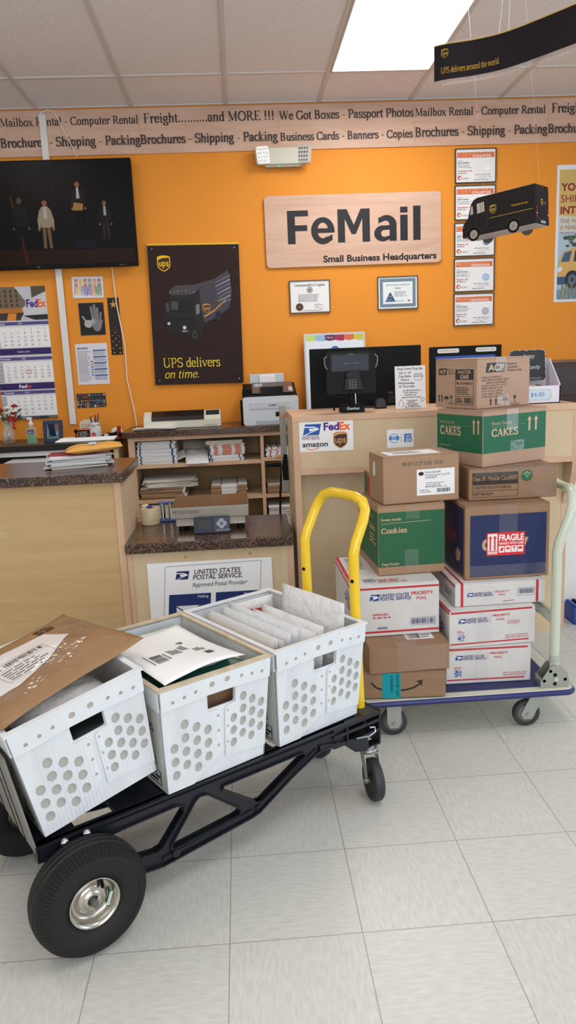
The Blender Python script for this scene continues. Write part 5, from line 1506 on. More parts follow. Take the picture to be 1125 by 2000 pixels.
# candy display
M_lilac = mat('white_display_card', (224, 218, 228), .55)
t = thing('candy_display', 'white card display tray priced four dollars on the right of the counter', 'display box', (1.285, 3.335, CT))
f = MB()
f.box(-.105, .105, -.06, -.056, 0, .075, M_lilac).box(-.105, .105, .09, .094, 0, .19, M_lilac).box(-.105, .105, -.06, .094, 0, .003, M_lilac)
for x in (-.105, .101): f.prism([(-.06, 0), (.094, 0), (.094, .19), (.06, .19), (-.06, .08)], M_lilac, .004, frame((x, 0, 0), (0, 1, 0), (0, 0, 1)))
f.build('tray', t)
p = Print(frame((0, -.0602, 0), (1, 0, 0), (0, 0, 1)))
M_tinsel = mat('silver_tinsel', (196, 200, 200), .35, .1)
p.poly(rrect(-.09, .012, .068, .062, .016), M_tinsel); p.up(); p.poly(rrect(-.082, .018, .058, .056, .012), (196, 216, 236)); p.up(); p.text('$4.00', -.026, .03, h=.018, w=.06, col=(96, 110, 136)); p.done('price_label', t)
t = thing('chalkboard_sign', 'small tinsel edged chalkboard reading candy, standing in the white display tray', 'sign', (1.282, 3.372, CT + .095), (R(-8), 0, R(0)))
f = MB(); f.prism(rrect(-.08, 0, .08, .135, .014), mat('chalk_black', (46, 46, 52), .7), .006, frame((0, .003, 0), (1, 0, 0), (0, 0, 1))); f.build('board', t)
f = MB()
rn = random.Random(2)
ring = rrect(-.08, 0, .08, .135, .014, 4)
pts = []
for a, b in zip(ring, ring[1:] + ring[:1]):
    n_ = max(1, int(math.dist(a, b) / .006))
    pts += [(a[0] + (b[0] - a[0]) * i / n_, a[1] + (b[1] - a[1]) * i / n_) for i in range(n_)]
for a in pts:
    for k in range(2):
        d = Vector((rn.uniform(-1, 1), rn.uniform(-1, .2), rn.uniform(-1, 1))).normalized() * rn.uniform(.006, .010)
        c = Vector((a[0], -.004, a[1])); s_ = Vector((rn.uniform(-1, 1), rn.uniform(-1, 1), rn.uniform(-1, 1))) * .0022
        f.faces([c - s_, c + s_, c + d], [(0, 1, 2)], M_tinsel)
f.build('tinsel_edge', t)
f = MB(); f.cyl((0, 0.004, -.085), (0, .004, .02), .004, M_black, n=8); f.build('prop_stick', t)
p = Print(frame((0, -.0032, 0), (1, 0, 0), (0, 0, 1)))
p.text('Jazzy', -.02, .100, h=.018, col=(206, 208, 212), shear=.1).text('&', -.04, .078, h=.012, col=(200, 200, 206)).text('Divine Candy', -.07, .052, h=.017, w=.125, col=(206, 208, 212), shear=.1); p.path([(-.02, .012), (0, .008), (.02, .012), (.04, .009), (.06, .014)], .002, (190, 190, 196)); p.done('chalk_lettering', t)
for k, (x, y, c) in enumerate(((1.25, 3.325, (178, 140, 96)), (1.282, 3.315, (196, 150, 104)), (1.315, 3.345, (70, 104, 84)))):
    f = MB(); f.ball((0, 0, .024), .024, mat('wrapped_candy_%d' % k, c, .3, bump=.4, bscale=80), 10, (1.1, .8, 1))
    tag(f.build('wrapped_candy', loc=(x, y, CT + .062 - .03)), ('tan wrapped candy at the left in the white display tray', 'light tan wrapped candy near the middle of the display tray', 'green wrapped candy at the right in the display tray')[k], 'candy')
f = MB(); f.box(-.04, .05, -.02, .05, 0, .032, mat('candy_box', (150, 130, 120), .6)); tag(f.build('candy_box', loc=(1.282, 3.325, CT + .004)), 'small box inside the white display tray under the wrapped candies', 'box')

# dark drawer organizer behind the counter at the right edge
t = thing('drawer_unit', 'dark brown desktop drawer unit at the right edge behind the register counter', 'drawers', (1.99, 4.4, .80))
M_brn = mat('dark_brown_board', (66, 42, 36), .45)
f = MB(); f.box(-.22, .3, 0, .35, 0, .40, M_brn); f.build('carcass', t, bevel=.003)
f = MB(); f.box(-.225, .305, -.01, .36, .40, .412, mat('brown_top', (110, 74, 54), .4)); f.build('top', t)
for i, (a, b) in enumerate(((-.21, .05), (.06, .29))):
    for j in range(2):
        f = MB(); f.box(a, b, -.008, 0, .21 - j * .19, .38 - j * .19, mat('brown_drawer', (52, 36, 32), .4)); f.build('drawer', t, bevel=.002)
f = MB(); f.box(-.28, .5, -.03, .38, -.03, 0, M_maple).box(-.28, -.25, -.03, .38, -.8, -.03, M_maple).box(.47, .5, -.03, .38, -.8, -.03, M_maple)
tag(f.build('side_table', loc=(1.99, 4.4, .80)), 'maple table carrying the dark brown drawer unit behind the counter', 'table')

# bag sealer hanging off the left end of the register counter
t = thing('bag_sealer', 'grey metal post with clamp knob and black lever at the register counter end', 'tool', (.188, 3.57, .55))
M_gpost = mat('grey_post', (150, 150, 142), .5)
f = MB(); f.box(-.012, .018, -.01, .01, .12, .53, M_gpost); f.build('post', t, bevel=.002)
f = MB(); f.cyl((-.028, 0, .492), (-.012, 0, .492), .012, M_black, .010, n=10); f.cyl((-.015, 0, .492), (.02, 0, .492), .004, mat('chrome'), n=8); f.build('clamp_knob', t)
f = MB(); f.box(-.012, .021, -.014, .014, .475, .49, mat('copper_clip', (170, 120, 90), .4, .5)); f.build('clamp', t)
f = MB(); f.prism([(-.006, .18), (.021, .18), (.018, .30), (.0, .305), (-.012, .24)], M_black, .026, frame((0, .013, 0), (1, 0, 0), (0, 0, 1))); f.build('bracket', t, bevel=.002)
f = MB(); f.tube([(-.012, 0, .252), (-.055, -.004, .255), (-.085, -.006, .256)], .010, M_black, n=10); f.build('lever', t)
f = MB(); f.cyl((-.002, 0, .295), (-.04, 0, .29), .012, mat('wood_knob', (196, 150, 100), .5), .009, n=12); f.build('wooden_handle', t)
f = MB(); f.tube([(-.012, 0, .24), (-.024, 0, .10), (-.03, 0, -.05)], .005, M_black, n=8); f.build('rod', t)
f = MB(); f.box(-.06, .020, -.06, .06, -.062, -.05, M_black); f.cyl((-.03, 0, -.55), (-.03, 0, -.06), .012, M_black); f.box(-.11, .02, -.08, .08, -.55, -.535, M_black); f.build('floor_stand', t)

t = thing('blue_tote', 'small blue plastic bin on the floor at the right edge by the white partition', 'bin', (1.62, 3.40, 0))
M_bin = mat('blue_plastic', (24, 72, 170), .35)
f = MB()
f.box(-.10, .16, -.055, -.05, .004, .085, M_bin).box(-.10, .16, .045, .05, .004, .085, M_bin).box(-.10, -.095, -.05, .045, .004, .085, M_bin).box(.155, .16, -.05, .045, .004, .085, M_bin).box(-.10, .16, -.055, .05, 0, .006, M_bin)
f.build('tub', t)
f = MB()
for k in range(9): f.box(-.095 + k * .028, -.083 + k * .028, -.056, .05, .085, .094, M_black if k % 2 else M_bin)
f.build('rim', t)

# ================================================================ platform truck
M_palegreen = mat('pale_green_enamel', (196, 204, 186), .28, spec=.5, coat=.4)
M_rubber = mat('grey_rubber', (58, 56, 58), .55)
M_zinc = mat('zinc_plate', (172, 176, 168), .32, .8)
M_bluemat = mat('navy_mat', (38, 46, 92), .6)
M_bluebump = mat('navy_bumper', (34, 42, 104), .35)
M_creamrim = mat('cream_deck', (206, 204, 186), .4)
t = thing('platform_truck', 'flatbed trolley with a navy deck and pale green handle, stacked high with boxes', 'trolley', (.715, 2.65, 0))
DX0, DX1, DY0, DY1 = -.40, .372, -.285, .31     # deck in local metres
f = MB(); f.prism(rrect(DX0, DY0, DX1, DY1, .03), M_creamrim, .014, Matrix.Translation((0, 0, .139))); f.build('deck', t, bevel=.003)
f = MB(); f.prism(rrect(DX0 + .03, DY0 + .032, DX1 - .05, DY1 - .035, .01), M_bluemat, .003, Matrix.Translation((0, 0, .153))); f.build('deck_mat', t)
f = MB()
ring = rrect(DX0, DY0, DX1, DY1, .03)
f.tube([(x, y, .141) for x, y in ring + ring[:2]], .010, M_bluebump, n=10, cap=False); f.build('bumper', t)
for sx, sy in ((-.245, -.225), (.225, -.225), (-.245, .25), (.225, .25)):
    f = MB()
    k = 1 if sx > 0 else 0
    off = .045 * k
    for s_ in (-1, 1):
        f.prism([(-.026 + off, .132), (.026 + off, .132), (.024, .05), (.014, .030), (-.014, .030), (-.024, .05)], mat('grey_caster_fork', (168, 172, 166), .4, .3), .003, frame((sx, sy + s_ * .018 + .0015, 0), (1, 0, 0), (0, 0, 1)))
    f.box(sx - .03 + off, sx + .03 + off, sy - .025, sy + .025, .130, .139, mat('grey_caster_fork'))
    cf = f.build('caster_fork', t)
    f = MB()
    Mx = Matrix.Translation((sx, sy, .047)) @ Matrix.Rotation(R(90), 4, 'X')
    f.lathe([(.034, -.013), (.042, -.013), (.047, -.009), (.047, .009), (.042, .013), (.034, .013)], M_rubber, Mx)
    f.lathe([(.004, -.012), (.034, -.0105), (.034, .0105), (.004, .012)], mat('grey_wheel_disc', (128, 126, 124), .5), Mx)
    f.cyl((sx, sy - .026, .047), (sx, sy + .026, .047), .007, M_zinc, n=12)
    f.build('caster_wheel', cf)
f = MB()
PX = .315
loop = [(PX, -.24, .15), (PX, -.24, .58), (PX - .001, -.24, .625), (PX + .006, -.24, .66), (PX + .038, -.238, .745), (PX + .050, -.232, .785), (PX + .062, -.20, .818), (PX + .075, -.14, .822), (PX + .110, -.07, .810), (PX + .123, -.02, .802)]
lp = loop + [(PX + .125, .0125, .800)] + [(x, .025 - y, z) for x, y, z in loop[::-1]]
f.tube(lp, .0165, M_palegreen, n=16); f.build('push_handle', t)
f = MB(); f.box(PX - .004, PX + .004, -.235, .26, .365, .377, M_palegreen).box(PX - .012, PX + .012, -.235, .26, .377, .40, M_palegreen).box(PX - .004, PX + .004, -.235, .26, .40, .41, M_palegreen).box(PX - .006, PX + .006, -.10, -.08, .365, .49, mat('grey_label_bar', (150, 156, 150), .4)); f.build('cross_bar', t)
for sy in (-.24, .265):
    f = MB()
    pr = [(-.058, .0), (.040, .0), (.042, .03), (.034, .055), (.016, .072), (-.004, .080), (-.022, .078), (-.048, .04), (-.058, .02)]
    for dy in (-.026, .022): f.prism([(PX + a, .153 + b) for a, b in pr], M_zinc, .004, frame((0, sy + dy, 0), (1, 0, 0), (0, 0, 1)))
    f.box(PX - .058, PX - .054, sy - .028, sy + .02, .153, .19, M_zinc)
    b_ = f.build('hinge_bracket', t)
    f = MB()
    f.cyl((PX - .004, sy - .034, .184), (PX - .004, sy + .026, .184), .007, mat('bright_zinc', (210, 212, 208), .35, .5), n=12)
    for a, c in ((-.024, .214), (-.045, .18), (.028, .182)): f.cyl((PX + a, sy - .030, c), (PX + a, sy - .02, c), .006, M_zinc, n=10)
    for c in (.200, .168): f.cyl((PX - .008, sy - .0315, c), (PX - .008, sy - .028, c), .0065, M_black, n=12)
    f.build('bolt', b_)
f = MB(); f.cyl((PX, -.24, .238), (PX, -.24, .262), .018, mat('grey_collar', (176, 180, 172), .4), n=16); f.build('collar', t)

# ================================================================ boxes
def kraft(name, c):
    m = mat(name, c, .62, spec=.3, noise=.05, nscale=(9, 9, 30))
    return ridges(m, 0, 170, .18, .0008)
M_k1 = kraft('kraft_corrugated', (160, 128, 102))
M_k2 = kraft('kraft_warm', (148, 116, 90))
M_k3 = kraft('kraft_pinkish', (174, 143, 121))
M_wbox = ridges(mat('white_corrugated', (208, 205, 203), .55, spec=.35, noise=.05, nscale=(14, 14, 14)), 0, 170, .12, .0006)
M_tape = film('clear_tape', (190, 166, 136), .10, .10)
M_wtape = film('clear_tape_white', (236, 236, 236), .03, .10)

def carton(label, x, y, yaw, w, d, h, z, body, seam=True, bulge=.002, name='cardboard_box'):
    """x, y = front left corner on plan; returns thing plus print frames of front, left side and top"""
    a = R(yaw)
    c = Vector((x + w / 2 * math.cos(a) - d / 2 * math.sin(a), y + w / 2 * math.sin(a) + d / 2 * math.cos(a), z + .0006))
    t = thing(name, label, 'box', c, (0, 0, a))
    f = MB()
    # body panels stop just short of the top, two flaps close it
    f.box(-w / 2, w / 2, -d / 2, d / 2, 0, h - .004, body)
    f.build('box_body', t, bevel=.003)
    if seam:
        for s_ in (-1, 1):
            f = MB(); f.box(-w / 2 + .001, w / 2 - .001, min(s_ * .001, s_ * (d / 2 - .0015)), max(s_ * .001, s_ * (d / 2 - .0015)), h - .004, h, body); f.build('top_flap', t, bevel=.0012)
    else:
        f = MB(); f.box(-w / 2 + .001, w / 2 - .001, -d / 2 + .001, d / 2 - .001, h - .004, h, body); f.build('lid', t, bevel=.0012)
    e = .0003
    return (t, Print(frame((-w / 2, -d / 2 - e, 0), (1, 0, 0), (0, 0, 1))), Print(frame((-w / 2 - e, d / 2, 0), (0, -1, 0), (0, 0, 1))), Print(frame((-w / 2, -d / 2, h + e), (1, 0, 0), (0, 1, 0))))
def fin(t, *ps):
    for p, nm in zip(ps, ('front_print', 'side_print', 'top_print')):
        if p.mb.f: p.done(nm, t.children[0] if t.children else t)
def tape(t, w, d, h, x0, x1, front=.06, z0=None, m=None, side=None):
    """strip of packing tape over the top and down the front"""
    f = MB(); m = m or M_tape
    e = .0012
    f.poly([(x0 - w / 2, -d / 2 - e, h - front), (x1 - w / 2, -d / 2 - e, h - front), (x1 - w / 2, -d / 2 - e, h + e), (x0 - w / 2, -d / 2 - e, h + e)], m)
    f.poly([(x0 - w / 2, -d / 2 - e, h + e), (x1 - w / 2, -d / 2 - e, h + e), (x1 - w / 2, d / 2, h + e), (x0 - w / 2, d / 2, h + e)], m)
    f.build('packing_tape', t)
def patch(t, w, d, x0, x1, z0, z1, m=None):
    f = MB(); m = m or M_tape
    n = 6
    f.grid([[(x0 + (x1 - x0) * i / n - w / 2, -d / 2 - .0012 - .0004 * ((i + j) % 2), z0 + (z1 - z0) * j / n) for i in range(n + 1)] for j in range(n + 1)], m)
    f.build('packing_tape', t)
RED, PBL, DK = (190, 44, 52), (38, 66, 128), (40, 34, 32)
def usps(p, w, h, x, y, s, sm=.0):
    p.eagle(x, y, .022 * s, PBL, w=.030 * s)
    p.text('UNITED STATES', x + .036 * s, y + .0125 * s, h=.0098 * s, w=.094 * s, col=PBL, bold=.02, shear=.2).text('POSTAL SERVICE.', x + .034 * s, y, h=.0098 * s, w=.106 * s, col=PBL, bold=.02, shear=.2)
    p.line(x + .036 * s, y + .0112 * s, x + .13 * s, y + .0112 * s, .0006, RED)

# left column
w, d, h = .286, .25, .090
t, pf, pl, pt = carton('low brown parcel with a black smile arrow and teal tape, bottom of the left stack', .353, 2.384, -4.4, w, d, h, .157, M_k2)
pf.path([(.035, .058), (.05, .040), (.08, .028), (.11, .026), (.15, .028), (.18, .036), (.20, .050)], .006, DK).poly([(.186, .058), (.208, .064), (.206, .038), (.199, .052)], DK); pf.up()
pf.rect(.072, .0, .134, h - .001, (0, 148, 158)).up(); pf.text('stronger than ripping', .120, .085, h=.011, w=.08, col=(12, 60, 66), rot=-90, bold=.02).text('a bandage.', .100, .080, h=.012, w=.06, col=(12, 60, 66), rot=-90, bold=.02)
pt.rect(.09, .0, .12, d, (0, 140, 150))
fin(t, pf, pl, pt)
w, d, h = .273, .25, .094
t, pf, pl, pt = carton('plain brown box with glossy clear tape down its middle, second up the left stack', .382, 2.372, 1.1, w, d, h, .248, M_k2)
pt.rect(.14, .05, .235, .16, (224, 222, 222)); pt.up(); pt.bars(.15, .06, .19, .15, seed=3).lines(.195, .15, .23, .06, 5, seed=5)
pf.line(.01, .01, .012, .088, .002, (140, 104, 74))
fin(t, pf, pl, pt); tape(t, w, d, h, .095, .165, .092); patch(t, w, d, .165, .265, .005, .09, M_wtape)
w, d, h = .305, .38, .186
t, pf, pl, pt = carton('large white postal shipping box with a blue barcode, third up the left stack', .340, 2.467, 1.0, w, d, h, .344, M_wbox, seam=False)
pf.rect(0, h - .018, w, h - .011, RED).rect(0, .012, w, .019, RED); usps(pf, w, h, .062, .128, 1.05)
pf.text('PRIORITY', .208, .142, h=.012, w=.076, col=RED, bold=.02).text('MAIL', .226, .124, h=.012, w=.036, col=RED, bold=.02).line(.198, .122, .198, .152, .0008, (120, 60, 70))
pf.text('SHIPPING BOX', .072, .074, h=.008, w=.055, col=RED, bold=.02).lines(.072, .072, .14, .062, 1, RED, seed=4).text('INSURED', .09, .026, h=.007, w=.034, col=PBL, bold=.03)
pf.box(.204, .034, .292, .060, .001, PBL).bars(.208, .038, .288, .056, (52, 66, 120), seed=6)
pl.rect(0, h - .018, d, h - .011, RED); pl.eagle(d - .15, .10, .025, PBL).lines(d - .10, .15, d - .03, .08, 6, PBL, seed=2).text('PRIORITY MAIL', d - .07, .13, h=.01, w=.06, col=RED, rot=-60)
pt.rect(.0, .0, .012, d, RED); pt.box(.03, .27, .085, .35, .002, (70, 80, 120)); pt.up(); pt.rect(.038, .285, .078, .342, (110, 124, 160)).lines(.03, .26, .09, .22, 4, (90, 96, 130), seed=3).text('MEDIUM', .02, .20, h=.012, col=RED, bold=.02).lines(.10, .06, .2, .02, 3, RED, seed=5).lines(.05, .07, .1, .03, 3, PBL, seed=8)
fin(t, pf, pl, pt)
w, d, h = .241, .313, .248
GRN, KP = (34, 94, 60), (196, 160, 128)
t, pf, pl, pt = carton('tall green printed Cookies carton, fourth up the left stack', .452, 2.562, 3.3, w, d, h, .532, M_k1)
pf.rect(.002, .030, w - .002, h - .022, GRN); pf.up(); pf.text('Sweet goods', .012, .196, h=.010, w=.072, col=KP, bold=.02).line(.012, .186, .19, .190, .0015, KP).serif('Cookies', .012, .152, .018, .092, KP, a=7.5, b=3.4).text('Keep Frozen', .012, .036, h=.010, w=.062, col=KP, bold=.02)
pl.rect(.002, .030, d - .002, h - .022, GRN); pl.up(); pl.serif('Cookies', d - .13, .152, .02, .09, KP, a=7.5, b=3.4).text('Sweet goods', d - .13, .196, h=.010, w=.07, col=KP).lines(d - .12, .14, d - .02, .10, 3, KP, seed=2)
fin(t, pf, pl, pt); tape(t, w, d, h, .10, .15, .05, m=M_wtape); patch(t, w, d, .095, .145, .012, .09, M_wtape)
w, d, h = .279, .165, .168
t, pf, pl, pt = carton('brown cocoa mix carton with a white front label, top of the left stack', .477, 2.579, 7.3, w, d, h, .782, M_k1)
pf.text('BB 03 12 27 5150  10:33', .070, .132, h=.013, w=.148, col=(74, 62, 56), bold=-.004)
pf.rect(.122, .024, .262, .116, (232, 230, 230)); pf.up()
pf.poly(circ(.138, .101, .010, .007), (30, 30, 32)); pf.text('Cocoa Classics®', .152, .102, h=.0075, w=.058, col=(66, 64, 66), bold=.01).text('Chocolate Supreme Cocoa Mix', .152, .092, h=.0075, w=.092, col=(66, 64, 66), bold=.01).text('CLAPA200107', .152, .083, h=.007, w=.045, col=(66, 64, 66), bold=.01)
pf.lines(.155, .070, .232, .052, 3, (120, 118, 120), seed=3).text('NET WT. 60 oz (3.75 lb) 1.7 kg', .152, .05, h=.006, w=.08, col=(90, 88, 90)).bars(.195, .032, .245, .046, seed=4).lines(.132, .045, .18, .032, 2, (120, 120, 130), seed=6)
pl.rect(.05, .09, .075, .14, (222, 220, 218))
pt.rect(.03, .02, .22, .13, (228, 226, 228)); pt.up(); pt.bars(.06, .05, .16, .09, (120, 118, 120), seed=8).lines(.05, .12, .2, .1, 2, seed=2)
fin(t, pf, pl, pt)
w, d, h = .15, .10, .086
t, pf, pl, pt = carton('small box with red and green panels, half hidden behind the cocoa carton', .462, 2.772, 4, w, d, h, .782, M_k1)
pf.rect(.004, .026, .032, .07, (176, 40, 60)).rect(.034, .006, w - .004, .082, GRN); pf.up(); pf.lines(.006, .066, .03, .03, 4, (222, 150, 150), seed=3)
pl.rect(.02, .006, .06, .08, GRN).rect(.064, .01, d - .004, .07, (176, 40, 60)); pt.rect(.02, .01, w - .02, d - .01, (228, 226, 226))
fin(t, pf, pl, pt)

# right column
def flat_rate(label, x, y, yaw, w, d, h, z, seed):
    t, pf, pl, pt = carton(label, x, y, yaw, w, d, h, z, M_wbox, seam=False)
    pf.rect(.006, h - .010, w - .012, h - .004, RED).rect(.004, .012, w - .022, .017, RED)
    usps(pf, w, h, .032, h - .046, .78)
    pf.text('PRIORITY', .155, h - .029, h=.0085, w=.062, col=RED, bold=.02).text('MAIL', .168, h - .044, h=.0085, w=.03, col=RED, bold=.02).line(.147, h - .048, .147, h - .02, .0008, (150, 60, 70))
    pf.text('VISIT US AT USPS.COM', .200, .030, h=.006, w=.082, col=RED, bold=.03).text('ORDER FREE SUPPLIES ONLINE', .200, .0225, h=.005, w=.082, col=RED)
    rn = random.Random(seed)
    for i in range(9):
        for j in range(9):
            if rn.random() < .5: pf.rect(.030 + i * .0028, .026 + j * .0028, .0328 + i * .0028, .0288 + j * .0028, (70, 96, 160))
    pf.lines(.028, .064, .055, .054, 2, RED, seed=seed)
    if seed == 2:
        for i in range(14): pf.line(.206 + i * .0032, .074, .2105 + i * .0032, .088, .0007, RED)
    pl.rect(0, h - .010, d, h - .004, RED).lines(.12, .09, .26, .03, 5, PBL, seed=seed + 4); pl.eagle(d - .09, .05, .02, PBL)
    pt.rect(0, 0, .008, d, RED)
    fin(t, pf, pl, pt)
    patch(t, w, d, .10, .15, .006, h - .006, M_wtape)
    return t
flat_rate('white postal priority box standing straight on the navy deck', .663, 2.452, -1.6, .298, .30, .133, .157, 1)
flat_rate('white postal priority box with a small red hatched patch, second up the right stack', .672, 2.444, 3.2, .308, .30, .134, .291, 2)
w, d, h = .319, .34, .083
t, pf, pl, pt = carton('long low white postal box with red end bands, third up the right stack', .704, 2.486, .6, w, d, h, .426, M_wbox, seam=False)
pf.rect(.020, .0, .029, h, RED).rect(w - .032, .003, w - .023, h, RED); usps(pf, w, h, .042, .034, .66)
pf.text('PRIORITY', .142, .044, h=.0075, w=.052, col=RED).text('MAIL', .153, .033, h=.0075, w=.026, col=RED).line(.136, .032, .136, .054, .0007, RED).line(.17, .012, .21, .014, .002, RED)
pf.box(.222, .029, .282, .057, .001, (80, 92, 120)).bars(.227, .036, .277, .053, (70, 80, 110), seed=4)
pl.rect(0, h - .012, d, h - .005, RED).lines(d - .12, .05, d - .03, .02, 4, PBL, seed=3)
pt.rect(.020, 0, .029, d, RED)
fin(t, pf, pl, pt)
w, d, h = .301, .27, .264
t, pf, pl, pt = carton('big navy printed box with a red fragile label, fourth up the right stack', .748, 2.519, 1.1, w, d, h, .510, M_k2)
NV, TANL = (32, 41, 84), (186, 156, 128)
pf.rect(.018, .010, w - .012, h - .034, NV); pf.up()
pf.text('chewy', .060, .106, h=.055, w=.165, col=TANL, bold=.04); pf.up(3)
pf.rect(.076, .084, .212, .166, (214, 44, 44)); pf.up()
pf.rect(.080, .090, .114, .162, (232, 226, 226)).text('FRAGILE', .120, .136, h=.022, w=.088, col=(240, 236, 236), bold=.03).text('HANDLE WITH CARE', .120, .122, h=.009, w=.088, col=(240, 232, 232), bold=.02)
for k in range(4): pf.rect(.119 + k * .0225, .094, .139 + k * .0225, .117, (236, 230, 230))
pf.up(); pf.arrow(.089, .104, .156, .013, (206, 44, 44)).arrow(.105, .104, .156, .013, (206, 44, 44)).rect(.082, .099, .112, .102, (206, 44, 44)).text('THIS SIDE UP', .083, .092, h=.005, w=.028, col=(206, 44, 44))
pf.umbrella(.1515, .099, .013, (206, 44, 44)).glass(.174, .099, .015, (206, 44, 44)).poly([(.122, .1), (.13, .112), (.136, .112), (.134, .1)], (206, 44, 44)).poly(circ(.196, .108, .008, .005), (206, 44, 44))
pl.rect(.010, .010, d - .016, h - .012, NV); pl.up(); pl.poly([(d - .10, .05), (d - .06, .055), (d - .05, .09), (d - .085, .10), (d - .11, .08)], TANL).text('fragile', .05, .12, h=.05, w=.12, col=(196, 50, 50))
fin(t, pf, pl, pt); tape(t, w, d, h, .12, .185, .10, m=M_wtape); patch(t, w, d, .018, .29, .012, .05, M_wtape)
w, d, h = .316, .24, .112
t, pf, pl, pt = carton('low brown carton of ribbon bows with a round green sticker, fifth up the right stack', .786, 2.604, -.6, w, d, h, .776, M_k2)
INK2 = (48, 40, 34)
pf.rect(.012, .056, .176, .098, INK2); pf.up(); pf.text('Dept.18 / Modular Cat.#0009', .016, .070, h=.015, w=.156, col=(176, 140, 108), bold=.01)
pf.box(.012, .010, .176, .056, .0012, INK2).rect(.012, .032, .176, .0335, INK2).text('CHRISTMAS TREE BOWS RIBBONS', .016, .040, h=.0105, w=.135, col=INK2, bold=.012).text('PUFFY PINK BOW', .016, .017, h=.0105, w=.070, col=INK2, bold=.012)
pf.disc(.207, .082, .020, (28, 62, 44)).up(); pf.disc(.207, .082, .0165, (60, 128, 84)).up(); pf.disc(.207, .082, .013, (28, 62, 44)).up(); pf.disc(.207, .080, .008, (78, 140, 90)); pf.path([(.218, .086), (.207, .094), (.196, .086)], .003, (170, 190, 160))
fin(t, pf, pl, pt); tape(t, w, d, h, .02, .30, .03, m=M_wtape); patch(t, w, d, .22, .31, .006, .06, M_wtape)
w, d, h = .304, .251, .198
t, pf, pl, pt = carton('green printed CAKES carton turned corner forward, sixth up the right stack', .841, 2.625, 24.5, w, d, h, .889, M_k3)
GR2 = (32, 98, 68)
pf.rect(.002, .048, w - .002, h - .018, GR2); pf.up(); pf.text('Sweet Goods', .040, .146, h=.013, w=.095, col=(170, 150, 120), bold=.01).line(.04, .138, .20, .142, .001, (150, 140, 112)).serif('CAKES', .040, .106, .026, .125, (206, 170, 142), a=7.5, b=3.2)
pf.arrow(.220, .115, .168, .020, (206, 170, 142)).arrow(.252, .115, .168, .020, (206, 170, 142))
pl.rect(.002, .048, d - .002, h - .018, GR2); pl.up(); pl.text('Sweet Goods', .018, .146, h=.013, w=.08, col=(170, 150, 120)).line(.018, .138, .19, .142, .001, (150, 140, 112)).serif('CAKES', .02, .106, .03, .115, (206, 170, 142), a=7.5, b=3.2).arrow(.205, .115, .168, .016, (206, 170, 142)).arrow(.228, .115, .168, .016, (206, 170, 142)).lines(.02, .07, .08, .06, 1, (150, 140, 112), seed=3)
fin(t, pf, pl, pt); tape(t, w, d, h, .11, .165, .075, m=M_wtape); patch(t, w, d, .13, .195, .048, .085, M_wtape)
w, d, h = .262, .225, .180
t, pf, pl, pt = carton('brown ACP master case with black printing, topmost box of the right stack', .846, 2.712, 26, w, d, h, 1.088, M_k3)
K = (56, 52, 54)
pf.poly([(.040, .128), (.046, .162), (.140, .162), (.134, .128)], K).up(); pf.text('ACP', .052, .134, h=.022, w=.078, col=(196, 166, 140), bold=.03)
for k, s_ in enumerate(('American', 'Consumer', 'Products Corp.')): pf.text(s_, .146, .152 - k * .0115, h=.0085, col=K, bold=.005)
for k, (s_, w_) in enumerate((('ITEM# ACP-97B335-12', .098), ('DESC: SMOOTH CHUNKY FOLEY', .132), ('     WINDOW ASSORTMENT', .10), ('MASTER CASE QTY: 12 PCS', .118), ('INNER CASE QTY: 3 PCS', .102), ('N.WT: 0.19 lbs / 0.09 kg', .10), ('G.WT: 0.89 lbs / 0.40 kg', .098), ('CASE SIZE: 14.8x9.8x8 in', .122))): pf.text(s_.strip(), .022 + (.02 if s_[0] == ' ' else 0), .108 - k * .0098, h=.0062, w=w_, col=K, bold=.006)
for x in (.066, .092): pf.arrow(x, .010, .036, .014, K)
pf.umbrella(.138, .010, .026, K).glass(.186, .014, .026, K).text('FRAGILE', .166, .004, h=.007, w=.044, col=K)
pl.poly([(.018, .122), (.022, .146), (.066, .146), (.062, .122)], K).up(); pl.text('ACP', .025, .127, h=.014, w=.034, col=(196, 166, 140), bold=.03)
for k in range(3): pl.text(('American', 'Consumer', 'Products Corp.')[k], .070, .140 - k * .008, h=.0055, col=K)
pl.rect(.112, .105, .208, .142, K); pl.up(); pl.text('MASTER', .160, .126, h=.0125, w=.068, col=(206, 178, 150), bold=.03, align='c').text('CASE', .160, .109, h=.0125, w=.044, col=(206, 178, 150), bold=.03, align='c')
pl.box(.112, .014, .208, .142, .0014, K).text('NO. ACP-97B335-12', .118, .088, h=.008, w=.084, col=K, bold=.02).lines(.118, .08, .2, .05, 5, K, seed=6).rect(.112, .044, .208, .0454, K).lines(.116, .04, .15, .02, 4, K, seed=7, fill=.6).bars(.158, .02, .204, .04, K, seed=8)
for x in (.022, .038): pl.arrow(x, .022, .05, .011, K)
pl.umbrella(.064, .022, .022, K).glass(.090, .024, .022, K).text('FRAGILE', .076, .014, h=.006, w=.03, col=K)
fin(t, pf, pl, pt); tape(t, w, d, h, .09, .14, .05, m=M_tape); patch(t, w, d, .10, .155, .004, .045, M_tape)

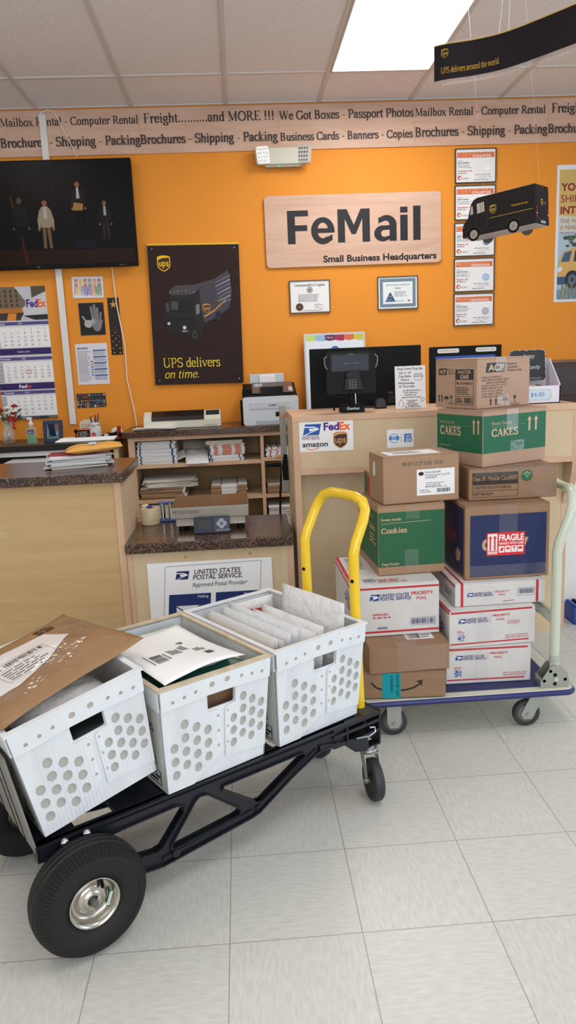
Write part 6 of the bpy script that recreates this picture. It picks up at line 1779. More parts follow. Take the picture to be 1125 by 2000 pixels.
# ================================================================ convertible hand truck
TH = R(32.5)
def uvw(u, v, z):
    return (u * math.cos(TH) - v * math.sin(TH), u * math.sin(TH) + v * math.cos(TH), z)
U0, V0 = .49, 1.745
def L(u, v, z): return Vector((u - U0, v - V0, z))
M_nylon = mat('black_nylon_frame', (22, 25, 34), .38, spec=.5)
M_yellow = mat('yellow_enamel', (238, 196, 22), .22, spec=.5, coat=.6)
M_chrome = mat('chrome')
cart = thing('hand_truck', 'black convertible hand truck on four wheels with a yellow loop handle under three postal tubs', 'hand truck', uvw(U0, V0, 0), (0, 0, TH))
def strut(mb, p0, p1, w, y, fl=.026, web=.008, side=1):
    (u0, z0), (u1, z1) = p0, p1
    d = Vector((u1 - u0, 0, z1 - z0)); l = d.length; d.normalize()
    n = Vector((-d.z, 0, d.x))
    M = Matrix((d, Vector((0, 1, 0)), n)).transposed().to_4x4()
    M.translation = (u0 - U0, y, z0)
    mb.box(0, l, -web / 2, web / 2, -w / 2, w / 2, M_nylon, M)
    for s_ in (-1, 1): mb.box(0, l, -fl / 2, fl / 2, s_ * w / 2 - .0025, s_ * w / 2 + .0025, M_nylon, M)
    mb.box(0, l, -fl * .3, fl * .3, -.0015, .0015, M_nylon, M)
for y in (-.168, .168):
    f = MB()
    out = [(.40, .226), (.44, .222), (.47, .160), (.50, .112), (.66, .082), (.70, .078), (.965, .100), (.99, .106), (1.10, .166), (1.19, .206), (1.26, .212), (1.30, .200), (1.30, .262), (.40, .262)]
    holes = [[(.575, .220), (.745, .222), (.768, .214), (.765, .200), (.700, .128), (.68, .124), (.60, .136), (.545, .200), (.55, .215)],
             [(.812, .222), (.832, .220), (.930, .138), (.928, .128), (.915, .124), (.735, .112), (.725, .116), (.727, .124), (.800, .214)],
             [(.885, .224), (1.140, .224), (1.150, .218), (1.142, .210), (1.000, .137), (.985, .137), (.880, .214)]]
    Mf = frame((-U0, y + .005, 0), (1, 0, 0), (0, 0, 1))
    f.prism(out, M_nylon, .010, Mf, holes)
    def fat(q, k):
        n = len(q); r = []
        ar = sum(q[i][0] * q[(i + 1) % n][1] - q[(i + 1) % n][0] * q[i][1] for i in range(n))
        for i in range(n):
            a, b, c = (Vector(q[(i + t_) % n]) for t_ in (-1, 0, 1))
            d = ((b - a).normalized() + (c - b).normalized()).normalized()
            nn = Vector((d.y, -d.x)) * (1 if ar > 0 else -1)
            r.append((b.x + nn.x * k, b.y + nn.y * k))
        return r
    for q in holes: f.prism(fat(q, .0035), M_nylon, .026, frame((-U0, y + .013, 0), (1, 0, 0), (0, 0, 1)), [q])
    f.prism(out, M_nylon, .030, frame((-U0, y + .015, 0), (1, 0, 0), (0, 0, 1)), [fat(out, -.004)])
    for a, b in (((.70, .096), (.97, .117)), ((.98, .118), (1.19, .216)), ((.42, .243), (1.26, .243))): strut(f, a, b, .004, y, .020, .018)
    f.cyl((.735 - U0, y - .016, .100), (.735 - U0, y + .016, .100), .011, M_nylon, n=14)
    f.build('side_frame', cart)
# handle end block, open ribs like a crate
f = MB()
for z0, z1 in ((.248, .261), (.226, .236), (.196, .204)): f.box(1.25 - U0, 1.43 - U0, -.182, .182, z0, z1, M_nylon)
f.box(1.424 - U0, 1.43 - U0, -.182, .182, .155, .261, M_nylon).box(1.378 - U0, 1.43 - U0, -.182, -.150, .152, .158, M_nylon).box(1.378 - U0, 1.43 - U0, .150, .182, .152, .158, M_nylon).box(1.25 - U0, 1.43 - U0, -.105, .105, .196, .261, M_nylon)
for y in (-.182, .150):
    f.box(1.366 - U0, 1.371 - U0, y, y + .032, .226, .261, M_nylon)
    f.box(1.30 - U0, 1.305 - U0, y, y + .032, .196, .260, M_nylon)
    f.prism([(1.20 - U0, .226), (1.20 - U0, .206), (1.29 - U0, .196), (1.33 - U0, .160), (1.36 - U0, .152), (1.385 - U0, .152), (1.378 - U0, .200), (1.3 - U0, .206)], M_nylon, .03, frame((0, y + .031, 0), (1, 0, 0), (0, 0, 1)))
f.build('handle_block', cart, bevel=.002)
# deck cross members
for u0, u1 in ((.40, .50), (.60, .73), (.98, 1.06), (1.15, 1.25)):
    f = MB(); f.box(u0 - U0, u1 - U0, -.165, .165, .246, .259, M_nylon); f.build('cross_member', cart)
# yellow loop handle
hp = [(1.403, 1.622, .158), (1.403, 1.630, .40), (1.402, 1.634, .60), (1.402, 1.635, .735), (1.412, 1.636, .765), (1.443, 1.637, .825), (1.456, 1.642, .855), (1.461, 1.658, .878), (1.463, 1.69, .8865), (1.463, 1.745, .889), (1.463, 1.80, .8885), (1.461, 1.836, .878), (1.456, 1.858, .855), (1.443, 1.866, .825), (1.412, 1.868, .765), (1.402, 1.868, .735), (1.402, 1.866, .60), (1.403, 1.862, .40), (1.403, 1.858, .158)]
f = MB(); f.tube([L(*p) for p in hp], .0158, M_yellow, n=18); ho = f.build('loop_handle', cart)
f = MB()
for v_, z_ in ((1.634, .655), (1.867, .645)):
    c = L(1.402, v_, z_) + Vector((-.0140, -.0062, 0)); n_ = Vector((-.9, -.42, 0))
    f.cyl(c, c + n_ * .0022, .0055, M_black, n=12)
f.build('bolt_hole', ho)
# steel pull pin
f = MB(); f.tube([L(1.33, 1.558, .206), L(1.37, 1.545, .206), L(1.392, 1.545, .212), L(1.392, 1.548, .226), L(1.375, 1.552, .228)], .003, M_chrome, n=8); f.build('pull_pin', cart)
# nose plate
M_nose = ridges(mat('grey_nose_plate', (128, 126, 122), .5, .2), 1, 9, .25, .004)
f = MB(); f.box(-.006, .0, -.175, .175, 0, .25, M_nose); f.box(-.0075, -.005, -.06, -.058, 0, .25, M_black).box(-.0075, -.005, -.115, -.113, 0, .25, M_black).box(-.0075, -.005, .05, .052, 0, .25, M_black); f.build('nose_plate', cart, loc=L(.405, V0, .248), rot=(0, R(-10.5), 0))
f = MB(); f.box(.408 - U0, .44 - U0, -.175, .175, .226, .262, M_nylon); f.build('nose_bracket', cart)
for u_, z_ in ((.463, .252), (.515, .252)):
    f = MB(); f.lathe([(.0001, .010), (.006, .0085), (.010, .004), (.0105, 0)], M_chrome, Matrix.Translation(L(u_, 1.563, z_)) @ Matrix.Rotation(R(90), 4, 'X'), n=20); f.build('bolt', cart)
# wheels
M_axle = mat('axle_steel', (120, 122, 126), .35, .8)
f = MB(); f.cyl((0, -.27, .133), (0, .27, .133), .008, M_axle); f.build('axle', cart)
def tire_mat():
    m = mat('black_tire_rubber', (30, 29, 30), .6, spec=.35)
    nt = m.node_tree
    tc = N(m, 'ShaderNodeTexCoord')
    sp = N(m, 'ShaderNodeSeparateXYZ')
    at_ = N(m, 'ShaderNodeMath', operation='ARCTAN2')
    mu = N(m, 'ShaderNodeMath', operation='MULTIPLY'); mu.inputs[1].default_value = 84
    ad = N(m, 'ShaderNodeMath', operation='MULTIPLY_ADD'); ad.inputs[1].default_value = 40
    si = N(m, 'ShaderNodeMath', operation='SINE')
    ln = N(m, 'ShaderNodeVectorMath', operation='LENGTH')
    cb = N(m, 'ShaderNodeCombineXYZ')
    mr = N(m, 'ShaderNodeMapRange')
    mr.inputs['From Min'].default_value = .108; mr.inputs['From Max'].default_value = .114
    ab = N(m, 'ShaderNodeMath', operation='ABSOLUTE')
    y2 = N(m, 'ShaderNodeMath', operation='MULTIPLY'); y2.inputs[1].default_value = 420
    s2 = N(m, 'ShaderNodeMath', operation='SINE')
    gm = N(m, 'ShaderNodeMath', operation='GREATER_THAN'); gm.inputs[1].default_value = .020
    mx = N(m, 'ShaderNodeMix', data_type='FLOAT')
    ml = N(m, 'ShaderNodeMath', operation='MULTIPLY')
    bp = N(m, 'ShaderNodeBump'); bp.inputs['Strength'].default_value = .9; bp.inputs['Distance'].default_value = .004
    k = nt.links.new
    k(tc.outputs['Object'], sp.inputs[0])
    k(sp.outputs[0], at_.inputs[0]); k(sp.outputs[2], at_.inputs[1])
    k(at_.outputs[0], mu.inputs[0]); k(sp.outputs[1], ab.inputs[0])
    k(ab.outputs[0], ad.inputs[0]); k(mu.outputs[0], ad.inputs[2]); k(ad.outputs[0], si.inputs[0])
    k(sp.outputs[0], cb.inputs[0]); k(sp.outputs[2], cb.inputs[2]); k(cb.outputs[0], ln.inputs[0]); k(ln.outputs['Value'], mr.inputs[0])
    k(sp.outputs[1], y2.inputs[0]); k(y2.outputs[0], s2.inputs[0])
    k(ab.outputs[0], gm.inputs[0])
    k(gm.outputs[0], mx.inputs[0]); k(s2.outputs[0], mx.inputs[2]); k(si.outputs[0], mx.inputs[3])
    k(mx.outputs[0], ml.inputs[0]); k(mr.outputs[0], ml.inputs[1]); k(ml.outputs[0], bp.inputs['Height'])
    k(bp.outputs[0], nt.nodes['Principled BSDF'].inputs['Normal'])
    return m
M_tire = tire_mat()
M_rim = mat('polished_rim', (196, 190, 180), .22, .95)
RX = Matrix.Rotation(R(90), 4, 'X')     # lathe axis to -y
for y, s_ in ((-.228, 1), (.222, -1)):
    Q = RX if s_ > 0 else Matrix.Rotation(R(-90), 4, 'X')
    f = MB()
    f.lathe([(.056, .030), (.060, .037), (.072, .043), (.088, .047), (.104, .0475), (.114, .045), (.122, .039), (.129, .028), (.1325, .012), (.133, 0), (.1325, -.012), (.129, -.028), (.122, -.039), (.114, -.045), (.104, -.0475), (.088, -.047), (.072, -.043), (.060, -.037), (.056, -.030)], M_tire, Q, n=72)
    for rr in (.064, .104):
        f.lathe([(rr - .0012, .0455 if rr > .1 else .0385), (rr, .0492 if rr > .1 else .0415), (rr + .0012, .0455 if rr > .1 else .0400)], M_tire, Q, n=64)
    w_ = f.build('wheel', cart, loc=(0, y, .133))
    f = MB()
    f.lathe([(.058, .036), (.060, .039), (.057, .040), (.052, .030), (.050, .018), (.046, .012), (.038, .012), (.034, .020), (.028, .026), (.024, .024), (.022, .028), (.016, .030), (.012, .030), (.012, .016), (.001, .016)], M_rim, Q, n=48)
    f.lathe([(.058, -.036), (.050, -.02), (.001, -.01)], M_rim, Q, n=32)
    f.build('rim', w_)
    f = MB(); f.lathe([(.0085, .020), (.0085, .034), (.006, .038), (.0005, .038)], M_axle, Q, n=20); f.tube([Q @ Vector((-.004, -.02, .036)), Q @ Vector((0, 0, .0395)), Q @ Vector((.012, .012, .037))], .0015, M_chrome, n=6); f.build('axle_end', w_)
    if s_ > 0:
        Ms = Q @ Matrix.Translation((0, 0, .0125)) @ Matrix.Rotation(R(-22), 4, 'Z')
        p = Print(Matrix.Translation((0, -.001, 0)) @ Ms @ Matrix.Translation((.0, .0, 0)))
        p.z = .0085
        p.rect(.038, -.018, .048, .018, (40, 120, 84)); p.up(); p.rect(.0395, -.016, .0465, .016, (226, 230, 224)); p.up(); p.rect(.0425, -.013, .0435, .013, (120, 140, 130)); p.done('rim_sticker', w_)
        f = MB(); f.cyl(Q @ Vector((.028, .036, .010)), Q @ Vector((.022, .028, .034)), .004, M_black, n=10); f.build('valve_stem', w_)
# swivel casters under the handle block
for (u_, v_), hd in (((1.395, 1.580), R(-112)), ((1.40, 1.885), R(-85))):
    c = L(u_, v_, 0)
    M = Matrix.Translation(c) @ Matrix.Rotation(hd, 4, 'Z')
    f = MB()
    f.cyl(M @ Vector((0, 0, .146)), M @ Vector((0, 0, .157)), .018, M_chrome)
    f.lathe([(.001, .1465), (.026, .1465), (.028, .142), (.024, .138), (.001, .138)], M_zinc, M, n=24)
    for s_ in (-1, 1):
        f.prism([(-.024, .140), (.026, .140), (.044, .075), (.047, .058), (.038, .050), (.028, .056), (.016, .085)], M_zinc, .0028, M @ frame((0, s_ * .022 + .0014, 0), (1, 0, 0), (0, 0, 1)))
    f.box(-.024, .026, -.022, .022, .1365, .1395, M_zinc, M)
    cf = f.build('caster_fork', cart)
    f = MB()
    Mw = M @ Matrix.Translation((.038, 0, .0625)) @ RX
    f.lathe([(.008, .012), (.016, .016), (.022, .008), (.044, .008), (.050, .0145), (.058, .0155), (.0625, .010), (.0625, -.010), (.058, -.0155), (.050, -.0145), (.044, -.008), (.022, -.008), (.016, -.016), (.008, -.012)], mat('dark_caster_rubber', (44, 44, 50), .5), Mw, n=40)
    f.cyl(M @ Vector((.038, -.028, .0625)), M @ Vector((.038, .028, .0625)), .008, M_zinc, n=12)
    f.build('caster_wheel', cf)

# ================================================================ corrugated plastic postal tubs
TL, TW, BL, BW, TH_ = .322, .452, .292, .410, .277
M_tx = ridges(mat('fluted_white_plastic_x', (222, 226, 230), .36, spec=.5, noise=.07, nscale=(14, 14, 5)), 0, 105, .45, .0014)
M_ty = ridges(mat('fluted_white_plastic_y', (208, 207, 202), .4, spec=.45, noise=.06, nscale=(12, 12, 5)), 1, 105, .3, .0012)
M_band_p = mat('folded_rim_plastic', (222, 226, 230), .34, spec=.5, bump=.2, bscale=30, bdist=.002, noise=.03, nscale=(20, 20, 20))
M_hole = mat('grey_ply_and_hole_shade', (176, 174, 168), .5)  # grey of bottom and rivets; also paints the shade inside the flap holes
M_pin = mat('rivet_plastic', (186, 178, 162), .5)
M_soil = mat('soiled_edge', (196, 180, 156), .6, noise=.15, nscale=(30, 30, 30))
def tub(label, u, v, z, yaw, tilt, group=None, soiled=False, seed=1):
    t = thing('postal_tub', label, 'tub', uvw(u, v, z), (0, -tilt, yaw))
    def face(side):
        # side 0 front (y-), 1 back, 2 left (x-), 3 right : (s, k, o) -> local point
        def m(p):
            s, k, o = p
            x, y, zz = (BL + (TL - BL) * k) / 2, (BW + (TW - BW) * k) / 2, TH_ * k
            if side == 0: return Vector((2 * s * x, -y - o, zz))
            if side == 1: return Vector((-2 * s * x, y + o, zz))
            if side == 2: return Vector((-x - o, -2 * s * y, zz))
            return Vector((x + o, 2 * s * y, zz))
        return m
    def panel(mb, side, outline, holes, thick, off, m):
        q = MB()
        q.prism(outline, m, thick, Matrix.Translation((0, 0, off)), holes)
        fm = face(side)
        q.v = [tuple(fm(p)) for p in q.v]
        b = len(mb.v)
        mb.v += q.v; mb.f += [tuple(b + i for i in f_) for f_ in q.f]; mb.m += [mb.mi(m)] * len(q.f); mb.sm += q.sm
    full = [(-.5, 0), (.5, 0), (.5, 1), (-.5, 1)]
    hand = [(a, b) for a, b in rrect(-.09, .685, .165, .825, .018, 3)]
    for side in range(4):
        f = MB()
        panel(f, side, full, [hand] if side < 2 else [], .004, -.004, M_tx if side < 2 else M_ty)
        f.build('wall', t)
    f = MB(); f.box(-BL / 2, BL / 2, -BW / 2, BW / 2, 0, .004, M_hole); f.build('bottom', t)
    # folded rim band all round
    rn = random.Random(seed)
    for side in range(4):
        f = MB()
        lo = .83
        pins = []
        if side < 2:
            for s_, k_ in ((-.40, .885), (-.30, .90), (-.20, .915), (.22, .925), (.32, .91), (.42, .90)): pins.append(circ(s_, k_, .016, .018, 10))
            for s_, k_ in ((-.055, .935), (.085, .94)): pins.append(circ(s_, k_, .025, .028, 12))
        panel(f, side, [(-.499, lo - .012), (-.1, lo + .012), (.2, lo + .008), (.499, lo - .01), (.499, 1.0105), (-.499, 1.0105)], pins, .004, .0052 if side < 2 else .0005, M_band_p)
        rb = f.build('rim_band', t)
        for q in pins:
            f = MB(); panel(f, side, q, [], .0004, .0046, M_pin); f.build('rivet', rb)
    f = MB()
    a, b = TL / 2 + .0058, TW / 2 + .0098
    f.prism([(-a, -b), (a, -b), (a, b), (-a, b)], M_soil if soiled else M_band_p, .005, Matrix.Translation((0, 0, TH_ + .0034)), [[(-a + .014, -b + .018), (a - .014, -b + .018), (a - .014, b - .018), (-a + .014, b - .018)]])
    f.build('rim_edge', t)
    # overlapping flaps with punched rows of holes on both handle ends
    for side in (0, 1):
        lh, rh = [], []
        for i in range(4):
            for j in range(4):
                s_, k_ = -.41 + .105 * i, .16 + .135 * j + (i % 2) * .067
                if j != 3 or i in (1, 2): lh.append(circ(s_, k_, .037, .048, 16))
                s_, k_ = .155 + .092 * i, .27 + .125 * j + (i % 2) * .062
                if not (i == 0 and j == 3) and not (i == 3 and j == 3): rh.append(circ(s_, k_, .034, .046, 16))
        lp = [circ(.005, k_, .013, .016, 8) for k_ in (.30, .45, .60)] if side == 0 else []
        rp = [circ(.095, k_, .010, .013, 8) for k_ in (.30, .46, .62)] if side == 0 else []
        f = MB()
        panel(f, side, [(-.497, .004), (-.25, .004), (.035, .20), (.03, .63), (-.005, .665), (-.09, .67), (-.095, .85), (-.497, .85)], lh, .0040, .0006, M_tx)
        lf = f.build('left_flap', t)
        f = MB()
        panel(f, side, [(.075, .16), (.49, .115), (.497, .85), (.17, .85), (.17, .685), (.095, .67), (.07, .64)], rh, .0042, .0008, M_tx)
        rf = f.build('right_flap', t)
        for qs, fl in ((lh, lf), (rh, rf)):
            for q in qs:
                f = MB(); panel(f, side, q, [], .0003, .0002, M_hole); f.build('hole_shade_disc', fl)  # grey disc behind each real hole, shade of the inner face as colour
        for q in lp:
            f = MB(); panel(f, side, q, [], .0006, .0044, M_hole); f.build('rivet', lf)
        for q in rp:
            f = MB(); panel(f, side, q, [], .0006, .0049, M_hole); f.build('rivet', rf)
    # printed marks on the long left side
    fm = face(2)
    p = Print(Matrix.Identity(4))
    p.path([(.35, .58), (.375, .65), (.40, .58), (.35, .58)], .008, (40, 40, 42))
    p.mb.v = [tuple(fm((a, b, .0006 + c))) for a, b, c in p.mb.v]
    p.done('printed_mark', t)
    p = Print(Matrix.Identity(4))
    p.rect(.36, .30, .40, .315, (60, 60, 62)).rect(.36, .27, .395, .285, (60, 60, 62)).rect(.36, .24, .40, .255, (60, 60, 62))
    p.box(.30, .04, .44, .19, .008, (46, 46, 48)).lines(.31, .18, .43, .06, 3, (50, 50, 52), seed=2, fill=.6)
    p.mb.v = [tuple(fm((a, b, .0006 + c))) for a, b, c in p.mb.v]
    p.done('printed_mark', t)
    return t
TZ = .2645
y34 = R(34)
t1 = tub('tilted white postal tub leaning over the grey nose plate, brown mailer on top', .562, 1.790, .299, R(34.5), .178, seed=1)
t2 = tub('middle white postal tub with a soiled tan rim and green packages inside', .866, 1.775, TZ, R(34), 0, soiled=True, seed=2)
t3 = tub('white postal tub nearest the yellow handle, filed full of bubble mailers', 1.207, 1.788, TZ, R(34.5), 0, seed=3)
bpy.context.view_layer.update()
M1, M2, M3 = t1.matrix_world.copy(), t2.matrix_world.copy(), t3.matrix_world.copy()

# ---- mail in the tilted tub
M_kenv = mat('brown_paper_mailer', (150, 114, 78), .46, spec=.45, noise=.06, nscale=(16, 16, 16), bump=.8, bscale=15, bdist=.012)
M_bub = mat('white_bubble_mailer', (222, 222, 222), .35, spec=.5, bump=.8, bscale=36, bdist=.010)
M_gloss = film('shiny_film', (250, 250, 250), .015, .06)
o, pt = pillow('paper_mailer', 'large brown paper mailer with a white address label lying across the tilted tub', 'envelope', M1 @ TRS(.0, -.004, TH_ + .026, 1, -1.5, 13), .405, .335, .022, M_kenv, .22, 5, (22, 16), bend=lambda u, v: .004 * math.sin(u * 5) + .006 * (v - .5))
def on_pillow(pt, w, h, nx, ny, P, lift=.0012):
    """drape flat print marks over a pillow top"""
    def m(p):
        u, v = min(max(p[0] / w + .5, 0), 1) * nx, min(max(p[1] / h + .5, 0), 1) * ny
        q = pt(u, v, 1)
        return (p[0], p[1], q.z + lift + p[2])
    mb = P.mb
    b = bmesh.new()
    me = bpy.data.meshes.new('tmp'); me.from_pydata(mb.v, [], mb.f); me.polygons.foreach_set('material_index', mb.m)
    b.from_mesh(me); bpy.data.meshes.remove(me)
    for _ in range(4):
        es = [e for e in b.edges if e.calc_length() > .03]
        if not es: break
        bmesh.ops.subdivide_edges(b, edges=es, cuts=1)
        bmesh.ops.triangulate(b, faces=[f_ for f_ in b.faces if len(f_.verts) > 3])
    b.verts.ensure_lookup_table(); b.verts.index_update()
    mb.v = [m(v.co) for v in b.verts]; mb.f = [tuple(v.index for v in f_.verts) for f_ in b.faces]; mb.m = [f_.material_index for f_ in b.faces]; mb.sm = [True] * len(mb.f)
    b.free()
p = Print(Matrix.Identity(4))
p.poly([(-.185, -.06), (-.17, .075), (-.02, .105), (.095, .10), (.125, .03), (.02, -.035), (-.09, -.075)], (232, 228, 226)); p.up(2)
p.box(-.095, -.045, .055, .052, .0012, (150, 148, 150)); p.line(-.095, .022, .055, .022, .001, (150, 148, 150)); p.bars(-.060, .028, .030, .046, (60, 58, 60), seed=4); p.rect(-.085, .03, -.072, .044, (70, 68, 70)).rect(.036, .03, .046, .044, (70, 68, 70)); p.lines(-.085, .016, .045, -.04, 5, (120, 118, 122), seed=6)
on_pillow(pt, .405, .335, 22, 16, p); p.done('address_label', o)
p = Print(Matrix.Identity(4))
p.lines(.085, .140, .135, .100, 4, (60, 40, 28), seed=9, fill=.65); on_pillow(pt, .405, .335, 22, 16, p); p.done('ink_stamp', o)
p = Print(Matrix.Identity(4), .002)
p.poly([(-.19, -.10), (-.185, .08), (-.02, .118), (.19, .118), (.19, .0), (.06, -.085), (-.09, -.125)], M_gloss); on_pillow(pt, .405, .335, 22, 16, p, .003); p.done('clear_film', o)
pillow('bubble_mailer', 'white bubble mailer lying under the brown mailer in the tilted tub', 'envelope', M1 @ TRS(-.012, -.085, TH_ - .035, 2, 2, 3), .23, .20, .05, M_bub, .12, 8)
pillow('bubble_mailer', 'dark poly mailer deep in the tilted tub, seen through its handle slot', 'envelope', M1 @ TRS(.0, -.06, .15, 0, 0, 3), .26, .24, .05, mat('dark_poly_mailer', (36, 38, 42), .35, spec=.5), .15, 9)
f = MB(); f.box(-.11, .09, -.15, .15, 0, .09, M_bub); o = f.build('parcel', bevel=.01); o.matrix_world = M1 @ TRS(0, .0, .012); tag(o, 'white parcel at the bottom of the tilted tub', 'parcel')

# ---- mail in the middle tub
M_green = mat('green_poly_mailer', (16, 88, 74), .42, spec=.45)
def labelled(o, pt, w, h, sub, x0, y0, x1, y1, seed, big='G'):
    p = Print(Matrix.Identity(4))
    p.rect(x0, y0, x1, y1, (226, 228, 226)); p.up(2)
    s = (y1 - y0) / .10
    p.bars(x0 + .01 * s, y0 + .058 * s, x0 + .052 * s, y0 + .082 * s, seed=seed).lines(x0 + .06 * s, y1 - .01, x1 - .01, y0 + .06 * s, 5, (70, 74, 74), seed=seed).lines(x0 + .01, y0 + .05 * s, x1 - .03, y0 + .012, 6, (120, 124, 124), seed=seed + 2)
    p.text(big, x1 - .024, y0 + .01, h=.016, col=(24, 26, 26), bold=.03)
    on_pillow(pt, w, h, *sub, p); p.done('address_label', o)
f = MB(); f.box(-.125, .11, -.17, .17, 0, .09, M_k2); o = f.build('cardboard_box', bevel=.003); o.matrix_world = M2 @ TRS(.0, .0, .006); tag(o, 'brown box low in the middle tub, showing through its handle slot', 'box')
f = MB(); f.box(-.12, .11, -.15, .19, 0, .10, M_k2); o = f.build('cardboard_box', bevel=.003); o.matrix_world = M2 @ TRS(.0, -.02, .10); tag(o, 'brown box upon the low box inside the middle tub', 'box')
o, pt = pillow('poly_mailer', 'green mailer with a white label at the back of the middle tub', 'envelope', M2 @ TRS(.010, .105, TH_ - .022, 0, 0, 2), .25, .19, .028, M_green, .1, 12)
labelled(o, pt, .25, .19, (14, 10), -.05, -.08, .11, .075, 2)
o, pt = pillow('poly_mailer', 'green mailer with a white label on the right of the middle tub near the front', 'envelope', M2 @ TRS(.034, -.095, TH_ - .022, 3, 2, 4), .20, .19, .030, M_green, .1, 13)
labelled(o, pt, .20, .19, (14, 10), -.09, -.05, .095, .085, 5)
o, pt = pillow('poly_mailer', 'green mailer at the left back corner of the middle tub under the white envelope', 'envelope', M2 @ TRS(-.07, -.03, TH_ - .05, 0, 0, 10), .12, .17, .022, M_green, .1, 14)
M_envw = mat('white_envelope', (236, 236, 236), .45, spec=.4)
o, pt = pillow('paper_envelope', 'large white envelope with a black address label on top of the middle tub', 'envelope', M2 @ TRS(-.030, -.058, TH_ + .022, 3, -1, 6), .250, .300, .007, M_envw, .25, 15, (16, 18), seam=.02, bend=lambda u, v: .010 * math.sin((u + v) * 3) - .014 * max(0, u - .6))
p = Print(Matrix.Identity(4))
def rl(x0, y0, x1, y1, n, s): p.lines(x0, y1, x1, y0, n, (60, 60, 62), seed=s)
p.bars(-.085, -.070, -.052, -.022, (40, 40, 42), seed=3, vertical=False)
def vl(x0, y0, x1, y1, n, sd):
    rn = random.Random(sd)
    for k in range(n):
        x = x0 + (x1 - x0) * (k + .25) / n
        p.rect(x, y0, x + (x1 - x0) / n * .4, y1 - (y1 - y0) * .4 * rn.random(), (70, 70, 72))
vl(-.048, -.066, -.040, -.02, 2, 4); vl(-.030, -.050, .004, .0, 5, 5); vl(.010, -.034, .034, .012, 4, 6); vl(.038, -.060, .070, -.030, 4, 9); vl(-.096, -.07, -.091, .0, 1, 7)
p.text('G', .052, .018, h=.016, col=(20, 20, 22), bold=.03, rot=90)
for i in range(8):
    for j in range(8):
        if (i * 7 + j * 5 + i * j) % 3: p.rect(.048 + i * .0028, -.096 + j * .0028, .0508 + i * .0028, -.0932 + j * .0028, (50, 50, 52))
on_pillow(pt, .250, .300, 16, 18, p, .0008); p.done('address_label', o)

# ---- mail filed in the tub by the handle
def filed(label, x, w, h, t_, m, lean=0, dy=0.0, seed=1, name='bubble_mailer', z0=.012, yaw=0, group=None):
    Mx = M3 @ Matrix.Translation((x, dy, z0)) @ Matrix.Rotation(R(yaw), 4, 'Z') @ frame((0, 0, 0), (0, -1, 0), (math.sin(R(lean)), 0, math.cos(R(lean)))) @ Matrix.Translation((0, h / 2, 0))
    return pillow(name, label, 'envelope', Mx, w, h, t_, m, .12, seed, group=group)
filed('thin cream mailer filed first at the left of the tub by the handle', -.124, .34, .272, .010, M_paperm, 1, .0, 21, 'paper_mailer')
filed('white mailer with a blue edge, second from the left in the tub by the handle', -.109, .35, .276, .010, M_mailer, 1, .01, 22)
filed('flat white mailer filed third from the left in the tub by the handle', -.096, .34, .270, .009, M_paperm, 1, -.005, 23, 'paper_mailer')
filed('plump white mailer with a dark lower corner, fourth from the left in the tub', -.069, .345, .284, .022, M_mailer, 1, .0, 24)
filed('plump white mailer fifth from the left in the tub by the handle', -.039, .34, .288, .028, M_mailer, 1, .005, 25)
filed('white bubble mailer leaning in the middle of the tub by the handle', -.008, .30, .268, .036, M_bub, 5, -.035, 26)
filed('white bubble mailer behind the leaning one, its corner standing up', .034, .30, .272, .034, M_bub, 5, -.02, 27)
filed('tall white bubble mailer rising above the rim at the handle end of the tub', .098, .29, .330, .032, M_bub, 4, -.045, 28)
Mx = M3 @ Matrix.Translation((.060, .160, .014)) @ frame((0, 0, 0), (1, 0, 0), (0, .10, .995)) @ Matrix.Translation((0, .134, 0))
pillow('bubble_mailer', 'white bubble mailer standing across the back end of the tub by the handle', 'envelope', Mx, .17, .268, .016, M_bub, .12, 29)
for k, (x, y, zt, w_) in enumerate(((.002, .142, .262, .045), (.045, .140, .266, .045), (.082, .118, .250, .03))):
    f = MB(); f.box(-w_ / 2, w_ / 2, -.001, .001, 0, .20, mat('red_printed_envelope', (186, 40, 44), .5)); o = f.build('card_envelope')
    o.matrix_world = M3 @ TRS(x, y, zt - .2, 0, 0, -12)
    tag(o, ('red edged envelope peeping up in the middle of the tub by the handle', 'red edged envelope near the back mailer of the tub by the handle', 'dark red envelope low beside the tall bubble mailer')[k], 'envelope')

# ================================================================ hanging from the ceiling
t = thing('hanging_banner', 'wavy dark brown banner about world delivery hanging from the ceiling at top right', 'banner', (1.10, 3.25, 2.39))
O = Vector((1.10, 3.25, 2.39))
plan = [(.869, 3.399), (.911, 3.372), (.966, 3.352), (1.016, 3.333), (1.093, 3.288), (1.154, 3.228), (1.221, 3.139), (1.30, 3.027), (1.37, 2.93), (1.45, 2.86), (1.54, 2.82)]
def smooth(ps, n=6):
    out = []
    for i in range(len(ps) - 1):
        a, b, c, d = (Vector(ps[max(0, min(len(ps) - 1, i + k))]) for k in (-1, 0, 1, 2))
        for j in range(n):
            s = j / n
            out.append(.5 * (2 * b + (c - a) * s + (2 * a - 5 * b + 4 * c - d) * s * s + (3 * b - a - 3 * c + d) * s ** 3))
    return out + [Vector(ps[-1])]
cv = smooth(plan)
sl = [0.0]
for a, b in zip(cv, cv[1:]): sl.append(sl[-1] + (b - a).length)
def onband(s, z, o=0.0):
    i = 0
    while i < len(sl) - 2 and sl[i + 1] < s: i += 1
    k = (s - sl[i]) / (sl[i + 1] - sl[i])
    q = cv[i].lerp(cv[i + 1], k); d = (cv[min(i + 2, len(cv) - 1)] - cv[max(i - 1, 0)]).normalized()
    n = Vector((d.y, -d.x))
    return Vector((q.x + n.x * o - O.x, q.y + n.y * o - O.y, z))
HB = .131
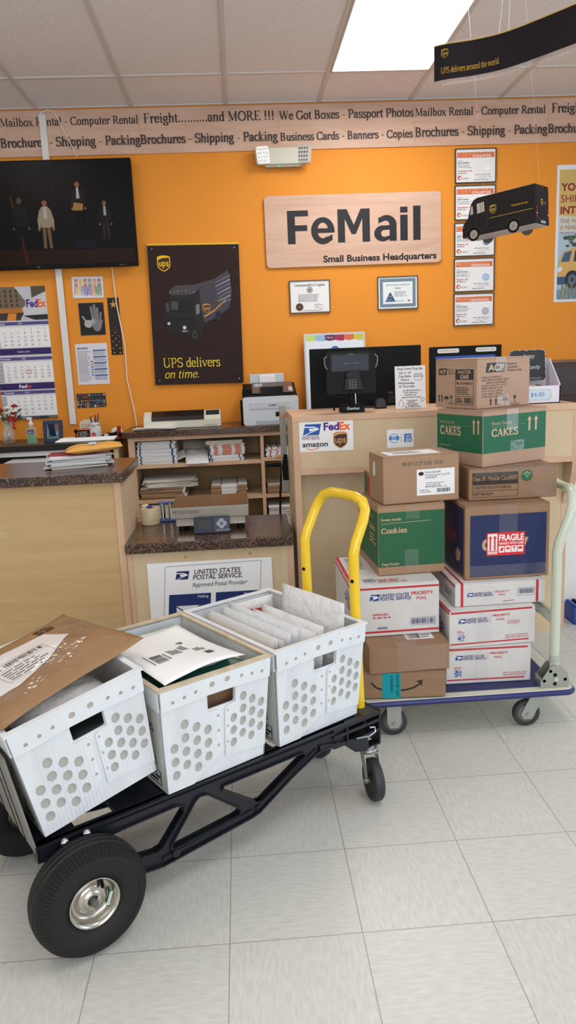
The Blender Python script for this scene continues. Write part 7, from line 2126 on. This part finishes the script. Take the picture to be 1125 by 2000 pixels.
def ribbon(s0, s1, z0, z1, o, thick, m, name, n=48):
    f = MB()
    for oo, fl in ((o, False), (o - thick, True)):
        P = [[onband(s0 + (s1 - s0) * i / n, z0 + (z1 - z0) * j, oo) for i in range(n + 1)] for j in (0, 1)]
        if fl: P = [r[::-1] for r in P]
        f.grid(P, m)
    for i in range(n):
        a, b = s0 + (s1 - s0) * i / n, s0 + (s1 - s0) * (i + 1) / n
        for z in (z0, z1): f.poly([onband(a, z, o), onband(b, z, o), onband(b, z, o - thick), onband(a, z, o - thick)], m)
    for s in (s0, s1): f.poly([onband(s, z0, o), onband(s, z1, o), onband(s, z1, o - thick), onband(s, z0, o - thick)], m)
    return f.build(name, t)
S1 = sl[-1]
ribbon(0, S1, 0, HB, 0, .0015, mat('dark_brown_banner', (32, 26, 31), .5, spec=.2), 'banner_card')
ribbon(0, S1, HB, HB + .003, 0, .0015, mat('gold_edge', (214, 164, 30), .5), 'gold_edge')
ribbon(.03, S1, -.016, HB + .016, -.02, .001, film('clear_backing', (240, 240, 245), .10, .05), 'clear_backing')
p = Print(Matrix.Identity(4))
p.shield(.045, .098, .034, (32, 26, 31), (206, 160, 40))
p.mb.v = [tuple(onband(a, b, .0004 + c)) for a, b, c in p.mb.v]
p.done('banner_emblem', t)
p = Print(Matrix.Identity(4))
p.serif('UPS delivers around the world.', .030, .024, .022, .235, (206, 160, 50), a=4.2, b=2.2)
p.mb.v = [tuple(onband(a, b, .0004 + c)) for a, b, c in p.mb.v]
p.done('banner_lettering', t)
M_thread = mat('white_thread', (236, 232, 224), .5)
f = MB()
f.tube([onband(.26, HB, -.003), Vector((.03, -.02, ZC - O.z))], .0011, M_thread, n=6); f.tube([onband(.30, HB, -.003), Vector((.03, -.02, ZC - O.z))], .0011, M_thread, n=6)
f.build('hanging_thread', t)
f = MB(); f.tube([onband(.60, HB, -.003), Vector((onband(.60, 0).x, onband(.60, 0).y, ZC - O.z))], .0011, M_thread, n=6); f.build('hanging_thread', t)

# paper delivery truck
t = thing('hanging_truck', 'dark brown paper delivery truck hanging on threads before the certificates', 'paper truck', (1.138, 3.9, 1.837), (0, -.055, -.807))
M_tb = mat('brown_paper_truck', (29, 23, 26), .45, spec=.25)
M_tin = mat('white_paper_inside', (196, 196, 196), .6)
prof = [(.0, .0), (.38, 0), (.38, .174), (.085, .174), (.065, .166), (.052, .150), (.032, .088), (.006, .062), (.0, .05)]
f = MB(); f.prism(prof, M_tb, .142, frame((0, .142, 0), (1, 0, 0), (0, 0, 1))); f.build('truck_body', t, bevel=.002)
f = MB(); f.box(.004, .376, .003, .139, -.0015, .0, M_tin); f.build('underside', t)
for x in (.062, .270):
    for y in (-.0014, .1425):
        f = MB(); f.cyl((x, y, .008), (x, y + .0012, .008), .031, M_black if y < .1 else mat('grey_paper_wheel', (104, 96, 88), .6), n=32)
        w_ = f.build('paper_wheel', t)
        if y < .1:
            p = Print(frame((x, y - .0001, .008), (1, 0, 0), (0, 0, 1)))
            p.disc(0, 0, .020, (196, 190, 176)); p.up(); p.disc(0, 0, .0165, (110, 106, 98)); p.up(); p.disc(0, 0, .014, (186, 180, 166)); p.up()
            for k in range(8): p.disc(.009 * math.cos(k * PI / 4), .009 * math.sin(k * PI / 4), .0022, (80, 76, 70), n=8)
            p.disc(0, 0, .005, (120, 114, 106)); p.done('hub_print', w_)
p = Print(frame((0, -.0003, 0), (1, 0, 0), (0, 0, 1)))
p.poly([(.046, .100), (.064, .104), (.061, .142), (.052, .138)], (176, 172, 162)).poly([(.085, .100), (.103, .102), (.101, .147), (.083, .145)], (186, 182, 172)).poly([(.105, .102), (.124, .104), (.122, .149), (.103, .147)], (186, 182, 172)); p.up(); p.rect(.112, .104, .1135, .148, (60, 50, 46))
p.box(.078, .03, .136, .158, .0008, (90, 70, 60))
p.shield(.168, .104, .040, (40, 31, 34), (206, 164, 40))
p.text('Worldwide Services', .262, .096, h=.009, w=.082, col=(186, 150, 40), bold=.02)
p.rect(.148, .066, .368, .0685, (176, 140, 50)); p.rect(.002, .048, .012, .051, (200, 120, 50)).rect(.15, .02, .225, .021, (70, 56, 52))
for x in (.062, .270): p.path([(x + .037 * math.cos(R(a)), .008 + .037 * math.sin(R(a))) for a in range(0, 181, 20)], .0012, (74, 58, 54))
p.done('side_print', t)
p = Print(frame((.3803, 0, 0), (0, 1, 0), (0, 0, 1)))
p.box(.03, .02, .112, .15, .001, (96, 82, 78)); p.shield(.068, .098, .030, (40, 31, 34), (214, 176, 40)); p.lines(.09, .105, .112, .09, 2, (176, 140, 50), seed=3)
for x in (.012, .130):
    for z, c in ((.070, (196, 50, 60)), (.058, (196, 50, 60)), (.046, (206, 214, 224)), (.034, (190, 60, 60))): p.disc(x, z, .0045, c, n=10)
for k in range(3): p.disc(.055 + k * .014, .162, .0028, (196, 50, 60), n=8)
p.disc(.012, .160, .003, (196, 50, 60), n=8).disc(.130, .160, .003, (196, 50, 60), n=8); p.rect(.05, .006, .10, .016, (196, 206, 216)); p.up(); p.lines(.052, .015, .098, .007, 1, (80, 90, 110), seed=4)
p.done('rear_print', t)
f = MB()
for x, dx in ((.09, .0), (.372, -.0)):
    a = Vector((x, .07, .174)); f.tube([a, a + Vector((-.9 * .055, 0, .905))], .00025, M_thread, n=6)
f.build('hanging_thread', t)
